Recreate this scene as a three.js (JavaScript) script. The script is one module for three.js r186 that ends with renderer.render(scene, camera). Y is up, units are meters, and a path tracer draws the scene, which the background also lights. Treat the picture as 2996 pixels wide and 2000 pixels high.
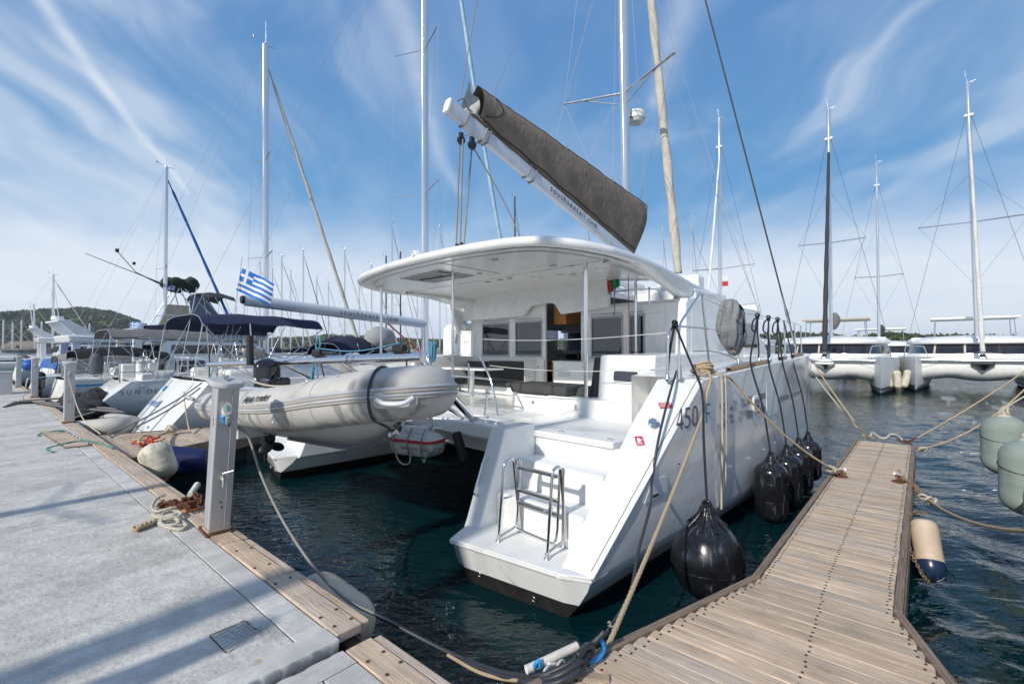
import * as THREE from 'three';
import { mergeGeometries, mergeVertices, toCreasedNormals } from 'three/addons/utils/BufferGeometryUtils.js';
import { RoundedBoxGeometry } from 'three/addons/geometries/RoundedBoxGeometry.js';
import { FontLoader } from 'three/addons/loaders/FontLoader.js';

// ---------------------------------------------------------------- camera
// x runs along the quay (to the right), -z points out over the water, y is up, water level is y = 0
const scene = new THREE.Scene();
const CAM = new THREE.Vector3(0, 2.4, 0);
const RIGHT = new THREE.Vector3(0.7541, 0, -0.6567), FWD = new THREE.Vector3(-0.6567, 0, -0.7541);
const PITCH = Math.atan(26.7 / 1379);
const camera = new THREE.PerspectiveCamera(71.88, 2996 / 2000, 0.1, 6000);
camera.position.copy(CAM);
camera.lookAt(CAM.clone().addScaledVector(FWD, Math.cos(PITCH)).add(new THREE.Vector3(0, Math.sin(PITCH), 0)));
const renderer = new THREE.WebGLRenderer({ antialias: true });
renderer.toneMapping = THREE.LinearToneMapping;
renderer.toneMappingExposure = 1.24;
renderer.shadowMap.enabled = true;

// ---------------------------------------------------------------- small maths
let rngState = 12345;
function seed(n) { rngState = n | 0; }
function rnd(a = 0, b = 1) {
  rngState = (rngState + 0x6d2b79f5) | 0; let t = Math.imul(rngState ^ (rngState >>> 15), 1 | rngState);
  t = (t + Math.imul(t ^ (t >>> 7), 61 | t)) ^ t; return a + (b - a) * (((t ^ (t >>> 14)) >>> 0) / 4294967296);
}
const clamp = (x, a = 0, b = 1) => Math.min(b, Math.max(a, x)), mix = (a, b, t) => a + (b - a) * t;
const smooth = (a, b, x) => { const t = clamp((x - a) / (b - a)); return t * t * (3 - 2 * t); };
const hash = (x, y, s) => { let h = Math.imul(x | 0, 374761393) + Math.imul(y | 0, 668265263) + Math.imul(s | 0, 1442695041); h = Math.imul(h ^ (h >>> 13), 1274126177); return ((h ^ (h >>> 16)) >>> 0) / 4294967296; };
// value noise, tileable with periods px, py (0: endless)
function vn(x, y, s = 0, px = 0, py = 0) {
  const i = Math.floor(x), j = Math.floor(y); let u = x - i, v = y - j; u = u * u * (3 - 2 * u); v = v * v * (3 - 2 * v);
  const w = (a, p) => (p ? ((a % p) + p) % p : a);
  const a = hash(w(i, px), w(j, py), s), b = hash(w(i + 1, px), w(j, py), s), c = hash(w(i, px), w(j + 1, py), s), d = hash(w(i + 1, px), w(j + 1, py), s);
  return mix(mix(a, b, u), mix(c, d, u), v);
}
function fbm(x, y, s = 0, o = 4, px = 0, py = 0) { let t = 0, a = 0.5, n = 0; for (let k = 0; k < o; k++) { t += a * vn(x, y, s + k * 17, px, py); n += a; x *= 2; y *= 2; px *= 2; py *= 2; a *= 0.5; } return t / n; }

// ---------------------------------------------------------------- sky: air and thin clouds only
function dirOf(px, py) {                                   // direction of a point of the photograph
  const a = (px - 1498) / 1379, b = (1000 - py) / 1379;
  return FWD.clone().multiplyScalar(Math.cos(PITCH) - b * Math.sin(PITCH)).addScaledVector(RIGHT, a).add(new THREE.Vector3(0, b * Math.cos(PITCH) + Math.sin(PITCH), 0)).normalize();
}
const trails = [[[95, -40], [230, 155], [310, 262], [400, 385], [485, 478], [550, 565], 0.55, 0.0062], [[1130, -60], [1190, 80], [1240, 300], [1290, 470], [1345, 560], 0.3, 0.016], [[2030, -60], [1970, 90], [1940, 200], [1915, 300], 0.3, 0.022], [[2996, 330], [2850, 400], [2700, 500], [2560, 590], 0.18, 0.016]]
  .map((t) => { const w = t.pop(), k = t.pop(), pts = t.map((p) => dirOf(...p)); return { k, w, pts }; });
const SW = 2048, SH = 1024, skyData = new Float32Array(SW * SH * 4);
for (let j = 0; j < SH; j++) {
  const el = (j + 0.5) / SH * Math.PI - Math.PI / 2, y = Math.sin(el), c = Math.cos(el);
  for (let i = 0; i < SW; i++) {
    const az = ((i + 0.5) / SW - 0.5) * 2 * Math.PI, dx = c * Math.cos(az), dz = c * Math.sin(az), k = (j * SW + i) * 4;
    const h = clamp(y), m = Math.pow(1 - h, 3.2);
    let r = mix(0.052, 0.31, m * m), g = mix(0.172, 0.46, m * 0.92), b = mix(0.42, 0.74, m * 0.95);
    if (y > -0.02) {
      const yy = Math.max(y, 0) + 0.26, qx = dx / yy * 1.5, qz = dz / yy * 1.5;
      // streaks drawn out along one wind direction
      const sx = qx * 0.80 + qz * 0.60, sz = -qx * 0.60 + qz * 0.80;
      const wob = fbm(qx * 0.6 + 7, qz * 0.6, 5, 3) - 0.5;
      const wb2 = fbm(qx * 2.2, qz * 2.2 + 4, 7, 3) - 0.5, veil = fbm(sx * 0.55 + wob * 1.6, sz * 1.15 + wob * 1.8 + wb2 * 0.5, 11, 6), fine = fbm(sx * 2.6 + wob * 4 + wb2, sz * 8 + wob * 6 + wb2 * 2.5, 23, 6), big = fbm(qx * 0.33 + 3.1, qz * 0.33 + 1.7, 31, 3);
      let cl = 0.06 + smooth(0.33, 0.74, veil * 0.62 + fine * 0.38) * (0.30 + 0.7 * smooth(0.30, 0.62, big)) * 0.44;
      cl += smooth(0.50, 0.85, fine) * 0.13 * smooth(0.35, 0.55, big);
      const edge = 0.17 + 0.08 * (fbm(az * 3 + 2, 0.5, 41, 3) - 0.5) + 0.05 * (fbm(az * 14, y * 30, 43, 3) - 0.5);
      const bank = smooth(edge + 0.13, edge - 0.05, y) * (0.50 + 0.50 * fbm(sx * 0.55, sz * 0.9, 51, 4));
      const puff = smooth(0.50, 0.68, fbm(az * 9, y * 34, 61, 5)) * smooth(0.20, 0.10, y) * smooth(0.0, 0.05, y) * 0.45;
      cl = 1 - (1 - clamp(cl)) * (1 - clamp(bank)) * (1 - puff);
      for (const t of trails) {
        let best = 9, kk = 0;
        for (let q = 0; q < t.pts.length - 1; q++) {
          const A = t.pts[q], B = t.pts[q + 1]; if (A.x * dx + A.y * y + A.z * dz < 0.5) continue;
          const ax = B.x - A.x, ay = B.y - A.y, aw = B.z - A.z, l = ax * ax + ay * ay + aw * aw;
          const u = clamp(((dx - A.x) * ax + (y - A.y) * ay + (dz - A.z) * aw) / l), ex = dx - A.x - u * ax, ey = y - A.y - u * ay, ez = dz - A.z - u * aw, d = Math.sqrt(ex * ex + ey * ey + ez * ez);
          if (d < best) { best = d; kk = (q + u) / (t.pts.length - 1); }
        }
        if (best < 0.09) { const w = t.w * mix(1.7, 0.55, kk); cl = 1 - (1 - cl) * (1 - t.k * Math.exp(-best * best / (w * w)) * (0.55 + 0.6 * fbm(dx * 50 + dz * 20, y * 60, 71, 3))); }
      }
      const cr = mix(0.70, 0.72, h), cg = 0.745, cb = 0.80;
      r = mix(r, cr, cl); g = mix(g, cg, cl); b = mix(b, cb, cl);
    } else { const d = smooth(-0.02, -0.2, y); r = mix(r, 0.03, d); g = mix(g, 0.06, d); b = mix(b, 0.08, d); }
    skyData[k] = r; skyData[k + 1] = g; skyData[k + 2] = b; skyData[k + 3] = 1;
  }
}
const sky = new THREE.DataTexture(skyData, SW, SH, THREE.RGBAFormat, THREE.FloatType);
sky.mapping = THREE.EquirectangularReflectionMapping; sky.magFilter = sky.minFilter = THREE.LinearFilter; sky.needsUpdate = true;
scene.background = sky; scene.environment = sky;

// ---------------------------------------------------------------- sun: low behind the camera, shadows fall straight out over the water
const SUNDIR = new THREE.Vector3(0.05, Math.sin(0.555), Math.cos(0.555)).normalize();
const sun = new THREE.DirectionalLight(new THREE.Color(1.0, 0.945, 0.85), 3.25);
sun.position.copy(SUNDIR).multiplyScalar(80); sun.castShadow = true; sun.shadow.radius = 1;
sun.shadow.mapSize.set(4096, 4096);
Object.assign(sun.shadow.camera, { left: -45, right: 45, top: 45, bottom: -45, near: 1, far: 220 });
scene.add(sun, sun.target);
scene.fog = new THREE.FogExp2(0xd5e0ea, 0.0002);

// ---------------------------------------------------------------- building helpers
const V = (x, y, z) => new THREE.Vector3(x, y, z);
const font = await new FontLoader().loadAsync('fonts/droid/droid_sans_regular.typeface.json');
const fontBold = await new FontLoader().loadAsync('fonts/droid/droid_sans_bold.typeface.json');
const taken = {};
function numbered(n) { if (taken[n] === undefined) { taken[n] = 0; return n; } taken[n]++; return n + '_' + String(taken[n]).padStart(3, '0'); }
function shade(o) { o.castShadow = true; o.receiveShadow = true; return o; }
function part(name, geo, mat, parent) { const m = shade(new THREE.Mesh(Array.isArray(geo) ? mergeAll(geo) : geo, mat)); m.name = name; parent.add(m); return m; }
function thing(name, label, category, pos = [0, 0, 0], turn = 0, group) {
  const o = new THREE.Group(); o.name = numbered(name); o.position.set(...pos); o.rotation.y = turn; o.userData = { label, category }; if (group) o.userData.group = group; scene.add(o); return o;
}
function one(name, geo, mat, label, category, group) { const m = part(numbered(name), geo, mat, scene); m.userData = { label, category }; if (group) m.userData.group = group; return m; }
function struct(name, geo, mat) { const m = part(numbered(name), geo, mat, scene); m.userData = { kind: 'structure' }; return m; }
function mergeAll(gs) {
  const out = gs.filter(Boolean).map((g) => { const q = g.index ? g.toNonIndexed() : g.clone(); if (!q.attributes.normal) q.computeVertexNormals(); if (!q.attributes.uv) q.setAttribute('uv', new THREE.BufferAttribute(new Float32Array(q.attributes.position.count * 2), 2)); for (const k of Object.keys(q.attributes)) if (!['position', 'normal', 'uv'].includes(k)) q.deleteAttribute(k); return q; });
  return out.length === 1 ? out[0] : mergeGeometries(out);
}
const at = (g, x, y, z, rx = 0, ry = 0, rz = 0) => { if (rx || ry || rz) g.applyMatrix4(new THREE.Matrix4().makeRotationFromEuler(new THREE.Euler(rx, ry, rz))); return g.translate(x, y, z); };
const rbox = (w, h, d, r = 0.01, s = 2) => new RoundedBoxGeometry(w, h, d, s, Math.min(r, w / 2.01, h / 2.01, d / 2.01));
const boxAt = (x0, x1, y0, y1, z0, z1, r = 0.01) => rbox(Math.abs(x1 - x0), Math.abs(y1 - y0), Math.abs(z1 - z0), r).translate((x0 + x1) / 2, (y0 + y1) / 2, (z0 + z1) / 2);
const orient = (g, p, q) => { const d = q.clone().sub(p), l = d.length(); return g.applyQuaternion(new THREE.Quaternion().setFromUnitVectors(V(0, 1, 0), d.divideScalar(l))).translate((p.x + q.x) / 2, (p.y + q.y) / 2, (p.z + q.z) / 2); };
const bar = (p, q, r, r2 = r, n = 8) => orient(new THREE.CylinderGeometry(r2, r, p.distanceTo(q), n), p, q);
// oval bar: wide along x, deep along z before it is turned
const oval = (p, q, rx, rz, n = 14) => orient(new THREE.CylinderGeometry(1, 1, p.distanceTo(q), n).scale(rx, 1, rz), p, q);
const vec = (a) => (a.isVector3 ? a : V(...a));
function tube(pts, r, seg, n = 8, closed = false) { const c = new THREE.CatmullRomCurve3(pts.map(vec), closed, 'centripetal'); return new THREE.TubeGeometry(c, seg || pts.length * 6, r, n, closed); }
// steel tube with straight runs and rounded corners of radius rc
function bend(pts, r, rc = 0.08, n = 8) {
  const p = pts.map(vec), out = [p[0].clone()];
  for (let i = 1; i < p.length - 1; i++) {
    const a = p[i - 1].clone().sub(p[i]), b = p[i + 1].clone().sub(p[i]), la = a.length(), lb = b.length(), k = Math.min(rc, la * 0.45, lb * 0.45); a.divideScalar(la); b.divideScalar(lb);
    const A = p[i].clone().addScaledVector(a, k), B = p[i].clone().addScaledVector(b, k);
    for (let t = 0; t <= 5; t++) { const u = t / 5; out.push(A.clone().multiplyScalar((1 - u) * (1 - u)).addScaledVector(p[i], 2 * u * (1 - u)).addScaledVector(B, u * u)); }
  }
  out.push(p[p.length - 1].clone());
  return sweep(out, () => r, n);
}
// sweep a circle (or a lobed section) along points, with parallel transport
function sweep(p, rad, n = 8, lobes = 0, turnPerM = 0) {
  const pos = [], uv = [], idx = []; let N = null, s = 0;
  for (let i = 0; i < p.length; i++) {
    const T = p[Math.min(i + 1, p.length - 1)].clone().sub(p[Math.max(i - 1, 0)]).normalize();
    if (!N) N = (Math.abs(T.y) < 0.9 ? V(0, 1, 0) : V(1, 0, 0)).cross(T).normalize(); else N.addScaledVector(T, -N.dot(T)).normalize();
    const B = T.clone().cross(N); if (i) s += p[i].distanceTo(p[i - 1]);
    for (let j = 0; j <= n; j++) {
      const a = j / n * Math.PI * 2; let r = rad(i / (p.length - 1), s, a); if (lobes) r *= 0.70 + 0.34 * Math.abs(Math.cos((a * lobes + s * turnPerM) / 2));
      pos.push(p[i].x + r * (Math.cos(a) * N.x + Math.sin(a) * B.x), p[i].y + r * (Math.cos(a) * N.y + Math.sin(a) * B.y), p[i].z + r * (Math.cos(a) * N.z + Math.sin(a) * B.z)); uv.push(s, j / n);
    }
  }
  const w = n + 1; for (let i = 0; i < p.length - 1; i++) for (let j = 0; j < n; j++) { const a = i * w + j, b = a + 1, c = a + w, d = c + 1; idx.push(a, b, c, b, d, c); }
  // end caps
  for (const [i, f] of [[0, 1], [p.length - 1, 0]]) { const k = pos.length / 3; pos.push(p[i].x, p[i].y, p[i].z); uv.push(0, 0); for (let j = 0; j < n; j++) { const a = i * w + j, b = a + 1; f ? idx.push(k, b, a) : idx.push(k, a, b); } }
  const g = new THREE.BufferGeometry(); g.setAttribute('position', new THREE.Float32BufferAttribute(pos, 3)); g.setAttribute('uv', new THREE.Float32BufferAttribute(uv, 2)); g.setIndex(idx); g.computeVertexNormals(); return g;
}
const curvePts = (pts, n, closed = false) => new THREE.CatmullRomCurve3(pts.map(vec), closed, 'centripetal').getPoints(n);
function curveByLength(pts, step) { const c = new THREE.CatmullRomCurve3(pts.map(vec), false, 'centripetal'); c.arcLengthDivisions = 400; return c.getSpacedPoints(Math.max(4, Math.round(c.getLength() / step))); }
// laid rope: three strands twisted round one another
const rope = (pts, r, step = 0.02) => { const p = curveByLength(pts, step); return sweep(p, () => r, 9, 3, 2 * Math.PI / (r * 2.6)); };
const cord = (pts, r, step = 0.06, n = 7) => sweep(curveByLength(pts, step), () => r, n);
const hang = (a, b, s, n = 8) => { a = vec(a); b = vec(b); const o = []; for (let i = 0; i <= n; i++) { const t = i / n, q = a.clone().lerp(b, t); q.y -= s * 4 * t * (1 - t); o.push(q); } return o; };
// surface through a grid of points
function grid(rows, flip = false, closeU = false) {
  const m = rows.length, n = rows[0].length, pos = [], uv = [], idx = []; const acc = new Float32Array(n);
  for (let i = 0; i < m; i++) { let s = 0; for (let j = 0; j < n; j++) { const p = rows[i][j]; if (j) s += p.distanceTo(rows[i][j - 1]); if (i) acc[j] += p.distanceTo(rows[i - 1][j]); pos.push(p.x, p.y, p.z); uv.push(acc[j], s); } }
  const M = closeU ? m : m - 1;
  for (let i = 0; i < M; i++) for (let j = 0; j < n - 1; j++) { const a = i * n + j, b = a + 1, c = ((i + 1) % m) * n + j, d = c + 1; flip ? idx.push(a, b, c, b, d, c) : idx.push(a, c, b, b, c, d); }
  const g = new THREE.BufferGeometry(); g.setAttribute('position', new THREE.Float32BufferAttribute(pos, 3)); g.setAttribute('uv', new THREE.Float32BufferAttribute(uv, 2)); g.setIndex(idx); g.computeVertexNormals(); return g;
}
// slab cut from an outline in (a, b); map turns (a, b, c) into a point; c0..c1 thickness
function slab(outline, c0, c1, bev, map) {
  const s = new THREE.Shape(outline.map(([a, b]) => new THREE.Vector2(a, b)));
  const g = new THREE.ExtrudeGeometry(s, { depth: Math.abs(c1 - c0) - 2 * bev, bevelEnabled: bev > 0, bevelThickness: bev, bevelSize: bev, bevelOffset: -bev, bevelSegments: 2, curveSegments: 8 });
  g.translate(0, 0, Math.min(c0, c1) + bev);
  if (map) { const p = g.attributes.position; for (let i = 0; i < p.count; i++) { const q = map(p.getX(i), p.getY(i), p.getZ(i)); p.setXYZ(i, ...q); } g.computeVertexNormals(); }
  return g;
}
const sideSlab = (outlineFY, x0, x1, bev = 0.012) => slab(outlineFY, x0, x1, bev).applyMatrix4(new THREE.Matrix4().set(0, 0, 1, 0, 0, 1, 0, 0, -1, 0, 0, 0, 0, 0, 0, 1));    // outline in (f, y), drawn out along x; f points to -z
const topSlab = (outlineXF, y0, y1, bev = 0.012) => slab(outlineXF, y0, y1, bev).applyMatrix4(new THREE.Matrix4().set(1, 0, 0, 0, 0, 0, 1, 0, 0, -1, 0, 0, 0, 0, 0, 1));      // outline in (x, f)
function roundPoly(pts, r, n = 5) {
  const o = [], m = pts.length;
  for (let i = 0; i < m; i++) {
    const p = pts[i], a = pts[(i + m - 1) % m], b = pts[(i + 1) % m], rr = p[2] ?? r, la = Math.hypot(a[0] - p[0], a[1] - p[1]), lb = Math.hypot(b[0] - p[0], b[1] - p[1]), k = Math.min(rr, la * 0.48, lb * 0.48);
    if (k < 1e-4) { o.push([p[0], p[1]]); continue; }
    const A = [p[0] + (a[0] - p[0]) / la * k, p[1] + (a[1] - p[1]) / la * k], B = [p[0] + (b[0] - p[0]) / lb * k, p[1] + (b[1] - p[1]) / lb * k];
    for (let t = 0; t <= n; t++) { const u = t / n; o.push([A[0] * (1 - u) ** 2 + 2 * u * (1 - u) * p[0] + B[0] * u * u, A[1] * (1 - u) ** 2 + 2 * u * (1 - u) * p[1] + B[1] * u * u]); }
  }
  return o;
}
const rectXY = (x0, x1, y0, y1) => [[x0, y0], [x1, y0], [x1, y1], [x0, y1]];
function word(text, size, f = font, track = 0) {                // flat lettering in the x-y plane, 1.5 mm thick, starting at x = 0
  const gs = []; let x = 0;
  for (const ch of text) { if (ch !== ' ') gs.push(new THREE.ExtrudeGeometry(f.generateShapes(ch, size), { depth: 0.0015, bevelEnabled: false, curveSegments: 4 }).translate(x, 0, 0)); x += (f.data.glyphs[ch]?.ha ?? 500) / f.data.resolution * size + track; }
  const g = mergeAll(gs); g.userData.width = x; return g;
}
function lumpy(g, amp, freq = 4, sd = 1) { const p = g.attributes.position; for (let i = 0; i < p.count; i++) { const x = p.getX(i), y = p.getY(i), z = p.getZ(i), l = Math.hypot(x, y, z) || 1, k = 1 + amp * ((fbm(x * freq + y * freq * 0.7 + 9, z * freq - y * freq * 0.5 + 9, sd, 4) - 0.5) * 2 + 0.5 * (fbm(y * freq * 2.3 + 3, (x + z) * freq * 1.9 + 5, sd + 7, 3) - 0.5)); p.setXYZ(i, x * k, y * k, z * k); } g.computeVertexNormals(); return g; }
// a point of the photograph at a known depth, height or plane
function atDepth(px, py, D) { const d = dirOf(px, py); return CAM.clone().addScaledVector(d, D / d.dot(FWD)); }
function onY(px, py, y) { const d = dirOf(px, py); return CAM.clone().addScaledVector(d, (y - CAM.y) / d.y); }
function onX(px, py, x) { const d = dirOf(px, py); return CAM.clone().addScaledVector(d, (x - CAM.x) / d.x); }
function onZ(px, py, z) { const d = dirOf(px, py); return CAM.clone().addScaledVector(d, (z - CAM.z) / d.z); }

// ---------------------------------------------------------------- materials
function tex(w, h, fn, srgb = true) {
  const d = new Uint8Array(w * h * 4);
  for (let j = 0; j < h; j++) for (let i = 0; i < w; i++) { const c = fn(i / w, j / h, i, j), k = (j * w + i) * 4; d[k] = clamp(c[0]) * 255; d[k + 1] = clamp(c[1]) * 255; d[k + 2] = clamp(c[2]) * 255; d[k + 3] = 255; }
  const t = new THREE.DataTexture(d, w, h); t.wrapS = t.wrapT = THREE.RepeatWrapping; t.magFilter = THREE.LinearFilter; t.minFilter = THREE.LinearMipmapLinearFilter; t.generateMipmaps = true; if (srgb) t.colorSpace = THREE.SRGBColorSpace; t.needsUpdate = true; return t;
}
const grey = (w, h, fn) => tex(w, h, (...a) => { const v = fn(...a); return [v, v, v]; }, false);
const rep = (t, x, y = x) => { const c = t.clone(); c.repeat.set(x, y); c.needsUpdate = true; return c; };
const lin = (r, g, b) => new THREE.Color().setRGB(r, g, b);
const std = (c, rough, o = {}) => new THREE.MeshStandardMaterial({ color: c, roughness: rough, ...o });
const phys = (c, rough, o = {}) => new THREE.MeshPhysicalMaterial({ color: c, roughness: rough, ...o });
const tone = (v, w = 1) => [Math.pow(clamp(v), 1 / 2.2), Math.pow(clamp(v), 1 / 2.2), Math.pow(clamp(v * w), 1 / 2.2)];
const noise256 = grey(256, 256, (u, v) => fbm(u * 8, v * 8, 3, 5, 8, 8));
const speck = grey(256, 256, (u, v, i, j) => 0.6 * hash(i, j, 9) + 0.4 * vn(u * 64, v * 64, 5, 64, 64));
// gelcoat with faint water streaks and grime
const gelMap = tex(512, 512, (u, v) => { const s = fbm(u * 7, v * 5, 13, 5, 7, 5), b = fbm(u * 5, v * 5, 19, 4, 5, 5); const k = 0.955 + 0.045 * smooth(0.2, 0.6, 0.5 * s + 0.5 * b); return [k, k * 0.998, k * 0.99]; });
const gel = phys(lin(0.83, 0.835, 0.83), 0.22, { map: gelMap, clearcoat: 0.35, clearcoatRoughness: 0.12, bumpMap: rep(noise256, 1.3), bumpScale: 0.0015 });
const hullMap = tex(1024, 512, (u, v) => { const b = fbm(u * 5, v * 5, 19, 4, 5, 5), sc = smooth(0.66, 0.80, fbm(u * 60 + v * 8, v * 14, 29, 4, 60, 14)) * smooth(0.5, 0.66, fbm(u * 4, v * 4, 37, 3, 4, 4)), k = 0.965 + 0.03 * b - 0.13 * sc; return [k, k * (1 - 0.01 * sc), k * (0.99 - 0.05 * sc)]; });
const gelHull = phys(lin(0.80, 0.805, 0.81), 0.16, { map: rep(hullMap, 0.3, 0.5), clearcoat: 0.5, clearcoatRoughness: 0.08, bumpMap: rep(noise256, 0.5), bumpScale: 0.003 });
const gelMatt = phys(lin(0.80, 0.805, 0.80), 0.45, { map: gelMap, bumpMap: rep(speck, 14), bumpScale: 0.0006 });
const gelOld = phys(lin(0.74, 0.74, 0.72), 0.3, { map: gelMap });
const gelGrey = phys(lin(0.45, 0.46, 0.47), 0.3, { map: gelMap });
const steel = std(lin(0.74, 0.74, 0.74), 0.13, { metalness: 1, bumpMap: rep(noise256, 6), bumpScale: 0.0006 });
const steelDull = std(lin(0.6, 0.6, 0.6), 0.32, { metalness: 1 });
const alu = std(lin(0.72, 0.74, 0.77), 0.34, { metalness: 0.75, roughnessMap: noise256 });
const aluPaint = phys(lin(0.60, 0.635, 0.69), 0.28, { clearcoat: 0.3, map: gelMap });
const aluPost = std(lin(0.62, 0.62, 0.63), 0.42, { metalness: 0.55, map: tex(256, 512, (u, v) => { const s = fbm(u * 60, v * 2, 3, 3, 60, 2), b = fbm(u * 4, v * 6, 7, 4, 4, 6); return tone(0.72 + 0.25 * s * 0.6 + 0.15 * b, 0.99); }) });
const blackPlastic = std(lin(0.012, 0.012, 0.013), 0.42), blackGloss = phys(lin(0.01, 0.01, 0.011), 0.12, { clearcoat: 0.6 });
const whitePlastic = phys(lin(0.78, 0.78, 0.76), 0.4), greyPlastic = std(lin(0.4, 0.41, 0.42), 0.5);
const wireMat = std(lin(0.30, 0.31, 0.32), 0.45, { metalness: 0.5 }), wireDark = std(lin(0.04, 0.04, 0.045), 0.6);
const antifoul = std(lin(0.022, 0.02, 0.022), 0.75, { map: tex(256, 128, (u, v) => { const k = 0.5 + 0.6 * fbm(u * 16, v * 8, 4, 5, 16, 8) * (0.6 + 0.8 * fbm(u * 60, v * 4, 8, 3, 60, 4)); return tone(k * k * 0.9); }), bumpMap: rep(noise256, 4), bumpScale: 0.004 });
const rubberMap = tex(512, 256, (u, v) => { const a = fbm(u * 14, v * 8, 3, 5, 14, 8), s = smooth(0.55, 0.8, fbm(u * 90, v * 10, 8, 4, 90, 10)) * smooth(0.45, 0.65, a), k = 0.06 + 0.08 * a + 0.24 * s; return [k * 0.95, k * 0.98, k * 1.12]; });
const rubber = phys(0xffffff, 0.42, { map: rubberMap, roughnessMap: rep(noise256, 2), bumpMap: rep(noise256, 3), bumpScale: 0.001 });
const ropeTex = tex(64, 64, (u, v, i, j) => { const k = 0.75 + 0.25 * hash(i, j, 3); return [k, k * 0.97, k * 0.92]; });
const ropeCream = std(lin(0.62, 0.50, 0.36), 0.9, { map: rep(ropeTex, 20, 1), bumpMap: rep(speck, 20, 1), bumpScale: 0.002 });
const ropeWhite = std(lin(0.68, 0.66, 0.60), 0.9, { map: rep(ropeTex, 20, 1), bumpMap: rep(speck, 20, 1), bumpScale: 0.002 });
const ropeNavy = std(lin(0.018, 0.021, 0.032), 0.75, { map: rep(ropeTex, 20, 1), bumpMap: rep(speck, 20, 1), bumpScale: 0.001 });
const ropeGrey = std(lin(0.25, 0.24, 0.22), 0.9), ropeBlue = std(lin(0.12, 0.38, 0.62), 0.8, { map: rep(ropeTex, 20, 1) }), ropeRed = std(lin(0.55, 0.06, 0.03), 0.8), ropeGreen = std(lin(0.03, 0.30, 0.20), 0.8), ropeTeal = std(lin(0.02, 0.26, 0.20), 0.8);
const hoseBlack = std(lin(0.03, 0.032, 0.04), 0.45), hoseBlue = std(lin(0.03, 0.28, 0.62), 0.5);
const rust = std(lin(0.17, 0.085, 0.05), 0.95, { map: tex(128, 128, (u, v) => { const a = fbm(u * 8, v * 8, 4, 5, 8, 8); return [0.55 + 0.6 * a, 0.45 + 0.6 * a, 0.4 + 0.6 * a]; }) });
const chainMat = std(lin(0.30, 0.20, 0.12), 0.8, { metalness: 0.3 });
const darkGlass = phys(lin(0.012, 0.012, 0.016), 0.04, { clearcoat: 1, clearcoatRoughness: 0.02, ior: 1.5 });
const pane = phys(lin(0.50, 0.46, 0.50), 0.02, { transmission: 1, thickness: 0, ior: 1.5 });
const plexi = phys(lin(0.03, 0.03, 0.045), 0.06, { clearcoat: 1 });
// woven canvas
const weave = grey(128, 128, (u, v, i, j) => 0.5 + 0.25 * Math.sin(i * Math.PI / 2) * 0.5 + 0.25 * Math.sin(j * Math.PI / 2) * 0.5 + 0.3 * (hash(i, j, 2) - 0.5));
const clothMap = tex(256, 256, (u, v) => { const k = 0.86 + 0.2 * fbm(u * 6, v * 6, 14, 5, 6, 6); return [k, k, k * 0.99]; });
const cloth = (c, o = {}) => std(c, 0.92, { map: clothMap, bumpMap: rep(noise256, 1.6), bumpScale: 0.012, ...o });
const taupe = cloth(lin(0.215, 0.172, 0.135), { bumpScale: 0.016 }), greyCover = cloth(lin(0.20, 0.21, 0.225), { roughness: 0.6, bumpScale: 0.02 }), navyCloth = cloth(lin(0.012, 0.016, 0.045)), navyTop = cloth(lin(0.014, 0.021, 0.062)), sailCloth = cloth(lin(0.62, 0.58, 0.50)), charcoal = cloth(lin(0.055, 0.056, 0.06)), greyCloth = cloth(lin(0.17, 0.165, 0.165)), blueTarp = cloth(lin(0.012, 0.10, 0.42), { roughness: 0.5 }), sage = cloth(lin(0.29, 0.345, 0.315), { bumpScale: 0.006 }), creamCloth = cloth(lin(0.55, 0.5, 0.42)), blackCloth = cloth(lin(0.01, 0.01, 0.012));
const cushion = std(lin(0.062, 0.063, 0.066), 0.85, { map: clothMap, bumpMap: rep(speck, 8), bumpScale: 0.001 });
const woodWarm = std(lin(0.52, 0.22, 0.06), 0.45, { map: tex(256, 256, (u, v) => { const k = 0.8 + 0.3 * fbm(u * 3, v * 30, 5, 4, 3, 30); return [k, k * 0.97, k * 0.92]; }) });
const teakStrip = std(lin(0.30, 0.20, 0.12), 0.7);
const tealInk = std(lin(0.01, 0.22, 0.22), 0.5), greyInk = std(lin(0.09, 0.1, 0.11), 0.5), redInk = std(lin(0.55, 0.03, 0.04), 0.5), blackInk = std(lin(0.012, 0.013, 0.016), 0.5), whiteInk = std(lin(0.8, 0.8, 0.8), 0.5), blueInk = std(lin(0.02, 0.10, 0.35), 0.5);
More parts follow.
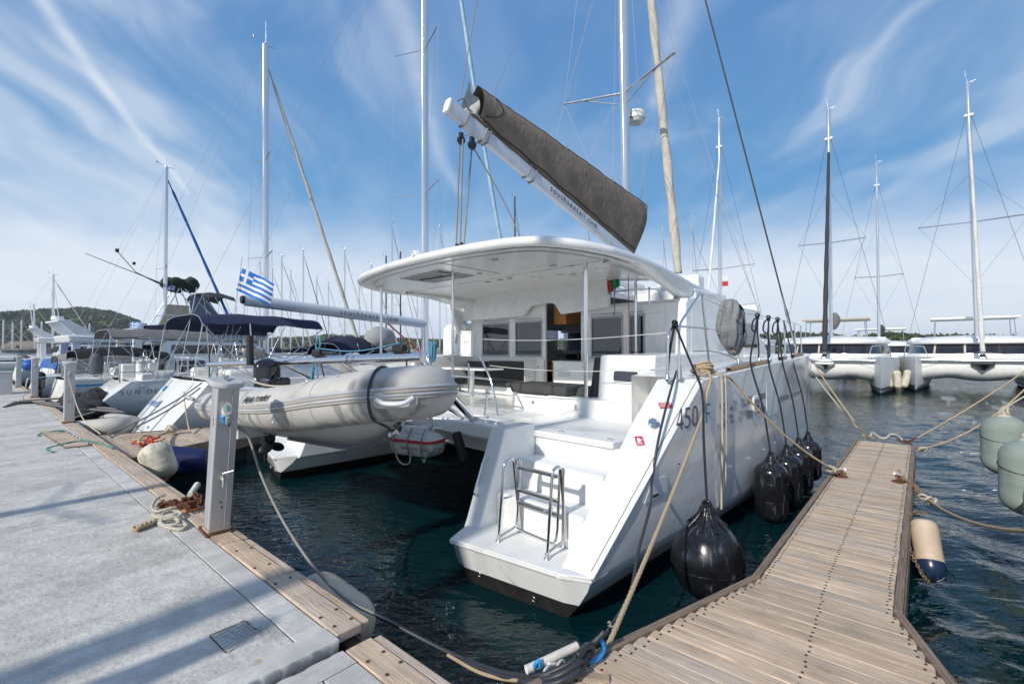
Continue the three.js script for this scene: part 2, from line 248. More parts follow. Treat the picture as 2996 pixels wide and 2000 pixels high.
// ================================================================ the setting
// ---- water: one sheet, real ripples near the camera
{
  const axis = (a, b, fine0, fine1, step) => { const o = []; for (let v = fine0; v <= fine1; v += step) o.push(v); let s = step, v = fine1; while (v < b) { s *= 1.16; v += s; o.push(Math.min(v, b)); } s = step; v = fine0; const pre = []; while (v > a) { s *= 1.16; v -= s; pre.push(Math.max(v, a)); } return pre.reverse().concat(o); };
  const xs = axis(-2600, 2600, -16, 8, 0.075), zs = axis(-3200, 400, -22, -1.7, 0.075);
  const dirs = []; seed(5); for (let i = 0; i < 16; i++) { const a = -1.2 + rnd(-1.1, 1.1), l = 0.28 * Math.pow(1.17, i) * rnd(0.85, 1.15); dirs.push([Math.cos(a) * 6.283 / l, Math.sin(a) * 6.283 / l, rnd(0, 6.28), 0.0021 * Math.pow(l, 0.85)]); }
  const rows = xs.map((x) => zs.map((z) => {
    let y = 0; const fade = smooth(70, 30, Math.hypot(x, z)), calm = (0.45 + 0.9 * smooth(-4, 0.5, x) + 0.6 * (fbm(x * 0.35, z * 0.35, 81, 2) - 0.5)) * (0.55 + 0.9 * fbm(x * 0.7 + 9, z * 0.7, 83, 3));
    if (fade > 0) { const wx = x + 0.5 * fbm(x * 0.9, z * 0.9, 85, 2), wz = z + 0.5 * fbm(x * 0.9 + 5, z * 0.9, 87, 2); const open = smooth(-3.5, 0.5, x); dirs.forEach(([a, b, p, h], i) => { y += h * (i < 6 ? mix(0.25, 1.15, open) : mix(0.85, 1.2, open)) * Math.sin(a * wx + b * wz + p); }); y *= fade * calm * mix(1.2, 1.7, open); }
    return V(x, y, z);
  }));
  const ripple = grey(1024, 1024, (u, v) => { const w = fbm(u * 6, v * 6, 2, 3, 6, 6) - 0.5; const a = fbm(u * 20 + w * 2, v * 46 + w * 3, 7, 4, 20, 46), b = fbm(u * 60 + w * 4, v * 90, 19, 3, 60, 90); return 0.7 * a + 0.3 * b; });
  const water = phys(lin(0.0012, 0.0175, 0.0215), 0.02, { ior: 1.333, bumpMap: rep(ripple, 1 / 5.2), bumpScale: 0.022, specularIntensity: 1 });
  const g = grid(rows, false); const uv = g.attributes.uv, p = g.attributes.position; for (let i = 0; i < p.count; i++) { const x = p.getX(i), z = p.getZ(i); uv.setXY(i, x * 0.755 - z * 0.656, x * 0.656 + z * 0.755); }
  struct('water', g, water);
}
// ---- concrete
const conMap = tex(1024, 1024, (u, v) => {
  const a = fbm(u * 6, v * 6, 3, 6, 6, 6), b = fbm(u * 40, v * 40, 9, 3, 40, 40), blot = smooth(0.55, 0.75, fbm(u * 9, v * 9, 21, 4, 9, 9)), line = fbm(u * 220, v * 7, 33, 3, 220, 7);
  const pit = smooth(0.80, 0.95, vn(u * 420, v * 420, 55, 420, 420)) * smooth(0.5, 0.62, fbm(u * 14, v * 14, 58, 3, 14, 14));
  const crack = smooth(0.010, 0.002, Math.abs(fbm(u * 5 + 0.3 * b, v * 5, 91, 5, 5, 5) - 0.5)) * smooth(0.56, 0.64, fbm(u * 4, v * 4, 95, 3, 4, 4)), stain = smooth(0.60, 0.68, fbm(u * 7, v * 4, 99, 5, 7, 4));
  const rusty = 0.7 * smooth(0.82, 0.92, fbm(u * 26, v * 60, 77, 3, 26, 60));
  const k = 0.69 + 0.16 * (a - 0.5) + 0.16 * (b - 0.5) + 0.09 * (line - 0.5) - 0.06 * blot - 0.12 * pit - 0.20 * crack - 0.07 * stain; const f = Math.pow(clamp(k), 0.72);
  return [f * (1 - 0.02 * rusty), f * (1 - 0.16 * rusty), f * 0.995 * (1 - 0.30 * rusty)];
});
const broomBump = grey(1024, 1024, (u, v) => { const w = fbm(u * 3, v * 5, 4, 3, 3, 5) * 0.9; const l = 0.5 + 0.5 * Math.sin((u * 96 + w * 2) * Math.PI * 2), keep = 0.35 + 0.65 * fbm(u * 30, v * 12, 8, 3, 30, 12), worn = smooth(0.35, 0.62, fbm(u * 3 + 0.3, v * 3, 15, 4, 3, 3)); return 0.42 * l * keep * worn + 0.4 * fbm(u * 90, v * 90, 6, 4, 90, 90) + 0.18 * fbm(u * 8, v * 8, 12, 3, 8, 8); });
const roughBump = grey(512, 512, (u, v) => 0.6 * fbm(u * 60, v * 60, 6, 4, 60, 60) + 0.4 * fbm(u * 8, v * 8, 12, 3, 8, 8));
const concrete = std(lin(1.0, 0.955, 0.885), 0.92, { map: rep(conMap, 1 / 3.7), bumpMap: rep(broomBump, 1 / 2.3), bumpScale: 0.014 });
const concreteTrowel = std(lin(1.0, 0.96, 0.90), 0.85, { map: rep(conMap, 1 / 4.9), bumpMap: rep(roughBump, 1 / 1.1), bumpScale: 0.0025 });
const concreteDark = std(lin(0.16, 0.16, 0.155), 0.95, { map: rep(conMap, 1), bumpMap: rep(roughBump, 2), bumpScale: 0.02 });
// top of a slab as a fine grid with broken edges, sides below it
function concreteTop(x0, x1, z0, z1, y, rough, sd) {
  const g = boxAt(x0, x1, y - 0.16, y, z0, z1, 0.008), p = g.attributes.position, uv = g.attributes.uv;
  for (let i = 0; i < p.count; i++) uv.setXY(i, p.getX(i), p.getZ(i));
  return g;
}
// jagged lip: strip along x = xe running in z, uneven like broken cement
function raggedEdge(xe, z0, z1, y, out, sd) {
  const rows = [], n = Math.round(Math.abs(z1 - z0) / 0.02);
  for (let i = 0; i <= n; i++) { const z = mix(z0, z1, i / n), w = fbm(z * 9, sd, 3, 4) - 0.5, q = fbm(z * 28, sd + 3, 5, 3) - 0.5, e = xe + out * (0.5 + w * 1.3 + q * 0.6) * 0.02; rows.push([V(xe - out * 0.16, y + 0.0015, z), V(e - out * 0.012, y + 0.002 + 0.004 * q, z), V(e, y - 0.006 + 0.006 * w, z), V(e - out * 0.004 + 0.012 * q, y - 0.03, z), V(e - out * 0.006 - 0.014 * w, y - 0.065, z), V(e - out * 0.02, y - 0.15, z)]); }
  const g = grid(rows, out > 0), p = g.attributes.position, uv = g.attributes.uv; for (let i = 0; i < p.count; i++) uv.setXY(i, p.getX(i) + p.getY(i), p.getZ(i)); return g;
}
const JOINT = -2.63, Q1 = 0.70, Q2 = 0.652;
const quay = new THREE.Group(); quay.name = 'quay'; quay.userData = { kind: 'structure' }; scene.add(quay);
{
  // far slab in bays, near slab; a smooth margin runs along the water side
  const bays = [-62, -50.6, -38.6, -26.6, -14.6, JOINT];
  for (let i = 0; i < bays.length - 1; i++) {
    const a = bays[i] + (i ? 0.012 : 0), b = bays[i + 1] - (i < bays.length - 2 ? 0.012 : 0.002);
    part('slab', concreteTop(a, b, -1.268, 3.6, Q1, 1, i), concrete, quay); part('margin_strip', concreteTop(a, b, -1.452, -1.275, Q1 - 0.002, 1, i), concreteTrowel, quay);
  }
  part('broken_edge', raggedEdge(JOINT, -1.45, 3.6, Q1, 1, 1), concreteTrowel, quay);
  part('slab', concreteTop(JOINT + 0.055, 26, -1.25, 3.6, Q2, 1, 9), concrete, quay); part('margin_strip', concreteTop(JOINT + 0.06, 26, -1.455, -1.258, Q2 - 0.002, 1, 9), concreteTrowel, quay);
  part('broken_edge', raggedEdge(JOINT + 0.05, -1.45, 3.6, Q2 + 0.001, -1, 5), concreteTrowel, quay);
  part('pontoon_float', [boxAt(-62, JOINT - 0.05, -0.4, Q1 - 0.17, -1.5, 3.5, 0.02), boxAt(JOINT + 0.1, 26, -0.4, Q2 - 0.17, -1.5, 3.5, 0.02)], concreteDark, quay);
}
// ---- weathered timber
const grain = (seedN, hue) => tex(1024, 256, (u, v) => {
  const w = fbm(u * 3, v * 4, seedN, 3, 3, 4) * 0.5, l = fbm(u * 5 + w, v * 90 + w * 8, seedN + 3, 4, 5, 90), f = fbm(u * 24, v * 220, seedN + 5, 2, 24, 220), b = fbm(u * 4, v * 3, seedN + 9, 4, 4, 3), crack = smooth(0.70, 0.80, fbm(u * 6, v * 110, seedN + 13, 3, 6, 110)), pale = smooth(0.62, 0.72, fbm(u * 3, v * 26, seedN + 15, 3, 3, 26));
  const k = 0.765 + 0.24 * (l - 0.5) + 0.10 * (f - 0.5) + 0.14 * (b - 0.5) - 0.24 * crack + 0.08 * pale; return [k * (1.035 + hue * 0.02), k * 0.955, k * (0.875 - hue * 0.03)];
});
const grainA = grain(3, 0), grainB = grain(47, 1), grainBump = grey(1024, 256, (u, v) => { const w = fbm(u * 3, v * 4, 3, 3, 3, 4) * 0.5; return 0.6 * fbm(u * 5 + w, v * 90 + w * 8, 6, 4, 5, 90) + 0.4 * fbm(u * 24, v * 220, 8, 2, 24, 220) - 0.5 * smooth(0.70, 0.80, fbm(u * 6, v * 110, 16, 3, 6, 110)); });
const timber = []; for (const [c, t] of [[[0.88, 0.84, 0.80], grainA], [[0.80, 0.77, 0.73], grainA], [[0.94, 0.89, 0.84], grainB], [[0.76, 0.73, 0.70], grainB], [[0.86, 0.80, 0.74], grainB]]) timber.push(std(lin(...c), 0.88, { map: rep(t, 0.8, 4.2), bumpMap: rep(grainBump, 0.8, 4.2), bumpScale: 0.004 }));
const timberDark = std(lin(0.36, 0.32, 0.29), 0.9, { map: rep(grainA, 0.7, 3), bumpMap: rep(grainBump, 0.7, 3), bumpScale: 0.006 });
// board along local x, uv in metres with a random start so that no two look alike
function board(x0, x1, y0, y1, z0, z1, bev = 0.006) { const g = boxAt(x0, x1, y0, y1, z0, z1, bev), p = g.attributes.position, uv = g.attributes.uv, ox = rnd(0, 9), oz = rnd(0, 9); for (let i = 0; i < p.count; i++) uv.setXY(i, p.getX(i) + ox, p.getZ(i) + p.getY(i) + oz); return g; }
seed(77);
{
  const cuts = [[-2.57, 26], [-2.66, -3.71], [-3.71, -4.66], [-4.66, -5.02], [-5.02, -5.75], [-5.75, -7.44], [-7.44, -9.64], [-9.64, -11.6], [-11.6, -13.2], [-13.2, -15.0], [-15.0, -17.0], [-17, -19.5], [-19.5, -22], [-22, -25], [-25, -29], [-29, -34]];
  cuts.forEach(([a, b], i) => {
    const near = i === 0, y = near ? Q2 + 0.004 : Q1 + rnd(0.002, 0.008), sgn = near ? 1 : -1, lo = Math.min(a, b) + 0.004, hi = Math.max(a, b) - 0.004;
    part('fender_board', board(lo, hi, y - 0.06, y, -1.632, -1.462, 0.009), timber[[2, 0, 2, 4, 0, 2, 0, 4, 1, 0][i % 10]], quay);
    part('edge_board', board(lo + 0.004, hi + (near ? 0 : -0.02), y - 0.115, y - 0.012, -1.70, -1.637, 0.012), timber[[0, 4, 0, 1, 2, 0][i % 6]], quay);
  });
  // bolts let into the boards
  const bolts = []; for (const x of [-2.75, -2.9, -3.6, -3.95, -4.4, -6.1, -7.2, -8.1, -9.2, -2.4, -2.2, -10.4]) for (const z of [-1.49, -1.60]) bolts.push(at(new THREE.CylinderGeometry(0.011, 0.011, 0.006, 8), x + rnd(-0.03, 0.03), (x > JOINT ? Q2 : Q1) + 0.006, z + rnd(-0.015, 0.015)));
  const bb = part('bolt', bolts, rust, quay); bb.userData.kind = 'stuff';
  part('fascia_board', board(-62, JOINT - 0.03, 0.30, Q1 - 0.13, -1.66, -1.56, 0.01), timberDark, quay); part('fascia_board', board(JOINT + 0.06, 26, 0.26, Q2 - 0.13, -1.66, -1.56, 0.01), timberDark, quay);
}
// drain cover cast into the slab: rusty rim and lattice
{
  const t = thing('drain_cover', 'small lattice cover set in the concrete quay, rust on its rim', 'drain cover', [-3.11, Q1, -1.065], 0.03);
  part('plate', boxAt(-0.125, 0.125, -0.02, 0.0028, -0.1, 0.1, 0.002), concreteTrowel, t);
  const bars = []; for (let k = -3; k <= 3; k++) { bars.push(at(rbox(0.006, 0.007, 0.19, 0.002), k * 0.034, 0.004, 0, 0, 0.32, 0)); } for (let k = -1; k <= 2; k++) bars.push(at(rbox(0.235, 0.006, 0.006, 0.002), 0, 0.004, -0.06 + k * 0.045, 0, 0.25, 0));
  part('lattice', bars, concreteTrowel, t);
  part('rim', [boxAt(-0.128, -0.121, 0, 0.006, -0.1, 0.1, 0.002), boxAt(-0.12, 0.128, 0, 0.005, 0.097, 0.103, 0.002), boxAt(-0.12, 0.02, 0, 0.005, -0.103, -0.097, 0.002)], rust, t);
}
// ---- finger pontoons with planks laid across
function fingerPier(name, label, x0, x1, zEnd, flL, flR, pitch, y, shape, screwsOn) {
  const t = thing(name, label, 'pontoon');
  const left = (z) => (z < -4.14 ? x0 : x0 - flL * (z + 4.14) / 1.84), right = (z) => (z < -4.21 ? x1 : x1 + flR * (z + 4.21) / 0.74);
  const screws = []; let n = 0; const variants = 3;
  for (let z = -1.74; z > zEnd; z -= pitch, n++) {
    const zc = z - pitch / 2, xl = left(zc) + 0.010 + rnd(-0.003, 0.003), xr = right(zc) - 0.010 + rnd(-0.003, 0.003), dy = rnd(-0.0012, 0.0012);
    const g = board(xl, xr, -0.032, 0, -pitch / 2 + 0.0022, pitch / 2 - 0.0022, 0.004); at(g, 0, 0, 0, 0, rnd(-0.0015, 0.0015), 0).translate(0, y + dy, zc);
    part('plank', g, timber[Math.floor(rnd(0, 4.99))], t);
    if (screwsOn) for (const f of [0.035, 0.5, 0.965]) for (const s of [-0.27, 0.27]) screws.push(at(new THREE.CylinderGeometry(0.0085, 0.0085, 0.004, 7), mix(xl, xr, f) + rnd(-0.008, 0.008), y + dy + 0.0006, zc + s * pitch + rnd(-0.006, 0.006)));
  }
  if (screws.length) part('screw_heads', screws, std(lin(0.04, 0.02, 0.014), 0.8), t).userData.kind = 'stuff';
  // edge rails, proud of the planks, with a kink where the root widens
  const rail = (fn, s) => { const zs = [-1.72, -2.9, s < 0 ? -4.14 : -4.21, -6.6, -9.2, zEnd - 0.04]; for (let i = 0; i < zs.length - 1; i++) { const a = V(fn(zs[i]) + s * 0.022, y + 0.012, zs[i]), b = V(fn(zs[i + 1]) + s * 0.022, y + 0.012, zs[i + 1] + 0.006), l = a.distanceTo(b); const g = board(-l / 2, l / 2, -0.085, 0.0, -0.026, 0.026, 0.007); at(g, (a.x + b.x) / 2, y + 0.016 + rnd(-0.003, 0.003), (a.z + b.z) / 2, 0, Math.atan2(-(b.z - a.z), b.x - a.x), 0); part('edge_rail', g, timberDark, t); const g2 = board(-l / 2, l / 2, -0.30, -0.09, -0.02, 0.02, 0.005); at(g2, (a.x + b.x) / 2 + s * 0.012, y + 0.01, (a.z + b.z) / 2, 0, Math.atan2(-(b.z - a.z), b.x - a.x), 0); part('side_skirt', g2, timberDark, t); } };
  rail(left, -1); rail(right, 1);
  part('end_board', board(x0 + 0.05, x1 - 0.05, y - 0.25, y - 0.035, zEnd - 0.06, zEnd - 0.03), timberDark, t);
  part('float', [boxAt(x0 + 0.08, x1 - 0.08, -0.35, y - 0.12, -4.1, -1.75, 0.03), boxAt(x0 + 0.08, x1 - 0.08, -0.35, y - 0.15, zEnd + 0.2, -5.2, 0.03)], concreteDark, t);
  return t;
}
seed(91);
const finger = fingerPier('finger_pontoon', 'timber finger pontoon beside the big white catamaran, planks laid crosswise', -1.0, -0.17, -11.7, 0.5, 0.26, 0.12, 0.6, 0, true);
const finger2 = fingerPier('finger_pontoon', 'timber finger pontoon between the catamaran and the rounded yacht transom', -12.55, -11.35, -11.7, 0.55, 0.4, 0.15, 0.6, 0, false);

// ---- land beyond the harbour
const scrub = std(0xffffff, 1, { map: rep(tex(256, 256, (u, v) => { const a = fbm(u * 20, v * 20, 4, 4, 20, 20), b = fbm(u * 5, v * 5, 9, 3, 5, 5); return [0.30 + 0.22 * a + 0.1 * b, 0.31 + 0.2 * a + 0.06 * b, 0.19 + 0.14 * a]; }), 1 / 40) });
function land(name, crest, D0, D1, sd, hs = 1) {        // crest: [px, py] along the skyline of the photograph, at depth D1
  const rows = [];
  for (let px = crest[0][0]; px <= crest[crest.length - 1][0]; px += 18) {
    let k = 0; while (k < crest.length - 2 && px > crest[k + 1][0]) k++;
    const u = smooth(0, 1, (px - crest[k][0]) / (crest[k + 1][0] - crest[k][0])), py = mix(crest[k][1], crest[k + 1][1], u);
    const top = atDepth(px, py, D1).y, row = [];
    for (let j = 0; j <= 16; j++) { const t = j / 16, D = mix(D0, D1 * 1.15, t), h = Math.max(0, top) * Math.sin(Math.min(1, t * 1.13) * Math.PI / 2) * (t > 0.9 ? 1 - (t - 0.9) * 2 : 1), p = atDepth(px, 1000, D); p.y = (j ? h * (1 + 0.10 * (fbm(px * 0.02, t * 5, sd, 4) - 0.5)) : -1) + 0.6; row.push(p); }
    rows.push(row);
  }
  const g = grid(rows, false), p = g.attributes.position, uv = g.attributes.uv; for (let i = 0; i < p.count; i++) uv.setXY(i, p.getX(i), p.getZ(i));
  struct(name, g, scrub); return rows;
}
// a crown of many small leaf faces spread through an uneven volume
function crownGeo(n, leaf, sd, flat = 0.8) {
  seed(sd); const pos = []; const lobes = []; for (let i = 0; i < 6; i++) lobes.push([rnd(-0.45, 0.45), rnd(-0.25, 0.35) * flat, rnd(-0.45, 0.45), rnd(0.4, 0.62)]);
  for (let i = 0; i < n; i++) {
    const l = lobes[i % 6], a = rnd(0, 6.283), c = rnd(-1, 1), r = l[3] * Math.pow(rnd(0.15, 1), 0.4), s = Math.sqrt(1 - c * c), q = V(l[0] + r * s * Math.cos(a), l[1] + r * c * flat, l[2] + r * s * Math.sin(a));
    const e1 = V(rnd(-1, 1), rnd(-0.6, 0.6), rnd(-1, 1)).normalize(), e2 = V(rnd(-1, 1), rnd(-1, 1), rnd(-1, 1)).cross(e1).normalize(), L = leaf * rnd(0.7, 1.3);
    for (const [x, y] of [[-1, -0.5], [1, -0.5], [0, 1]]) pos.push(q.x + L * (e1.x * x + e2.x * y), q.y + L * (e1.y * x + e2.y * y), q.z + L * (e1.z * x + e2.z * y));
  }
  const g = new THREE.BufferGeometry(); g.setAttribute('position', new THREE.Float32BufferAttribute(pos, 3)); g.computeVertexNormals(); return g;
}
const leafMat = std(lin(0.060, 0.078, 0.032), 0.9, { side: THREE.DoubleSide });
function woods(name, label, rows, count, size, jmax, sd, dens = 0.35) {
  const geo = mergeAll([crownGeo(150, 0.24, sd, 0.75), new THREE.IcosahedronGeometry(0.55, 1).scale(1, 0.7, 1)]);
  const im = new THREE.InstancedMesh(geo, leafMat, count), m = new THREE.Matrix4(), c = new THREE.Color(); seed(sd + 1); let k = 0, tries = 0;
  while (k < count && tries++ < count * 6) {
    const i = Math.floor(rnd(0, rows.length - 1)), j = Math.floor(Math.pow(rnd(), 0.8) * jmax), u = rnd(), v = rnd(), p = rows[i][j].clone().lerp(rows[i + 1][j], u).lerp(rows[i][j + 1].clone().lerp(rows[i + 1][j + 1], u), v);
    if (fbm(p.x * 0.02, p.z * 0.02, sd, 3) < dens || p.y < 0.6) continue;
    const s = size * rnd(0.5, 1.25); m.compose(V(p.x, p.y + s * 0.3, p.z), new THREE.Quaternion().setFromAxisAngle(V(0, 1, 0), rnd(0, 6.28)), V(s * rnd(0.9, 1.3), s * rnd(0.7, 1.1), s)); im.setMatrixAt(k, m); const t = rnd(0.65, 1.35); im.setColorAt(k, c.setRGB(t * rnd(0.9, 1.15), t, t * rnd(0.8, 1.05))); k++;
  }
  im.count = k; im.name = numbered(name); im.userData = { kind: 'stuff', label, category: 'woodland' }; shade(im); scene.add(im);
}
const hillRows = land('hill', [[-3200, 985], [-1600, 975], [-900, 955], [-500, 940], [-200, 925], [0, 921], [120, 914], [230, 908], [300, 916], [360, 936], [430, 972], [600, 1000], [760, 1004], [900, 1000], [990, 992], [1070, 996], [1150, 1004], [1300, 1008], [2000, 1010]], 420, 640, 3);
woods('woodland', 'dark green pine wood covering the low hill behind the left boats', hillRows, 6000, 8, 15, 401, 0.25);
const shoreRows = land('shore', [[1900, 1008], [2080, 1004], [2200, 998], [2330, 992], [2420, 998], [2500, 1001], [2560, 995], [2620, 990], [2660, 995], [2760, 999], [2860, 998], [2990, 996], [3300, 994], [3800, 992], [5200, 990]], 105, 150, 8);
woods('shrubs', 'olive green scrub on the low shore behind the right catamarans', shoreRows, 1700, 2.0, 13, 431, 0.46);
// ================================================================ the big catamaran, stern to the quay
// local frame: x to starboard (0 at the outer stern corner), y up from the water, f forward (= -z)
const cat = thing('catamaran', 'large white sailing catamaran moored stern to the quay, brown sail bag on its boom', 'catamaran', [-2.15, 0, -3.52], -THREE.MathUtils.degToRad(4.0));
cat.updateMatrixWorld(true);
const L = (x, y, f) => V(x, y, -f);
const catW = (x, y, f) => cat.localToWorld(L(x, y, f));
function catPt(px, py, ax, val) {                       // photo point on a plane of the catamaran's frame
  const o = cat.worldToLocal(CAM.clone()), d = cat.worldToLocal(CAM.clone().add(dirOf(px, py))).sub(o);
  const t = ax === 'f' ? (-val - o.z) / d.z : ax === 'x' ? (val - o.x) / d.x : (val - o.y) / d.y; return o.addScaledVector(d, t);
}
const BOW = 10.8, XC = -4.2;
function catHull(side) {
  const X = (x) => (side > 0 ? x : 2 * XC - x), flip = side < 0;
  const top = (t) => 2.05 + 0.26 * Math.sin(Math.min(1, t * 1.2) * Math.PI / 2);
  const fa = (x) => (x > -0.25 ? mix(-0.13, 0, (x + 0.25) / 0.25) : x > -1.56 ? mix(-0.34, -0.13, (x + 1.56) / 1.31) : mix(0.05, -0.34, (x + 1.74) / 0.18));
  const f0 = (x, y, inner) => (y >= 0.45 ? (inner ? 0.05 + (y - 0.45) * 0.4 : (y - 0.45) / 0.702) : fa(x) + (0.45 - y) * 0.34);
  const outer = [[0, 2.05], [0, 2.0], [0, 1.75], [-0.004, 1.45], [-0.012, 1.1], [-0.02, 0.75], [-0.008, 0.45], [-0.06, 0.32], [-0.16, 0.16]], boot = [[-0.16, 0.16], [-0.29, 0.0], [-0.45, -0.16], [-0.62, -0.28], [-0.87, -0.34], [-1.1, -0.28], [-1.3, -0.16], [-1.44, 0.0], [-1.58, 0.16]], inner = [[-1.58, 0.16], [-1.68, 0.32], [-1.74, 0.45], [-1.76, 0.75], [-1.76, 1.1], [-1.76, 1.40]];
  const skin = (prof, isIn) => { const rows = []; for (let i = 0; i <= 40; i++) { const t = i / 40, w = t < 0.30 ? 1 : 1 - 0.93 * Math.pow((t - 0.30) / 0.70, 2.1), row = []; for (const [x, y] of prof) { const yy = y > 1.9 && !isIn ? y - 2.05 + top(t) : y > 0.5 && !isIn ? 0.5 + (y - 0.5) * (top(t) - 0.5) / 1.55 : y, f = f0(x, y, isIn), wl = y < 0.45 ? w * (1 - 0.25 * t * (0.45 - y)) : w; row.push(L(X(-0.87 + (x + 0.87) * wl), yy, f + (BOW - (0.45 - Math.min(0.45, y)) * 0.12 - f) * t)); } rows.push(row); } return grid(rows, flip); };
  const h = part(side > 0 ? 'starboard_hull' : 'port_hull', [skin(outer, false), skin(inner, true)], gelHull, cat);
  part('antifouling', skin(boot, false), antifoul, h);
  // transom under the platform
  const tr = (lo) => { const rows = []; for (const [x, y] of [...outer.slice(6), ...boot.slice(1), ...inner.slice(1, 3)]) { const a = lo ? Math.min(0.16, 0.45) : 0.45, b = lo ? Math.min(y, 0.16) : Math.max(y, 0.16), row = []; for (let k = 0; k <= 6; k++) { const yy = mix(a, b, k / 6); row.push(L(X(x), yy, fa(x) + (0.45 - yy) * 0.34)); } rows.push(row); } return grid(rows, !flip); };
  part('transom', tr(false), gelHull, h); part('antifouling', tr(true), antifoul, h);
  for (const [x, y] of [[-1.25, 0.14], [-0.62, 0.08]]) { const r = part('drain_fitting', [at(new THREE.TorusGeometry(0.026, 0.006, 6, 16), 0, 0, 0), at(new THREE.CylinderGeometry(0.015, 0.015, 0.006, 10), 0, 0, 0, Math.PI / 2)], steelDull, h); r.position.set(X(x), y, -(fa(x) + (0.45 - y) * 0.34) + 0.006); r.rotation.x = 0.3; }
  // swim platform, steps and the two bulwarks
  const px = [[-1.735, 0.6], [-1.735, 0.05], [-1.56, -0.335], [-0.25, -0.128], [-0.012, 0.0], [-0.012, 0.25], [-0.3, 0.6]].map(([x, f]) => [X(x), f]);
  part('swim_platform', topSlab(px, 0.40, 0.454, 0.014), gelMatt, h);
  part('platform_seam', cord([L(X(-1.5), 0.418, -0.335), L(X(-0.9), 0.418, -0.24), L(X(-0.3), 0.418, -0.143)], 0.006), greyPlastic, h);
  const step = (f, y, x0, x1) => part('step', boxAt(X(x0), X(x1), 0.3, y, -f, -2.6, 0.03), gelMatt, h);
  step(0.33, 0.80, -1.62, -0.345); step(0.67, 1.13, -1.62, -0.345); step(0.99, 1.35, -1.64, -0.345);
  part('locker_hatch', boxAt(X(-1.57), X(-0.42), 1.345, 1.424, -0.965, -2.0, 0.02), gelMatt, h);
  const dk = part('aft_deck', boxAt(X(-1.80), X(-0.30), 1.30, 1.412, -2.015, -3.2, 0.012), gelMatt, h);
  part('quarter_deck', [boxAt(X(-1.82), X(-1.585), 1.30, 1.414, -0.97, -2.01, 0.012), boxAt(X(-0.41), X(-0.347), 1.30, 1.414, -1.3, -2.01, 0.012)], gelMatt, h);
  for (const f of [1.1]) for (const x of [-1.25, -0.55]) { const r = part('latch', [new THREE.TorusGeometry(0.024, 0.007, 6, 14).rotateX(Math.PI / 2), at(rbox(0.06, 0.008, 0.02, 0.003), 0.03, 0, 0)], steel, h); r.position.set(X(x), 1.43, -f); }
  const lamp = part('courtesy_lamp', new THREE.SphereGeometry(0.016, 10, 8).scale(1.3, 0.8, 0.5), steelDull, h); lamp.position.set(X(-1.0), 1.0, -0.655);
  part('inner_bulwark', sideSlab([[0.04, 0.42], [0.075, 0.5], [0.46, 1.50], [0.98, 1.50], [0.98, 0.42]], X(-1.79), X(-1.55), 0.02), gel, h);
  { const A = (s) => [0, mix(0.0, 2.28, s), mix(0.45, 2.05, s)], B = (s) => [-0.33 - 0.02 * s, s < 0.75 ? mix(-0.02, 1.25, s / 0.75) : mix(1.25, 1.79, (s - 0.75) / 0.25), s < 0.75 ? mix(0.45, 1.63, s / 0.75) : mix(1.63, 2.05, (s - 0.75) / 0.25)];
    const rows = [], wall = []; for (let i = 0; i <= 20; i++) { const s = i / 20, a = A(s), b = B(s), P = (u, dy, df = 0) => L(X(mix(a[0], b[0], u)), mix(a[2], b[2], u) + dy, mix(a[1], b[1], u) + df); rows.push([P(0, -0.006, 0.004), P(0.03, 0.004), P(0.12, 0.006), P(0.5, 0.008), P(0.9, 0.006), P(1, -0.004, 0.004)]); wall.push([P(1, -0.004, 0.004), L(X(b[0] - 0.004), b[2] - 0.02, b[1] + 0.03), L(X(b[0] - 0.004), Math.min(0.43, b[2] - 0.02), b[1] + 0.03)]); }
    const bw = part('outer_bulwark', [grid(rows, flip), grid(wall, flip)], gel, h);
    // worn joint line close to the outer edge
    const line = []; for (let i = 0; i <= 12; i++) { const s = mix(0.02, 1, i / 12), a = A(s), b = B(s), u = 0.14; line.push(L(X(mix(a[0], b[0], u)), mix(a[2], b[2], u) + 0.005, mix(a[1], b[1], u))); }
    part('joint', cord(line, 0.006), std(lin(0.32, 0.26, 0.2), 0.8), bw); }
  // side deck: solid quarter, then the deck along the coachroof
  part('quarter', topSlab([[-0.035, 2.28], [-0.352, 1.80], [-0.44, 2.5], [-0.62, 2.70], [-0.99, 2.77], [-0.99, 3.3], [-0.035, 3.3]].map(([x, f]) => [X(x), f]), 1.40, 2.065, 0.015), gel, h);
  { const rows = []; for (let i = 0; i <= 30; i++) { const t = i / 30, f = mix(2.28, BOW, t), tt = (f - 2.28) / (BOW - 2.28), w = tt < 0.30 ? 1 : 1 - 0.93 * Math.pow((tt - 0.30) / 0.70, 2.1), xo = -0.87 + 0.87 * w, xi = f < 7.6 ? -0.98 : -0.87 - 0.9 * w, y = top(tt); rows.push([L(X(xo), y - 0.002, f), L(X(xo - 0.012), y + 0.012, f), L(X(xo - 0.05), y + 0.022, f), L(X(xo - 0.09), y + 0.016, f), L(X(mix(xo, xi, 0.5)), y + 0.02, f), L(X(xi), y + 0.02, f), L(X(xi), 1.3, f)]); } part('side_deck', grid(rows, flip), gel, h); }
  return h;
}
const hullS = catHull(1), hullP = catHull(-1);
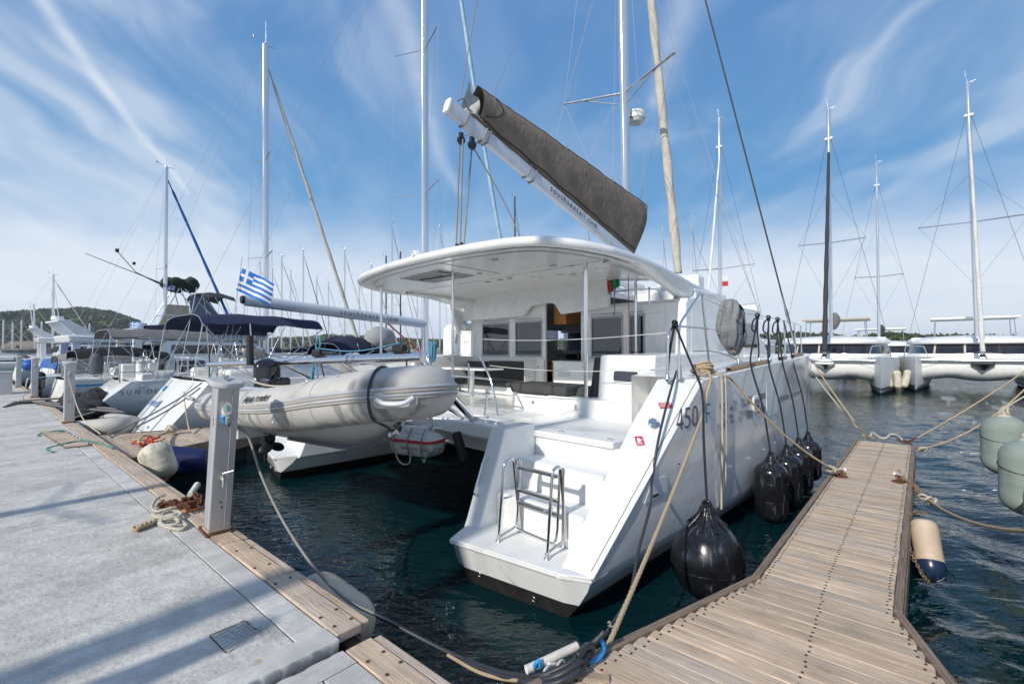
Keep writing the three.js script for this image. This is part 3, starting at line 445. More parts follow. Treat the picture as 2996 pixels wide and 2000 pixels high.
// ---- details on the starboard hull side
{
  const on = (x) => x + 0.003, side = (g) => g.rotateY(Math.PI / 2);                       // x-y drawing turned so that it runs forward along -z
  const txt = (s, f, y, size, m, name, tr = 0) => { const g = side(word(s, size, font, tr)); const p = part(name, g, m, hullS); p.position.set(on(0), y, -f); return p; };
  txt('450', 1.56, 1.53, 0.235, greyInk, 'number_lettering', 0.012); txt('F', 2.30, 1.53, 0.235, tealInk, 'letter_lettering');
  seed(41); const sq = std(lin(0.36, 0.36, 0.38), 0.5);
  for (const [f, y, n] of [[2.74, 1.70, 1], [2.90, 1.705, 2], [3.22, 1.71, 2], [3.53, 1.715, 2], [2.86, 1.625, 1], [3.12, 1.635, 3], [3.50, 1.65, 4], [2.84, 1.525, 1], [3.10, 1.535, 2], [3.45, 1.55, 4], [2.70, 1.45, 1], [2.84, 1.45, 2], [3.15, 1.465, 2], [3.40, 1.475, 2]]) for (let k = 0; k < n; k++) part('decal_square', boxAt(0.001, 0.0035, y - 0.028, y + 0.028, -(f + k * 0.072), -(f + k * 0.072 + 0.052), 0.0005), sq, hullS);
  const block = std(lin(0.20, 0.21, 0.22), 0.35);
  for (const [f0, f1, y0, y1] of [[3.74, 3.98, 1.64, 1.755], [3.74, 3.98, 1.44, 1.55], [4.22, 4.56, 1.67, 1.76], [4.22, 4.56, 1.47, 1.56], [5.35, 6.0, 1.78, 1.86], [5.35, 6.0, 1.56, 1.68], [6.1, 7.4, 1.80, 1.88], [6.1, 7.4, 1.58, 1.70]]) { const rows = []; for (let k = 0; k <= 6; k++) { const f = mix(f0, f1, k / 6), x = hullX(f) + 0.004; rows.push([L(x, y0, f), L(x, y1, f)]); } part('stripe', grid(rows), block, hullS); }
  function hullX(f) { const t = clamp((f - 1.4) / (BOW - 1.4)); return t < 0.30 ? -0.004 : -0.004 - 0.87 * 0.93 * Math.pow((t - 0.30) / 0.70, 2.1); }
  globalThis.catHullX = hullX;
  // opening port with white surround
  const pl = part('porthole', slab(roundPoly(rectXY(3.96, 4.24, 1.51, 1.74), 0.06), 0, 0.022, 0.006, (a, b, c) => [c, b, -a]), gel, hullS); part('pane', slab(roundPoly(rectXY(4.02, 4.19, 1.55, 1.70), 0.03), 0.018, 0.026, 0.002, (a, b, c) => [c, b, -a]), darkGlass, pl);
  const pn = part('hull_panel', slab(roundPoly([[4.60, 1.38], [5.18, 1.40], [5.20, 1.93], [4.60, 1.91]], 0.10), -0.004, 0.008, 0.003, (a, b, c) => [c + hullX(a), b, -a]), phys(lin(0.66, 0.69, 0.72), 0.12, { clearcoat: 0.6 }), hullS);
  // recessed hand hold near the waterline
  const hh = part('hand_hold', slab(roundPoly([[0.86, 0.88], [1.36, 0.90], [1.36, 1.08], [1.06, 1.10]], 0.05), 0.001, 0.010, 0.004, (a, b, c) => [c - 0.012, b, -a]), phys(lin(0.62, 0.66, 0.70), 0.3), hullS); part('drain', boxAt(-0.006, 0.004, 0.915, 0.94, -1.04, -1.16, 0.004), blackPlastic, hh);
  const lt = part('through_hull', at(new THREE.CylinderGeometry(0.016, 0.016, 0.014, 10), 0.004, 1.48, -2.98, 0, 0, Math.PI / 2), blackPlastic, hullS);
  part('through_hull', at(new THREE.CylinderGeometry(0.009, 0.009, 0.012, 10), 0.002, 1.16, -1.62, 0, 0, Math.PI / 2), blackPlastic, hullS);
  // fuel filler and stickers on the sloping bulwark
  const slope = Math.atan2(1.6, 2.28) , place = (m, s, u) => { const a = [0, 2.28 * s, mix(0.45, 2.05, s)], b = [-0.34, s < 0.75 ? mix(-0.02, 1.25, s / 0.75) : mix(1.25, 1.79, (s - 0.75) / 0.25), s < 0.75 ? mix(0.45, 1.63, s / 0.75) : mix(1.63, 2.05, (s - 0.75) / 0.25)]; const A = L(...[a[0], a[2], a[1]]), B = L(b[0], b[2], b[1]); const e1 = A.clone().sub(B).normalize(), up = L(0, 1.6, 2.28).normalize(), n = e1.clone().cross(up).normalize().multiplyScalar(1); const e2 = n.clone().cross(e1); m.matrixAutoUpdate = true; m.quaternion.setFromRotationMatrix(new THREE.Matrix4().makeBasis(e1, e2, n)); m.position.copy(A.lerp(B, u)).addScaledVector(n, 0.011); };
  const fl = part('fuel_filler', [at(new THREE.CylinderGeometry(0.062, 0.066, 0.012, 24), 0, 0, 0.004, Math.PI / 2), at(new THREE.TorusGeometry(0.05, 0.005, 6, 24), 0, 0, 0.011), at(rbox(0.05, 0.012, 0.008, 0.003), 0, 0, 0.013)], steel, hullS); place(fl, 0.725, 0.55);
  const st = (nm, s, u, w, h2, lines) => { const m = part(nm, slab(roundPoly(rectXY(-w / 2, w / 2, -h2 / 2, h2 / 2), 0.008), 0, 0.002, 0), redInk, hullS); place(m, s, u); lines(m); return m; };
  st('diesel_sticker', 0.625, 0.66, 0.085, 0.11, (m) => { part('pump_symbol', [boxAt(-0.024, 0.008, -0.02, 0.03, 0.002, 0.004, 0.001), boxAt(-0.03, 0.014, -0.028, -0.022, 0.002, 0.004, 0.001), boxAt(0.012, 0.018, -0.006, 0.024, 0.002, 0.004, 0.001), boxAt(0.018, 0.028, -0.006, 0.0, 0.002, 0.004, 0.001), boxAt(0.023, 0.028, -0.004, 0.016, 0.002, 0.004, 0.001)], whiteInk, m); const w = part('diesel_word', word('DIESEL', 0.014, fontBold), whiteInk, m); w.position.set(-0.033, -0.047, 0.002); });
  st('notice_sticker', 0.835, 0.52, 0.155, 0.075, (m) => { const ls = []; for (let k = 0; k < 4; k++) ls.push(boxAt(-0.068, rnd(0.02, 0.045), 0.022 - k * 0.015, 0.027 - k * 0.015, 0.002, 0.0035, 0.0005)); ls.push(boxAt(0.054, 0.07, 0.006, 0.028, 0.002, 0.0035, 0.0005)); part('notice_lines', ls, whiteInk, m); });
  // grab rail on the inner bulwark
  part('grab_rail', bend([L(-1.69, 0.76, 0.18), L(-1.70, 0.78, 0.115), L(-1.70, 1.15, 0.255), L(-1.69, 1.17, 0.335)], 0.014, 0.05), steel, hullS);
}
// ---- folded boarding ladder on the starboard platform
{
  const t = part('boarding_ladder', bend([L(-0.53, 0.46, 0.02), L(-0.53, 1.27, 0.10), L(-0.535, 1.29, 0.22), L(-0.55, 0.46, 0.34)], 0.0155, 0.08, 10), steel, cat);
  part('hoop', bend([L(-1.15, 0.46, -0.02), L(-1.15, 1.25, 0.06), L(-1.155, 1.27, 0.20), L(-1.17, 0.46, 0.32)], 0.0155, 0.08, 10), steel, t);
  part('inner_frame', bend([L(-1.13, 1.24, 0.28), L(-1.13, 0.62, 0.235), L(-1.13, 0.535, 0.21), L(-0.59, 0.52, 0.20), L(-0.585, 0.62, 0.235), L(-0.58, 1.20, 0.27)], 0.0135, 0.09, 10), steel, t);
  for (const x of [-1.155, -0.545]) part('strut', [bar(L(x + 0.01, 0.50, 0.0), L(x + 0.02, 0.56, 0.27), 0.012), bar(L(x + 0.022, 1.26, 0.25), L(x + 0.022, 0.60, 0.25), 0.013)], steelDull, t);
  for (const y of [1.17, 0.93, 0.80]) part('rung', boxAt(-1.13, -0.58, y - 0.018, y + 0.014, -0.225, -0.27, 0.006), steelDull, t);
  for (const [x, f] of [[-0.53, 0.02], [-0.55, 0.34], [-1.15, -0.02], [-1.17, 0.32]]) part('foot', [at(new THREE.CylinderGeometry(0.032, 0.036, 0.010, 14), x, 0.46, -f), at(new THREE.CylinderGeometry(0.019, 0.019, 0.05, 10), x, 0.485, -f)], steelDull, t);
  for (const x of [-1.13, -0.58]) part('knob', bar(L(x - 0.05, 0.86, 0.08), L(x + 0.01, 0.885, 0.15), 0.011), steelDull, t);
  for (const x of [-1.155, -0.545]) part('clamp', boxAt(x - 0.018, x + 0.03, 1.20, 1.245, -0.225, -0.275, 0.006), steelDull, t);
}
// ---- bridge deck, aft beam, coamings
{
  const b = part('bridge_deck', [boxAt(-6.66, -1.76, 0.92, 1.30, -1.25, -9.5, 0.04), boxAt(-6.64, -1.80, 1.18, 1.412, -0.98, -4.8, 0.03)], gel, cat);
  part('aft_beam', boxAt(-6.66, -1.78, 1.20, 1.424, -0.86, -1.20, 0.05), gel, b);
  part('deck_panel', boxAt(-6.0, -2.45, 1.40, 1.4165, -1.25, -2.2, 0.006), gelMatt, b);
  // mooring cleat on the beam
  part('deck_cleat', [boxAt(-3.05, -2.95, 1.42, 1.475, -0.99, -1.03, 0.01), boxAt(-2.75, -2.65, 1.42, 1.475, -0.99, -1.03, 0.01), bar(L(-3.25, 1.485, 1.01), L(-2.45, 1.485, 1.01), 0.018)], whitePlastic, b);
  // black runners under the beam
  for (const [x, w] of [[-2.9, 0.05], [-4.4, 0.05]]) part('runner', at(boxAt(-w, w, -0.42, 0, -0.05, 0.05, 0.01), x, 1.25, -0.80, 0, 0, 0.5), blackPlastic, b);
}
{
  const c = part('aft_bench', sideSlab(roundPoly([[2.42, 1.40], [2.45, 1.685], [3.05, 1.69], [3.05, 1.40]], 0.02), -2.62, -0.98, 0.015), gel, cat);
  part('seat_cushion', sideSlab(roundPoly([[2.42, 1.69], [2.42, 1.84], [3.02, 1.86], [3.04, 1.69]], 0.06), -3.45, -2.22, 0.03), cushion, c);
  part('seat_cushion', sideSlab(roundPoly([[2.62, 1.69], [2.70, 1.83], [3.6, 1.85], [3.6, 1.69]], 0.06), -2.20, -1.96, 0.03), cushion, c);
  part('bench_base', sideSlab(roundPoly([[2.46, 1.40], [2.50, 1.68], [3.0, 1.68], [3.0, 1.40]], 0.02), -3.40, -2.63, 0.015), gel, c);
  for (const x of [-3.2, -2.5]) part('cushion_seam', boxAt(x - 0.012, x + 0.012, 1.72, 1.848, -2.413, -3.0, 0.004), charcoal, c);
  part('bench_latch', boxAt(-2.05, -2.015, 1.50, 1.58, -2.415, -2.43, 0.005), steel, c); part('bench_lamp', at(new THREE.CylinderGeometry(0.025, 0.025, 0.012, 12), -2.95, 1.55, -2.46, Math.PI / 2 - 0.1), steelDull, c);
  // coachroof box over the aft cabin, with a small opening window aft
  const k = part('aft_cabin_top', sideSlab(roundPoly([[2.74, 1.42], [2.86, 2.34, 0.05], [6.2, 2.40], [6.2, 1.42]], 0.02), -1.88, -0.94, 0.03), gel, cat);
  const w = part('window_frame', slab(roundPoly(rectXY(-0.25, 0.25, -0.105, 0.105), 0.06), 0, 0.03, 0.01), gel, k); w.position.copy(L(-1.38, 2.02, 2.815)); w.rotation.x = -0.13;
  const pn = part('window_pane', slab(roundPoly(rectXY(-0.205, 0.205, -0.075, 0.075), 0.035), 0.025, 0.034, 0.002), plexi, w);
  part('backrest', sideSlab(roundPoly([[2.72, 1.66], [2.86, 2.30], [2.98, 2.31], [2.98, 1.66]], 0.03), -2.00, -1.885, 0.03), cushion, k);
}
// ---- saloon: aft bulkhead with windows and open door, side and front walls, inside
{
  const z = -4.8, b = part('aft_bulkhead', [
    boxAt(-7.35, -4.70, 1.42, 2.255, z, z - 0.06, 0.01), boxAt(-3.70, -1.75, 1.42, 2.255, z, z - 0.06, 0.01),
    boxAt(-7.35, -6.89, 2.255, 3.12, z, z - 0.06, 0.01), boxAt(-5.88, -5.68, 2.255, 3.12, z, z - 0.06, 0.01), boxAt(-4.80, -4.70, 2.255, 3.5, z, z - 0.06, 0.01), boxAt(-3.70, -3.44, 2.255, 3.5, z, z - 0.06, 0.01), boxAt(-2.67, -2.53, 2.255, 3.12, z, z - 0.06, 0.01), boxAt(-2.19, -1.75, 2.255, 3.12, z, z - 0.06, 0.01),
    boxAt(-7.35, -4.80, 3.12, 3.62, z, z - 0.06, 0.01), boxAt(-3.44, -1.75, 3.12, 3.30, z, z - 0.06, 0.01)], gel, cat);
  for (const [x0, x1, y0, y1] of [[-6.89, -5.88, 2.255, 3.12], [-5.68, -4.80, 2.255, 3.12], [-3.44, -2.67, 2.255, 3.12], [-2.53, -2.19, 2.255, 3.12]]) {
    const w = part('window', [boxAt(x0, x1, y0, y0 + 0.045, z + 0.012, z - 0.04, 0.006), boxAt(x0, x1, y1 - 0.045, y1, z + 0.012, z - 0.04, 0.006), boxAt(x0, x0 + 0.03, y0 + 0.045, y1 - 0.045, z + 0.012, z - 0.04, 0.006), boxAt(x1 - 0.03, x1, y0 + 0.045, y1 - 0.045, z + 0.012, z - 0.04, 0.006)], gelGrey, b);
    part('window_pane', boxAt(x0 + 0.02, x1 - 0.02, y0 + 0.03, y1 - 0.03, z - 0.012, z - 0.018, 0.001), phys(lin(0.30, 0.25, 0.27), 0.02, { transmission: 1, thickness: 0, ior: 1.9 }), w);
    part('blind_rail', boxAt(x0 + 0.02, x1 - 0.02, y1 + 0.03, y1 + 0.05, z + 0.02, z + 0.004, 0.004), greyPlastic, w);
  }
  for (const x of [-5.6, -5.25, -4.9]) part('sill_catch', boxAt(x - 0.03, x + 0.03, 2.262, 2.29, z + 0.03, z + 0.01, 0.006), steelDull, b);
  // overhead panel with the cut-out above the door
  const ov = [[-7.6, 3.20], [-5.25, 3.22, 0.05], [-5.05, 3.46, 0.14], [-4.32, 3.48, 0.14], [-4.13, 3.20, 0.05], [-2.9, 3.28], [-2.95, 3.92], [-7.75, 3.90]];
  part('overhead_panel', slab(roundPoly(ov, 0.02), -z - 0.16, -z - 0.06, 0.015, (a, y, c) => [a, y, -c]), gel, b);
  part('left_return', sideSlab([[4.2, 3.6], [4.75, 2.4], [4.8, 2.4], [4.8, 3.8], [4.2, 3.8]], -7.62, -7.50, 0.02), gel, b);
  // lower lockers
  const lk = part('locker_front', boxAt(-4.98, -4.72, 1.44, 2.20, z + 0.04, z + 0.002, 0.008), gel, b); part('locker_door', boxAt(-4.95, -4.76, 1.50, 2.14, z + 0.052, z + 0.035, 0.005), gel, lk); part('turn_knob', at(new THREE.CylinderGeometry(0.025, 0.025, 0.02, 14), -4.88, 2.03, z + 0.06, Math.PI / 2), steelDull, lk);
  const gl = part('galley_locker', boxAt(-4.22, -2.55, 1.44, 2.17, z + 0.30, z + 0.002, 0.015), gel, b);
  for (let k = 0; k < 4; k++) part('vent_slot', boxAt(-4.08, -3.75, 1.86 + k * 0.035, 1.873 + k * 0.035, z + 0.302, z + 0.296, 0.001), greyPlastic, gl); for (let k = 0; k < 3; k++) part('vent_slot', boxAt(-3.4, -3.2, 1.86 + k * 0.035, 1.873 + k * 0.035, z + 0.302, z + 0.296, 0.001), greyPlastic, gl);
  part('counter_lip', boxAt(-4.24, -2.53, 2.17, 2.19, z + 0.32, z + 0.002, 0.006), gel, gl);
  part('turn_knob', at(new THREE.CylinderGeometry(0.025, 0.025, 0.02, 14), -3.42, 2.08, z + 0.305, Math.PI / 2), steelDull, gl);
  // shell of the saloon
  const wl = (x0, x1, y0, y1, f0, f1) => boxAt(x0, x1, y0, y1, -f0, -f1, 0.01);
  const s = part('saloon', [wl(-7.35, -7.27, 1.42, 2.45, 4.87, 8.6), wl(-7.35, -7.27, 3.05, 3.55, 4.87, 8.6), wl(-7.35, -7.27, 2.45, 3.05, 4.87, 5.4), wl(-7.35, -7.27, 2.45, 3.05, 6.7, 7.0), wl(-1.45, -1.37, 1.42, 2.5, 4.87, 8.6), wl(-1.45, -1.37, 3.0, 3.30, 4.87, 8.6), wl(-1.45, -1.37, 2.5, 3.0, 4.87, 5.9), wl(-7.35, -1.37, 1.42, 2.42, 8.6, 8.68), wl(-7.35, -1.37, 2.98, 3.5, 8.6, 8.68), wl(-5.6, -5.4, 2.42, 2.98, 8.6, 8.68), wl(-3.2, -3.0, 2.42, 2.98, 8.6, 8.68), wl(-1.78, -1.37, 1.42, 3.30, 4.80, 4.87)], gel, cat);
  part('roof', [wl(-7.4, -3.0, 3.5, 3.62, 4.9, 8.8), wl(-3.0, -1.37, 3.28, 3.36, 4.86, 8.8)], gel, s);
  part('front_window', boxAt(-7.3, -1.4, 2.40, 3.0, -8.69, -8.70, 0.002), phys(lin(0.55, 0.55, 0.6), 0.02, { transmission: 1, thickness: 0 }), s); part('side_window', boxAt(-7.37, -7.375, 2.42, 3.07, -5.3, -8.5, 0.002), phys(lin(0.45, 0.45, 0.5), 0.02, { transmission: 1, thickness: 0 }), s); part('side_window', boxAt(-1.36, -1.355, 2.48, 3.02, -6.6, -8.5, 0.002), darkGlass, s);
  part('floor', boxAt(-7.27, -1.45, 1.36, 1.425, -4.81, -8.6, 0.002), woodWarm, s);
  part('wood_unit', boxAt(-4.68, -4.22, 1.43, 2.17, -5.0, -5.5, 0.01), woodWarm, s); part('wood_cabinet', boxAt(-4.66, -4.30, 3.02, 3.48, -5.05, -5.6, 0.01), woodWarm, s);
  part('counter', boxAt(-4.7, -2.6, 2.17, 2.21, -5.0, -5.6, 0.006), blackPlastic, s); part('galley_unit', boxAt(-4.2, -2.6, 1.43, 2.165, -5.02, -5.55, 0.01), woodWarm, s);
  part('appliance', [boxAt(-3.95, -3.7, 2.21, 2.40, -5.15, -5.4, 0.02), boxAt(-4.12, -4.05, 2.21, 2.36, -5.2, -5.27, 0.02), boxAt(-3.6, -3.4, 2.21, 2.33, -5.2, -5.4, 0.02)], blackPlastic, s);
  seed(3); const folds = (x, w) => { const rows = []; for (let i = 0; i <= 30; i++) { const u = i / 30, X = x + w * u, d = 0.03 * Math.sin(u * 26); rows.push([L(X, 2.28, 8.5 + d), L(X, 3.1, 8.5 + d * 0.8)]); } return grid(rows); };
  part('curtain', [folds(-4.5, 0.35), folds(-3.1, 0.3), folds(-6.2, 0.4)], std(lin(0.10, 0.07, 0.05), 0.95, { side: THREE.DoubleSide }), s);
  part('sofa', [boxAt(-7.2, -6.5, 1.43, 1.85, -5.6, -8.4, 0.05), boxAt(-7.2, -5.0, 1.43, 1.85, -7.9, -8.5, 0.05), boxAt(-7.2, -5.0, 1.85, 2.3, -8.3, -8.5, 0.05)], charcoal, s);
  part('saloon_table', boxAt(-6.3, -5.2, 2.05, 2.09, -6.2, -7.5, 0.01), woodWarm, s);
  // sloping coachroof forward of the saloon (its starboard side is seen behind the covered bag)
  part('coachroof_side', sideSlab(roundPoly([[4.95, 2.08], [4.98, 3.28], [5.4, 3.44], [6.4, 3.40], [8.9, 2.72], [9.4, 2.3], [9.4, 2.08]], 0.06), -1.62, -1.365, 0.05), gel, s);
  part('coachroof_front', sideSlab(roundPoly([[8.75, 2.1], [8.75, 3.5], [9.7, 2.35], [9.7, 2.1]], 0.05), -7.2, -1.62, 0.04), gel, s);
  part('roof_rail', bend([L(-1.5, 3.44, 5.35), L(-1.5, 3.56, 5.45), L(-1.5, 3.50, 6.4), L(-1.5, 3.05, 8.1), L(-1.5, 2.93, 8.15)], 0.016, 0.06), steel, s);
}
// ---- cockpit: table and L-shaped sofa
{
  const t = part('cockpit_table', topSlab(roundPoly([[-7.0, 3.2], [-5.05, 3.2], [-5.05, 3.85], [-7.0, 3.85]], 0.08), 1.985, 2.02, 0.012), gel, cat);
  for (const x of [-6.75, -5.75]) part('leg', [bar(L(x, 1.41, 3.5), L(x, 1.99, 3.5), 0.045, 0.05, 16), at(new THREE.CylinderGeometry(0.05, 0.09, 0.06, 16), x, 1.96, -3.5, Math.PI)], gel, t);
  const s = part('cockpit_sofa', boxAt(-7.3, -4.98, 1.42, 1.60, -4.0, -4.78, 0.03), gel, cat);
  part('seat_cushion', sideSlab(roundPoly([[3.95, 1.60], [3.93, 1.70], [4.65, 1.72], [4.65, 1.60]], 0.05), -6.62, -5.0, 0.03), cushion, s); part('seat_cushion', sideSlab(roundPoly([[3.9, 1.60], [3.88, 1.70], [4.65, 1.72], [4.65, 1.60]], 0.05), -7.3, -6.65, 0.03), cushion, s);
  part('back_cushion', sideSlab(roundPoly([[4.55, 1.72], [4.64, 2.15], [4.76, 2.16], [4.76, 1.72]], 0.05), -6.5, -5.05, 0.03), cushion, s); part('back_cushion', sideSlab(roundPoly([[4.55, 1.72], [4.64, 2.13], [4.76, 2.14], [4.76, 1.72]], 0.05), -7.3, -6.55, 0.03), cushion, s);
  part('sofa_end', boxAt(-5.0, -4.985, 1.42, 2.2, -4.4, -4.79, 0.01), gel, s);
  part('port_locker', boxAt(-7.5, -6.9, 1.42, 1.85, -2.5, -3.9, 0.03), gel, s);
  // pod on the port quarter behind the sofa
  const p = part('port_pod', slab(roundPoly([[-8.35, 2.1], [-8.35, 3.1, 0.25], [-7.75, 3.2, 0.12], [-7.35, 3.1], [-7.35, 2.1]], 0.06), 4.6, 5.6, 0.05, (a, y, c) => [a, y, -c]), gel, cat); part('pod_recess', boxAt(-7.95, -7.65, 2.60, 3.0, -4.59, -4.62, 0.02), gelGrey, p);
  part('port_deck_wall', boxAt(-8.3, -7.36, 1.4, 2.3, -3.0, -7.5, 0.05), gel, p);
}
// ---- cockpit roof on steel posts
{
  const RC = -4.42, FM = 4.75, FE = 6.7, half = (f) => mix(3.12, 2.62, Math.pow(clamp((f - 1.2) / 5.5), 1.5)), rear = (u) => 1.12 + 0.32 * Math.pow(Math.abs(u), 2) + 0.95 * Math.pow(Math.abs(u), 12), Y = (u, f) => 3.955 - 0.055 * u * u - 0.07 * Math.pow(Math.abs(u), 6) - 0.006 * (f - 1.2) - 0.16 * smooth(3, 6.7, f) * Math.pow(Math.abs(u), 3);
  const U = []; for (let i = 0; i <= 48; i++) { const a = i / 48 * 2 - 1; U.push(Math.sign(a) * (1 - Math.pow(1 - Math.abs(a), 1.6))); }
  const strip = (us, fa, fb, dy, n, ins = 0) => us.map((u) => { const row = []; for (let j = 0; j <= n; j++) { const f = mix(fa(u), fb, j / n); row.push(L(RC + u * half(f) * (1 - ins), Y(u, f) + dy, f)); } return row; });
  const Ul = U.filter((u) => u <= 0.42), r = part('cockpit_roof', [grid(strip(U, rear, FM, 0.075, 14), true), grid(strip(Ul, () => FM, FE, 0.075, 8), true)], gel, cat);
  part('lining', [grid(strip(U, (u) => rear(u) + 0.03, FM, -0.075, 14, 0.012), false), grid(strip(Ul, () => FM, FE, -0.075, 8, 0.012), false)], gel, r);
  // shallow groove round the lining, and the lip over the helm opening
  const gr = []; for (const u of U) gr.push(L(RC + u * half(rear(u)) * 0.93, Y(u, rear(u)) - 0.078, rear(u) + 0.22)); part('lining_seam', sweep(gr, () => 0.009, 6), gelGrey, r);
  part('helm_lip', sweep([L(RC + 0.42 * half(FE), Y(0.42, FE), FE), L(RC + 0.42 * half(FM + 0.2), Y(0.42, FM), FM + 0.2), L(RC + 0.46 * half(FM), Y(0.46, FM), FM + 0.04), L(RC + 0.95 * half(FM), Y(0.95, FM), FM)], () => 0.078, 10), gel, r);
  const path = []; for (let j = 16; j >= 0; j--) { const f = mix(rear(-1), FE, j / 16); path.push(L(RC - half(f), Y(-1, f), f)); } for (const u of U.slice(1, -1)) path.push(L(RC + u * half(rear(u)), Y(u, rear(u)), rear(u))); for (let j = 0; j <= 16; j++) { const f = mix(rear(1), FE, j / 16); path.push(L(RC + half(f), Y(1, f), f)); }
  part('rim', sweep(path, () => 0.074, 12), gel, r);
  for (const s of [-1, 1]) { const rows = []; for (let j = 0; j <= 14; j++) { const f = mix(2.7, FE, j / 14), d = 0.30 * smooth(0.0, 0.8, j / 14), x = RC + s * half(f), y = Y(s, f); rows.push([L(x + s * 0.07, y, f), L(x + s * 0.05, y - d * 0.6, f), L(x, y - d - 0.06, f), L(x - s * 0.10, y - d - 0.06, f), L(x - s * 0.20, y - d * 0.45 - 0.05, f), L(x - s * 0.34, y - 0.075, f), L(x - s * 0.30, y + 0.075, f)]); } const sk = part('side_skirt', grid(rows, s < 0), gel, r), e = rows[14]; const cap = new THREE.BufferGeometry().setFromPoints([e[0], e[1], e[6], e[1], e[5], e[6], e[1], e[4], e[5], e[1], e[3], e[4], e[1], e[2], e[3]].map((q) => q.clone())); cap.computeVertexNormals(); part('skirt_end', cap, gel, sk); }
  gel.side = THREE.DoubleSide;
  for (const [x, f, y0, y1, rr] of [[-1.95, 2.58, 1.68, 3.83, 0.033], [-4.40, 1.9, 1.42, 3.86, 0.022], [-6.85, 1.85, 1.42, 3.80, 0.027], [-2.32, 4.7, 2.36, 3.82, 0.028], [-2.12, 4.85, 2.36, 3.62, 0.016]]) { const p = part('roof_post', bar(L(x, y0, f), L(x, y1, f), rr, rr, 16), steel, r); part('post_foot', [at(new THREE.CylinderGeometry(rr * 1.1, rr * 1.6, 0.03, 16), x, y0 + 0.012, -f), at(new THREE.CylinderGeometry(rr * 1.6, rr * 1.2, 0.02, 16), x, y1 - 0.01, -f)], steelDull, p); }
  // hatch opening, down lights and ceiling lamps
  const under = (u, f) => L(RC + u * half(f), Y(u, f) - 0.082, f);
  const hw = part('roof_hatch', [boxAt(-0.66, 0.66, -0.01, 0.05, -0.42, -0.39, 0.004), boxAt(-0.66, 0.66, -0.01, 0.05, 0.39, 0.42, 0.004), boxAt(-0.66, -0.63, -0.01, 0.05, -0.39, 0.39, 0.004), boxAt(0.63, 0.66, -0.01, 0.05, -0.39, 0.39, 0.004)], gelGrey, r); hw.position.copy(under(-0.27, 2.15)); part('hatch_panel', boxAt(-0.63, 0.63, -0.004, 0.004, -0.39, 0.39, 0.002), phys(lin(0.16, 0.155, 0.15), 0.3), hw); part('slide_rail', [bar(V(-0.5, -0.014, 0.05), V(0.55, -0.014, -0.05), 0.009), boxAt(0.1, 0.2, -0.024, 0, -0.03, 0.05, 0.004), boxAt(0.56, 0.63, -0.02, 0, 0.1, 0.36, 0.004)], blackPlastic, hw);
  for (const [u, f] of [[-0.2, 3.3], [-0.07, 3.3], [0.03, 3.28], [0.02, 2.5], [0.55, 2.75], [0.63, 2.95], [0.42, 1.75]]) { const g = part('down_light', [boxAt(-0.05, 0.05, -0.008, 0.004, -0.035, 0.035, 0.004), boxAt(-0.03, 0.03, -0.011, -0.007, -0.018, 0.018, 0.001)], gelGrey, r); g.position.copy(under(u, f)); }
  for (const [u, f] of [[0.18, 3.6], [0.72, 3.5]]) { const g = part('ceiling_lamp', new THREE.SphereGeometry(0.13, 20, 10).scale(1, 0.3, 1), whitePlastic, r); g.position.copy(under(u, f)); }
  for (const [u, f] of [[0.38, 3.6], [0.46, 3.7], [0.55, 3.7]]) { const g = part('roof_catch', boxAt(-0.06, 0.06, -0.012, 0.004, -0.014, 0.014, 0.004), steelDull, r); g.position.copy(under(u, f)); g.rotation.y = 0.5; }
  part('panel_seam', [bar(under(-0.9, 2.75), under(0.86, 2.75), 0.005, 0.005, 5), bar(under(0.12, 1.3), under(0.12, 2.75), 0.005, 0.005, 5)], gelGrey, r);
  const dl = part('stern_light', [at(new THREE.CylinderGeometry(0.075, 0.085, 0.06, 20), 0, 0, 0, Math.PI / 2), at(new THREE.TorusGeometry(0.04, 0.014, 8, 20), 0, 0, 0.032), at(new THREE.SphereGeometry(0.022, 10, 8), 0, 0, 0.034)], gel, r); dl.position.copy(L(RC + 0.03, Y(0, 1.2) + 0.07, 1.09)); part('lens_ring', at(new THREE.TorusGeometry(0.045, 0.010, 8, 20), 0, 0, 0.036), steelDull, dl);
  part('roof_rail', bend([L(RC + 0.93 * half(2.6), Y(1, 2.6) + 0.08, 2.6), L(RC + 0.92 * half(2.8), Y(1, 2.8) + 0.20, 2.8), L(RC + 0.92 * half(6.3), Y(1, 6.3) + 0.22, 6.3), L(RC + 0.94 * half(6.5), Y(1, 6.5) + 0.08, 6.5)], 0.018, 0.06), steel, r);
}
// ---- helm station above the starboard side of the saloon
{
  const h = part('helm_station', [boxAt(-2.85, -1.55, 3.36, 3.62, -5.6, -7.2, 0.05), boxAt(-2.85, -1.9, 3.62, 4.05, -6.5, -6.9, 0.08)], gel, cat);
  part('helm_seat', [boxAt(-2.7, -1.75, 3.55, 3.75, -5.75, -6.3, 0.06), boxAt(-2.7, -1.75, 3.7, 4.0, -6.2, -6.32, 0.05)], gel, h);
  part('helm_ladder', [bend([L(-1.72, 2.45, 4.95), L(-1.72, 3.35, 4.98), L(-1.72, 3.45, 5.2)], 0.014, 0.06), bend([L(-1.42, 2.45, 4.95), L(-1.42, 3.35, 4.98), L(-1.42, 3.45, 5.2)], 0.014, 0.06), bar(L(-1.72, 2.7, 4.955), L(-1.42, 2.7, 4.955), 0.012), bar(L(-1.72, 2.95, 4.965), L(-1.42, 2.95, 4.965), 0.012), bar(L(-1.72, 3.2, 4.975), L(-1.42, 3.2, 4.975), 0.012)], steel, h);
  part('guard_rail', bend([L(-3.0, 3.62, 5.0), L(-2.6, 3.62, 4.9), L(-1.95, 3.58, 4.9), L(-1.95, 3.3, 4.9)], 0.012, 0.08), steel, h);
}
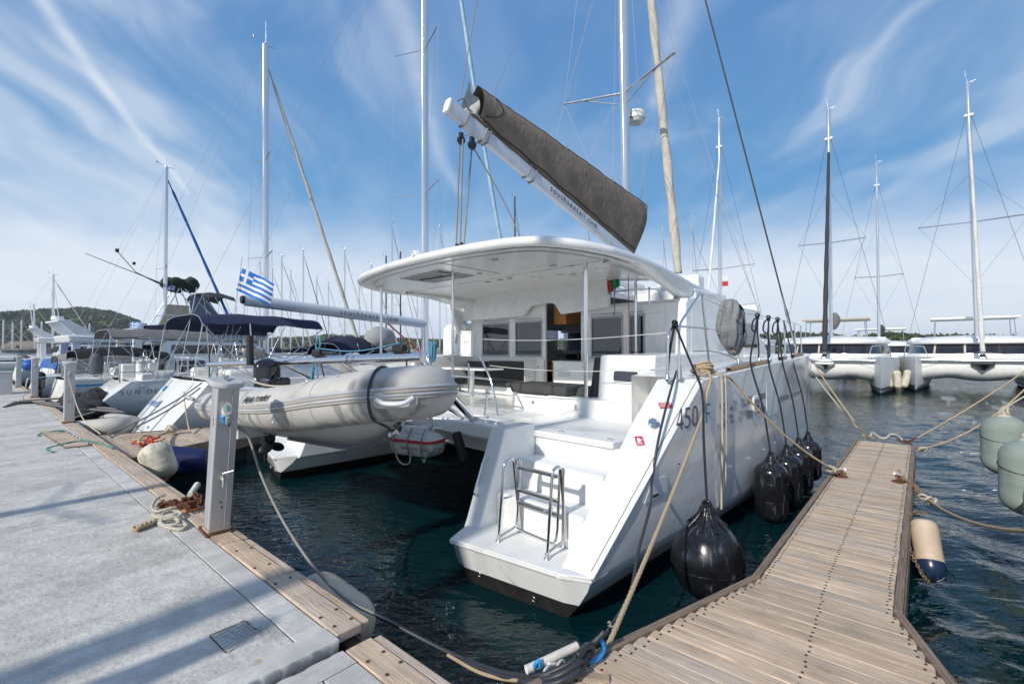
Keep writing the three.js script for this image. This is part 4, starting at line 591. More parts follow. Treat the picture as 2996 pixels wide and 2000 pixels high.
// ---- mast, boom, sail bag
{
  const m = part('mast', oval(L(XC - 0.42, 3.4, 8.25), L(XC - 0.42, 23, 7.75), 0.115, 0.165, 20), alu, cat);
  const S = (px, py) => catPt(px, py, 'x', XC);
  const mastAt = (y) => L(XC - 0.42, y, 8.25 - 0.5 * (y - 3.4) / 19.6);
  for (const [s, x2, y2, f2] of [[-1, -1.75, 0.0, -0.55], [1, 1.75, 0.0, -0.55]]) { const a = mastAt(9.62), b = a.clone().add(V(x2, 0.15, 0.5)); part('spreader', oval(a, b, 0.03, 0.075, 10), alu, m); part('brace', bar(mastAt(9.28), a.clone().lerp(b, 0.7), 0.012), wireMat, m); }
  const rd = mastAt(9.12); const q = part('radar', new THREE.CylinderGeometry(0.27, 0.27, 0.2, 24), whitePlastic, m); q.position.copy(rd).add(V(0.05, 0, -0.5)); part('radar_bracket', boxAt(-0.06, 0.06, -0.14, -0.1, 0, 0.5, 0.01), steelDull, q); part('lower_shell', new THREE.CylinderGeometry(0.26, 0.2, 0.09, 24).translate(0, -0.145, 0), whitePlastic, q);
  // rigging
  const tip = (s) => mastAt(9.62).add(V(s * 1.75, 0.15, 0.5)), head = mastAt(21.5);
  for (const s of [-1, 1]) { part('cap_shroud', [bar(head, tip(s), 0.0055, 0.0055, 6), bar(tip(s), L(XC + s * 3.55, 3.0, 6.5), 0.0055, 0.0055, 6)], wireMat, m); part('lower_shroud', bar(mastAt(9.9), L(XC + s * 3.4, 2.4, 6.0), 0.0055, 0.0055, 6), wireMat, m); part('diamond_stay', [bar(mastAt(15), tip(s), 0.006, 0.006, 6), bar(tip(s), mastAt(5.2), 0.006, 0.006, 6)], wireMat, m); }
  // the long black-sheathed shroud that ends in a turnbuckle on the starboard side deck
  const c0 = catPt(2290, 868, 'x', -0.2), c1 = catPt(2326, 1005, 'x', -0.2), up = catPt(2064, 0, 'x', -1.15), c2 = up.clone().sub(c0).multiplyScalar(1.6).add(c0);
  part('shroud', bar(c0, c2, 0.014, 0.014, 8), wireDark, m); part('turnbuckle', [bar(c1, c0, 0.020, 0.016, 10), bar(c1.clone().lerp(c0, 0.45), c1.clone().lerp(c0, 0.75), 0.027, 0.027, 10), at(rbox(0.05, 0.10, 0.03, 0.01), c1.x, c1.y, c1.z)], steel, m);
  part('shroud', bar(catPt(2222, 912, 'x', -0.2), catPt(2062, 480, 'x', -1.4).sub(catPt(2222, 912, 'x', -0.2)).multiplyScalar(4).add(catPt(2222, 912, 'x', -0.2)), 0.006, 0.006, 6), wireMat, m);
  // furled headsail on the forestay, seen right of the mast
  const fs0 = catPt(1985, 800, 'x', -4.1), fs1 = catPt(1905, 0, 'x', -4.15); seed(8);
  { const d = fs1.clone().sub(fs0), end = fs0.clone().addScaledVector(d, 1.7), pts = []; for (let i = 0; i <= 160; i++) pts.push(fs0.clone().lerp(end, i / 160)); part('furled_headsail', sweep(pts, (t, s, a) => 0.125 + 0.012 * Math.sin(a * 2 + s * 3.2) + 0.008 * Math.sin(a * 3 - s * 5) - 0.03 * t, 12), sailCloth, m); }
  // boom
  const b0 = S(1312, 312), b1 = S(1842, 752), dir = b1.clone().sub(b0).normalize(), upv = V(1, 0, 0).cross(dir).normalize(); if (upv.y < 0) upv.negate();
  const P = (t, u, x) => b0.clone().lerp(b1, t).addScaledVector(upv, u).add(V(x, 0, 0));
  const sect = roundPoly([[-0.065, -0.135], [0.065, -0.135], [0.085, 0.0], [0.07, 0.135], [-0.07, 0.135], [-0.085, 0.0]], 0.035, 3);
  const ring = (t) => { const o = sect.map(([x, u]) => P(t, u, x)); o.push(o[0].clone()); return o; };
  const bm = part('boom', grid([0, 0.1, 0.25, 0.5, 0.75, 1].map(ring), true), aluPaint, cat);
  const cap = part('boom_end', slab(roundPoly([[-0.07, -0.14], [0.07, -0.14], [0.09, 0.0], [0.075, 0.14], [-0.075, 0.14], [-0.09, 0.0]], 0.035, 3), -0.03, 0.03, 0.015, (x, u, c) => { const q = b0.clone().addScaledVector(upv, u).addScaledVector(dir, c - 0.02); return [q.x + x, q.y, q.z]; }), whitePlastic, bm);
  for (const u of [0.03, -0.03]) part('end_screw', at(new THREE.CylinderGeometry(0.008, 0.008, 0.01, 8), ...b0.clone().addScaledVector(upv, u).addScaledVector(dir, -0.055).toArray(), Math.PI / 2), steelDull, cap);
  // lettering on the starboard side of the boom, its baseline along the boom
  { const w = word('southseasail.com', 0.125, font, 0.03), len = w.userData.width; const p = part('lettering', w, blackInk, bm); const e1 = dir.clone(), n = V(1, 0, 0), e2 = n.clone().cross(e1); p.quaternion.setFromRotationMatrix(new THREE.Matrix4().makeBasis(e1, e2, n)); const st = S(1602, 552); p.position.copy(b0).addScaledVector(dir, st.clone().sub(b0).dot(dir)).addScaledVector(upv, -0.055); p.position.x = XC + 0.088; const tt = 0.0; }
  // lashings
  for (const t of [0.06, 0.135, 0.15, 0.335, 0.365]) part('lashing', tube(sect.concat([sect[0]]).map(([x, u]) => P(t + u * 0.02, u * 1.13, x * 1.13)), 0.016, 50, 6), ropeGrey, bm);
  part('lashing', tube([P(0.02, 0.2, 0.05), P(0.035, 0.32, 0.03), P(0.06, 0.24, 0.02), P(0.09, 0.22, 0.06), P(0.11, 0.17, 0.1)], 0.014, 30, 6), ropeGrey, bm);
  // sail bag lofted along the boom
  const A0 = S(1396, 252), A1 = S(1893, 602), B0 = P(0.10, 0.15, 0), B1 = P(1.02, 0.13, 0); seed(14);
  const rows = []; for (let i = 0; i <= 60; i++) {
    const t = i / 60, top = A0.clone().lerp(A1, t), bot = B0.clone().lerp(B1, t), row = []; 
    const th = (0.19 - 0.02 * t) * (t > 0.97 ? 0.7 : 1), N = 14;
    for (let j = 0; j <= 2 * N; j++) { const side = j <= N ? 1 : -1, v = j <= N ? j / N : (2 * N - j) / N, p = bot.clone().lerp(top, v), bul = 0.02 + th * Math.pow(Math.sin(Math.min(1, v * 1.02) * Math.PI), 0.8) * (v > 0.98 ? 0.3 : 1) + 0.016 * Math.sin(t * 40 + v * 9) * (1 - v) + 0.05 * (fbm(t * 9, v * 3 + side * 5, 91, 4) - 0.5); p.x += side * Math.max(0.004, bul); p.y += 0.03 * (fbm(t * 30, v * 2, 93, 3) - 0.5) * v; row.push(p); }
    rows.push(row);
  }
  const bag = part('sail_bag', grid(rows, false), taupe, cat); taupe.side = THREE.DoubleSide;
  part('bag_seam', tube(rows.map((r) => r[14].clone().add(V(0, 0.004, 0))), 0.012, 120, 6), taupe, bag);
  part('bag_piping', tube(rows.slice(0, 60).map((r, i) => r[Math.min(13, 1 + 0)].clone().add(V(0.006, 0, 0))), 0.010, 120, 6), blackCloth, bag);
  part('bag_edge_loop', tube([rows[4][13].clone().add(V(0.01, 0, 0)), rows[5][9].clone().add(V(0.012, 0, 0)), rows[4][5].clone().add(V(0.012, 0, 0)), rows[1][2].clone().add(V(0.012, 0, 0))], 0.008, 30, 6), blackCloth, bag);
  const slp = rows[0].map((p) => p.clone()); const sr = []; for (let i = 0; i <= 8; i++) { const t = i / 8; sr.push([0, 0.25, 0.5, 0.75, 1].map((v) => B0.clone().lerp(A0, v * 0.62 + 0.08).addScaledVector(dir, -0.36 * t * (1 - 0.2 * v) + 0.03).add(V(0.07 * Math.sin(t * 5 + v * 3), 0.10 * t * v, 0)))); } part('sail_end', grid(sr, false), cloth(lin(0.55, 0.55, 0.53), { side: THREE.DoubleSide }), bag);
  for (const t of [0.07, 0.42, 0.72, 0.98]) { const p = rows[Math.round(t * 60)][14]; part('lazy_jack_loop', [bar(p.clone().add(V(0.02, -0.12, 0)), p.clone().add(V(0.02, 0.10, -0.02)), 0.010), boxAt(p.x + 0.0, p.x + 0.03, p.y - 0.16, p.y - 0.05, p.z - 0.015, p.z + 0.015, 0.005)], ropeGrey, bag); part('lazy_jack', bar(p.clone().add(V(0.01, 0.1, 0)), mastAt(17.5), 0.005, 0.005, 5), wireMat, bag); }
  // topping lift, mainsheet with blocks
  part('topping_lift', bar(P(0.03, 0.27, 0), catPt(1395, 0, 'x', XC).sub(P(0.03, 0.27, 0)).multiplyScalar(2.2).add(P(0.03, 0.27, 0)), 0.010, 0.010, 6), ropeGrey, bm);
  const blk = (p, s = 1) => [at(new THREE.CylinderGeometry(0.055 * s, 0.055 * s, 0.05 * s, 14).rotateZ(Math.PI / 2), p.x, p.y, p.z), at(rbox(0.04 * s, 0.17 * s, 0.07 * s, 0.015), p.x, p.y + 0.03, p.z)];
  const k1 = S(1349, 410), k2 = S(1381, 424), base = catPt(1346, 735, 'f', 2.05);
  part('sheet_block', blk(k1, 1.3), blackPlastic, bm); part('sheet_block', blk(k2, 1.4), blackPlastic, bm); part('sheet_block', [...blk(base.clone().add(V(-0.08, 0.02, 0)), 1.2), ...blk(base.clone().add(V(0.06, 0.02, 0)), 1.2)], blackPlastic, bm);
  for (const [a, b] of [[k1.clone().add(V(-0.04, 0, 0)), base.clone().add(V(-0.12, 0, 0))], [k1.clone().add(V(0.05, 0, 0)), base.clone().add(V(0.0, 0, 0))], [k2, base.clone().add(V(0.10, 0, 0))]]) part('mainsheet', cord([a, a.clone().lerp(b, 0.5), b], 0.016, 0.3, 7), ropeGrey, bm);
  part('sheet_tail', cord([k2, catPt(1480, 600, 'x', XC), catPt(1532, 718, 'x', XC + 0.1)], 0.013, 0.3, 6), ropeGrey, bm);
  for (const [k, t] of [[k1, 0.09], [k2, 0.145]]) part('block_strop', [bar(k.clone().add(V(0, 0.06, 0)), P(t, -0.2, 0.08), 0.010), bar(k.clone().add(V(0, 0.06, 0)), P(t - 0.02, -0.2, -0.08), 0.010)], ropeGrey, bm);
}
// ---- rails and lifelines
{
  const p = part('starboard_pushpit', bend([L(-0.16, 2.09, 1.98), L(-0.18, 2.62, 2.02), L(-0.20, 2.74, 2.10), L(-0.20, 3.15, 2.68), L(-0.21, 3.14, 2.76), L(-0.20, 2.09, 2.96)], 0.016, 0.07, 10), steel, cat);
  part('pushpit_leg', bend([L(-0.22, 2.08, 1.80), L(-0.22, 2.60, 1.83), L(-0.22, 2.70, 1.96), L(-0.20, 2.70, 2.90)], 0.014, 0.09, 10), steel, p);
  part('post_base', [at(new THREE.CylinderGeometry(0.022, 0.034, 0.16, 12), -0.16, 2.15, -1.98), at(new THREE.CylinderGeometry(0.022, 0.034, 0.05, 12), -0.22, 2.10, -1.80), at(new THREE.CylinderGeometry(0.022, 0.034, 0.05, 12), -0.20, 2.11, -2.96)], steelDull, p);
  const st = []; for (const f of [3.85, 4.75, 5.35, 5.95, 6.45, 7.6, 8.8]) { const x = catHullX(f) - 0.14; st.push([x, f]); const s = part('stanchion', [bar(L(x, 2.2, f), L(x - 0.02, 2.98, f + 0.02), 0.0135), at(new THREE.CylinderGeometry(0.018, 0.03, 0.06, 10), x, 2.26, -f)], steel, cat); }
  for (const h of [2.97, 2.62]) { const pts = [h > 2.8 ? L(-0.21, 3.10, 2.74) : L(-0.2, 2.70, 2.9), ...st.map(([x, f]) => L(x - 0.01, h, f))]; const gs = []; for (let i = 0; i < pts.length - 1; i++) gs.push(bar(pts[i], pts[i + 1], 0.004, 0.004, 5)); part('lifeline', gs, wireMat, cat); }
  // gate at the cockpit: bent rail, wires across the stern to the starboard pushpit
  const g = part('stern_rail', bend([L(-2.86, 1.42, 1.58), L(-3.06, 1.95, 1.62), L(-3.42, 2.38, 1.66), L(-3.75, 2.40, 1.66), L(-4.38, 2.30, 1.72)], 0.017, 0.12, 10), steel, cat);
  part('rail_post', [bar(L(-3.02, 1.42, 1.45), L(-3.02, 1.72, 1.5), 0.017), bar(L(-4.38, 1.71, 1.72), L(-3.02, 1.72, 1.5), 0.014), bar(L(-4.38, 1.98, 1.72), L(-3.08, 1.96, 1.62), 0.015)], steel, g);
  const wires = [[catPt(1412, 992, 'f', 1.65), L(-0.22, 2.62, 1.84), 0.05], [catPt(1433, 1069, 'f', 1.62), L(-0.22, 2.20, 1.82), 0.06], [catPt(1453, 1149, 'f', 1.58), catPt(1680, 1168, 'f', 2.2), 0.03]];
  for (const [a, b, s] of wires) part('stern_wire', cord(hang(a, b, s, 6), 0.0055, 0.1, 6), std(lin(0.6, 0.6, 0.58), 0.5), g);
  part('wire_tensioner', [bar(catPt(1900, 979, 'x', -0.5), L(-0.22, 2.62, 1.84), 0.010), bar(catPt(1905, 1083, 'x', -0.5), L(-0.22, 2.20, 1.82), 0.010)], steel, g);
  // white bracket board on the rail
  const bb = part('bracket_board', at(rbox(0.235, 0.42, 0.07, 0.008), 0, 0, 0), whitePlastic, g); const bp = catPt(1366, 1005, 'f', 1.62); bb.position.copy(bp); bb.rotation.set(0.02, 0.15, -0.03);
  for (const [x, y] of [[-0.09, 0.18], [0.09, 0.18], [-0.09, -0.18], [0.09, -0.18], [-0.02, 0.03], [0.045, 0.03]]) part('board_screw', at(new THREE.CylinderGeometry(0.012, 0.012, 0.012, 10), x, y, 0.036, Math.PI / 2), steelDull, bb);
  part('bracket_post', bar(L(bp.x - 0.0, 1.72, 1.66), L(bp.x, 2.2, 1.66), 0.016), steel, g);
  // teak strip along the toe rail
  for (const [f0, f1] of [[3.2, 4.9], [5.6, 6.0], [6.6, 7.8]]) { const rows = []; for (let i = 0; i <= 8; i++) { const f = mix(f0, f1, i / 8), x = catHullX(f) - 0.03, y = 2.05 + 0.26 * Math.sin(Math.min(1, (f - 2.28) / (BOW - 2.28) * 1.2) * Math.PI / 2) + 0.012; rows.push([L(x + 0.012, y, f), L(x + 0.012, y + 0.055, f), L(x - 0.05, y + 0.06, f), L(x - 0.05, y, f)]); } part('teak_strip', grid(rows, true), teakStrip, cat); }
  part('hatch_dome', new THREE.SphereGeometry(0.2, 20, 10, 0, 6.3, 0, 1.4).scale(1, 0.3, 1), phys(lin(0.25, 0.26, 0.28), 0.15), cat).position.copy(L(-0.55, 2.09, 3.5));
  part('whip_aerial', bar(L(-2.28, 2.36, 4.4), L(-2.30, 3.8, 4.4), 0.008, 0.008, 6), ropeRed, cat);
  part('deck_strap', cord([L(-1.3, 2.4, 4.9), L(-0.9, 2.38, 5.0), L(-0.4, 2.16, 5.1)], 0.008), blackPlastic, cat);
}
// ================================================================ fenders, ropes and other gear
const lathe = (pts, n = 28) => new THREE.LatheGeometry(pts.map(([r, y]) => new THREE.Vector2(r, y)), n);
function sleeve(h, r, n = 28, top = 0.16) { const p = [[0.001, -h / 2 - 0.0]]; for (let i = 0; i <= 10; i++) { const a = -Math.PI / 2 + i / 10 * Math.PI / 2; p.push([Math.max(0.002, r * Math.cos(a)), -h / 2 + r * 0.75 + r * 0.75 * Math.sin(a)]); } for (let i = 1; i < 9; i++) p.push([r * (1 + 0.012 * Math.sin(i * 2.1)), mix(-h / 2 + r * 0.75, h / 2 - r * 0.8, i / 9)]); for (let i = 0; i <= 10; i++) { const a = i / 10 * Math.PI / 2; p.push([Math.max(0.03, r * Math.cos(a)), h / 2 - r * 0.8 + r * 0.8 * Math.sin(a)]); } return lathe(p, n); }
function blackFender(pos, h, r, label, group) {
  const t = thing('black_fender', label, 'fender', pos.toArray(), 0, group);
  part('body', sleeve(h, r), rubber, t);
  const neck = part('neck', [lathe([[0.10, h / 2 - 0.03], [0.075, h / 2 + 0.02], [0.05, h / 2 + 0.06], [0.036, h / 2 + 0.10], [0.001, h / 2 + 0.11]], 18), at(new THREE.TorusGeometry(0.028, 0.013, 8, 16), 0, h / 2 + 0.10, 0)], rubber, t);
  part('seam', [at(new THREE.TorusGeometry(r * 1.005, 0.004, 6, 36), 0, h * 0.16, 0, Math.PI / 2), at(new THREE.TorusGeometry(r * 1.005, 0.004, 6, 36), 0, -h * 0.14, 0, Math.PI / 2)], rubber, t);
  part('end_plug', at(new THREE.CylinderGeometry(0.03, 0.02, 0.05, 12), 0, -h / 2, 0), rubber, t);
  return t;
}
{
  // four sleeve fenders along the starboard side, hung from the lifelines
  const spots = [[2246, 1326, 0.215, 0.84, 2222, 925, 'black sleeve fender on the hull, the nearest of the four sleeves'], [2297, 1306, 0.21, 0.80, 2262, 925, 'black sleeve fender on the hull, second of the four sleeves from the stern'], [2329, 1284, 0.20, 0.78, 2296, 940, 'black sleeve fender on the hull, third of the four sleeves from the stern'], [2349, 1266, 0.20, 0.74, 2338, 1060, 'black sleeve fender nearest the bow, far end of the row']];
  spots.forEach(([px, py, r, h, lx, ly, label], i) => {
    const f = [3.95, 4.75, 5.55, 6.35][i], xx = globalThis.catHullX(f) + r + 0.03; let a = catPt(px, py, 'f', f); a.x = xx; const top = cat.localToWorld(a.clone());
    const eye = top.clone(), p = blackFender(V(eye.x, eye.y - h / 2 - 0.1, eye.z), h, r, label, 'sleeve fenders along the catamaran side');
    const edge = catW(globalThis.catHullX(f - 0.1) + 0.02, 2.24, f - 0.1), rail = catW(globalThis.catHullX([4.75, 5.35, 5.95, 6.45][i]) - 0.16, 2.96, [4.75, 5.35, 5.95, 6.45][i]);
    one('fender_line', cord([rail, rail.clone().lerp(edge, 0.5).add(V(0, 0.01, 0)), edge, edge.clone().add(V(0.02, -0.12, 0)), edge.clone().lerp(eye, 0.5).add(V(0.03, 0, 0)), eye], 0.0125, 0.05), ropeNavy, ['navy fender line to the nearest black sleeve fender', 'navy fender line to the second black sleeve fender from the stern', 'navy fender line to the third black sleeve fender from the stern', 'navy fender line to the bow-most black sleeve fender'][i], 'rope', 'navy fender lines');
    if (i < 3) { const k = thing('spare_line_loop', ['navy rope loop tied off on the lifeline above the nearest sleeve fender', 'navy rope loop tied on the stanchion above the second sleeve fender', 'navy rope loop tied on the stanchion above the third sleeve fender'][i], 'rope', rail.toArray(), 0, 'spare ends of the fender lines'); part('loop', tube([V(0, 0, 0), V(-0.06, -0.08, 0.02), V(-0.07, -0.22, 0.03), V(-0.02, -0.26, 0.02), V(0.0, -0.15, 0.01), V(0, 0, 0)], 0.013, 40, 7), ropeNavy, k); part('knot', [tube([V(-0.028, 0.02, 0), V(0, 0.04, 0.024), V(0.028, 0.02, 0), V(0, -0.02, -0.024)], 0.012, 24, 7, true), tube([V(-0.02, -0.03, 0), V(0, -0.01, 0.022), V(0.022, -0.03, 0), V(0, -0.045, -0.02)], 0.011, 24, 7, true)], ropeNavy, k); part('tail', cord([V(0, -0.26, 0.02), V(0.02, -0.45, 0.02), V(0.01, -0.7, 0.0)], 0.011), ropeNavy, k); }
  });
  // the big pear-shaped fender
  const c = atDepth(2070, 1620, 4.55), t = thing('round_black_fender', 'big black pear-shaped fender hanging just above the water beside the pontoon', 'fender', [c.x, 0.40, c.z]);
  const p = []; for (let i = 0; i <= 28; i++) { const a = -Math.PI / 2 + i / 28 * (Math.PI * 0.97), y = 0.37 * Math.sin(a), k = y > 0 ? Math.pow(Math.cos(a), 0.92) * (1 - 0.10 * (y / 0.37)) : Math.cos(a); p.push([Math.max(0.002, 0.335 * k), y > 0 ? y * 1.06 : y * 0.98]); }
  part('body', lathe(p, 48), rubber, t);
  const ribs = []; for (let i = 0; i < 8; i++) { const a = i / 8 * 6.283, q = (r, y) => V(r * Math.cos(a), y, r * Math.sin(a)); ribs.push(tube([q(0.05, 0.50), q(0.075, 0.44), q(0.12, 0.385), q(0.19, 0.32)], 0.018, 16, 6)); }
  part('neck', [lathe([[0.15, 0.34], [0.10, 0.40], [0.062, 0.47], [0.05, 0.52], [0.001, 0.535]], 20), ...ribs, at(new THREE.TorusGeometry(0.036, 0.018, 8, 16), 0, 0.525, 0)], rubber, t);
  part('mould_line', at(new THREE.TorusGeometry(0.334, 0.004, 6, 48), 0, -0.03, 0, Math.PI / 2), rubber, t);
  const eye = V(c.x, 0.94, c.z), e1 = catW(0.03, 1.97, 2.14), pul = cat.localToWorld(catPt(1975, 948, 'x', -0.19));
  one('fender_line', cord([pul, pul.clone().lerp(e1, 0.5), e1, e1.clone().add(V(0.02, -0.15, 0)), e1.clone().lerp(eye, 0.5), eye], 0.013, 0.05), ropeNavy, 'navy fender line from the stern rail down to the big pear-shaped fender', 'rope', 'navy fender lines');
  const kn = thing('rail_knot', 'navy rope knotted round the top of the starboard stern rail', 'rope', pul.toArray()); part('wraps', [0, 1, 2].map((k) => tube([V(-0.027, 0.026 * k - 0.03, 0.0), V(0, 0.026 * k - 0.012, 0.03), V(0.027, 0.026 * k - 0.03, 0), V(0, 0.026 * k - 0.045, -0.03)], 0.012, 24, 7, true)), ropeNavy, kn); part('tail', cord([V(0, -0.05, 0.03), V(-0.05, -0.35, 0.05), V(-0.09, -0.68, 0.04)], 0.016), ropeNavy, kn);
  const bot = V(c.x, 0.03, c.z); 
}
// ---- shore power cable over the bulwark to the heap of hoses
{
  const A = cat.localToWorld(catPt(1980, 1085, 'x', -0.2)), pts = [A, cat.localToWorld(catPt(1960, 1150, 'x', -0.12)), cat.localToWorld(catPt(1925, 1300, 'x', -0.06)).add(V(0.02, 0.04, 0.04)), cat.localToWorld(catPt(1908, 1405, 'x', 0.02)), atDepth(1900, 1490, 4.15), atDepth(1868, 1610, 3.9), atDepth(1845, 1730, 3.65), atDepth(1785, 1838, 3.35), onY(1690, 1930, 0.62)];
  one('shore_cable', cord(pts, 0.014, 0.04, 8), hoseBlack, 'black shore power cable running down over the sloping stern bulwark', 'cable');
  const tie = atDepth(1788, 1832, 3.34), kt = thing('cable_tie', 'scrap of grey cord tied round the black shore cable', 'cord', tie.toArray()); part('wrap', tube([V(-0.02, 0, 0), V(0, 0.012, 0.02), V(0.02, 0, 0), V(0, -0.012, -0.02)], 0.006, 20, 6, true), ropeGrey, kt); part('ends', [tube([V(0, 0, 0), V(0.03, 0.01, 0), V(0.025, -0.06, 0.01), V(0.0, -0.085, 0)], 0.006, 16, 6), tube([V(0, 0.0, 0), V(-0.012, 0.03, 0), V(-0.02, 0.022, 0.01)], 0.007, 12, 6)], ropeGrey, kt);
}
// ---- mooring ropes of the catamaran
const clP = catW(-0.16, 2.09, 2.62);
{
  const b = onY(1780, 1886, 0.61);
  one('mooring_rope', rope([clP.clone().add(V(0.06, 0.08, 0)), catW(0.015, 2.06, 2.45), catW(0.03, 1.88, 2.30), ...hang(catW(0.05, 1.7, 2.17), b, 0.05, 5)], 0.017, 0.016), ropeCream, 'thick cream mooring rope running from the stern cleat down to the pontoon corner', 'rope', 'cream mooring ropes');
  for (const [px, py, dx, lab] of [[2088, 1508, 0.02, 'longer of two cream rope ends hanging straight down the hull side'], [2103, 1468, 0.08, 'shorter of two cream rope ends hanging straight down the hull side']]) { const f = 2.72 + dx * 2, e = cat.localToWorld(catPt(px, py, 'x', 0.035)); one('hanging_rope', rope([clP.clone().add(V(0.02, 0.08, -dx)), catW(0.02, 2.075, f), catW(0.03, 1.95, f), catW(0.03, 1.5, f + 0.01), V(e.x, e.y, catW(0.03, 1, f).z)], 0.014, 0.014), ropeWhite, lab, 'rope', 'rope ends over the hull'); }
  const e2 = onY(2440, 1372, 0.74); one('mooring_rope', rope([clP.clone().add(V(0.04, 0.05, -0.1)), catW(0.03, 2.07, 2.95), ...hang(catW(0.05, 2.0, 3.1), e2, 0.12, 6)], 0.015, 0.02), ropeCream, 'cream mooring rope slanting forward across the hull to a pontoon cleat', 'rope', 'cream mooring ropes');
  // turns of rope round the stern cleat
  seed(17); const k = thing('cleated_rope', 'heap of cream rope wound round the catamaran stern cleat', 'rope', clP.toArray(), 0.2); const gs = []; for (let i = 0; i < 7; i++) { const a = rnd(0, 3.1), r = rnd(0.07, 0.11), pts = []; for (let j = 0; j < 12; j++) { const u = j / 12 * 6.283; pts.push(V(r * 1.3 * Math.cos(u), 0.03 + i * 0.016 + 0.045 * Math.sin(u + a), r * Math.sin(u))); } gs.push(sweep(curvePts([...pts, pts[0]], 60), () => 0.016, 8, 3, 150)); } part('turns', gs, ropeCream, k); part('end', rope([V(0.1, 0.12, 0), V(0.02, 0.17, 0.06), V(-0.1, 0.12, 0.05)], 0.015), ropeWhite, k);
  part('stern_cleat', [boxAt(-0.14, -0.08, -0.0, 0.06, -0.025, 0.025, 0.008), boxAt(0.08, 0.14, 0, 0.06, -0.025, 0.025, 0.008), bar(V(-0.24, 0.07, 0), V(0.24, 0.07, 0), 0.017)], steel, cat).position.copy(L(-0.16, 2.09, 2.62)); cat.children[cat.children.length - 1].rotation.y = Math.PI / 2;
  part('fairlead', bar(L(-0.04, 2.10, 2.35), L(-0.04, 2.11, 3.15), 0.014), steelDull, cat);
}
// ---- chains: links as small tori along a path
function chainGeo(pts, r = 0.014, step = 0.04, sd = 1) { seed(sd); const c = curveByLength(pts, step), gs = []; for (let i = 0; i < c.length - 1; i++) { const d = c[i + 1].clone().sub(c[i]).normalize(), m = new THREE.Matrix4().makeRotationFromQuaternion(new THREE.Quaternion().setFromUnitVectors(V(1, 0, 0), d)), g = new THREE.TorusGeometry(r, r * 0.32, 5, 10).scale(1.5, 1, 1).rotateX((i % 2 ? Math.PI / 2 : 0) + rnd(-0.4, 0.4)); g.applyMatrix4(m).translate(c[i].x + rnd(-0.004, 0.004), c[i].y + rnd(-0.003, 0.003), c[i].z); gs.push(g); } return mergeAll(gs); }
function pontoonCleat(label, p, turn, arm) {
  const t = thing('pontoon_cleat', label, 'cleat', p.toArray(), turn, 'cleats on the pontoon'); part('base', boxAt(-0.06, 0.06, 0, 0.014, -0.09, 0.09, 0.004), rust, t); part('stem', boxAt(-0.018, 0.018, 0.012, 0.075, -0.03, 0.03, 0.008), rust, t);
  part('horn', bar(V(0, 0.06, -0.12), V(0, 0.13, 0.14), 0.02, 0.017, 10), whitePlastic, t); return t;
}
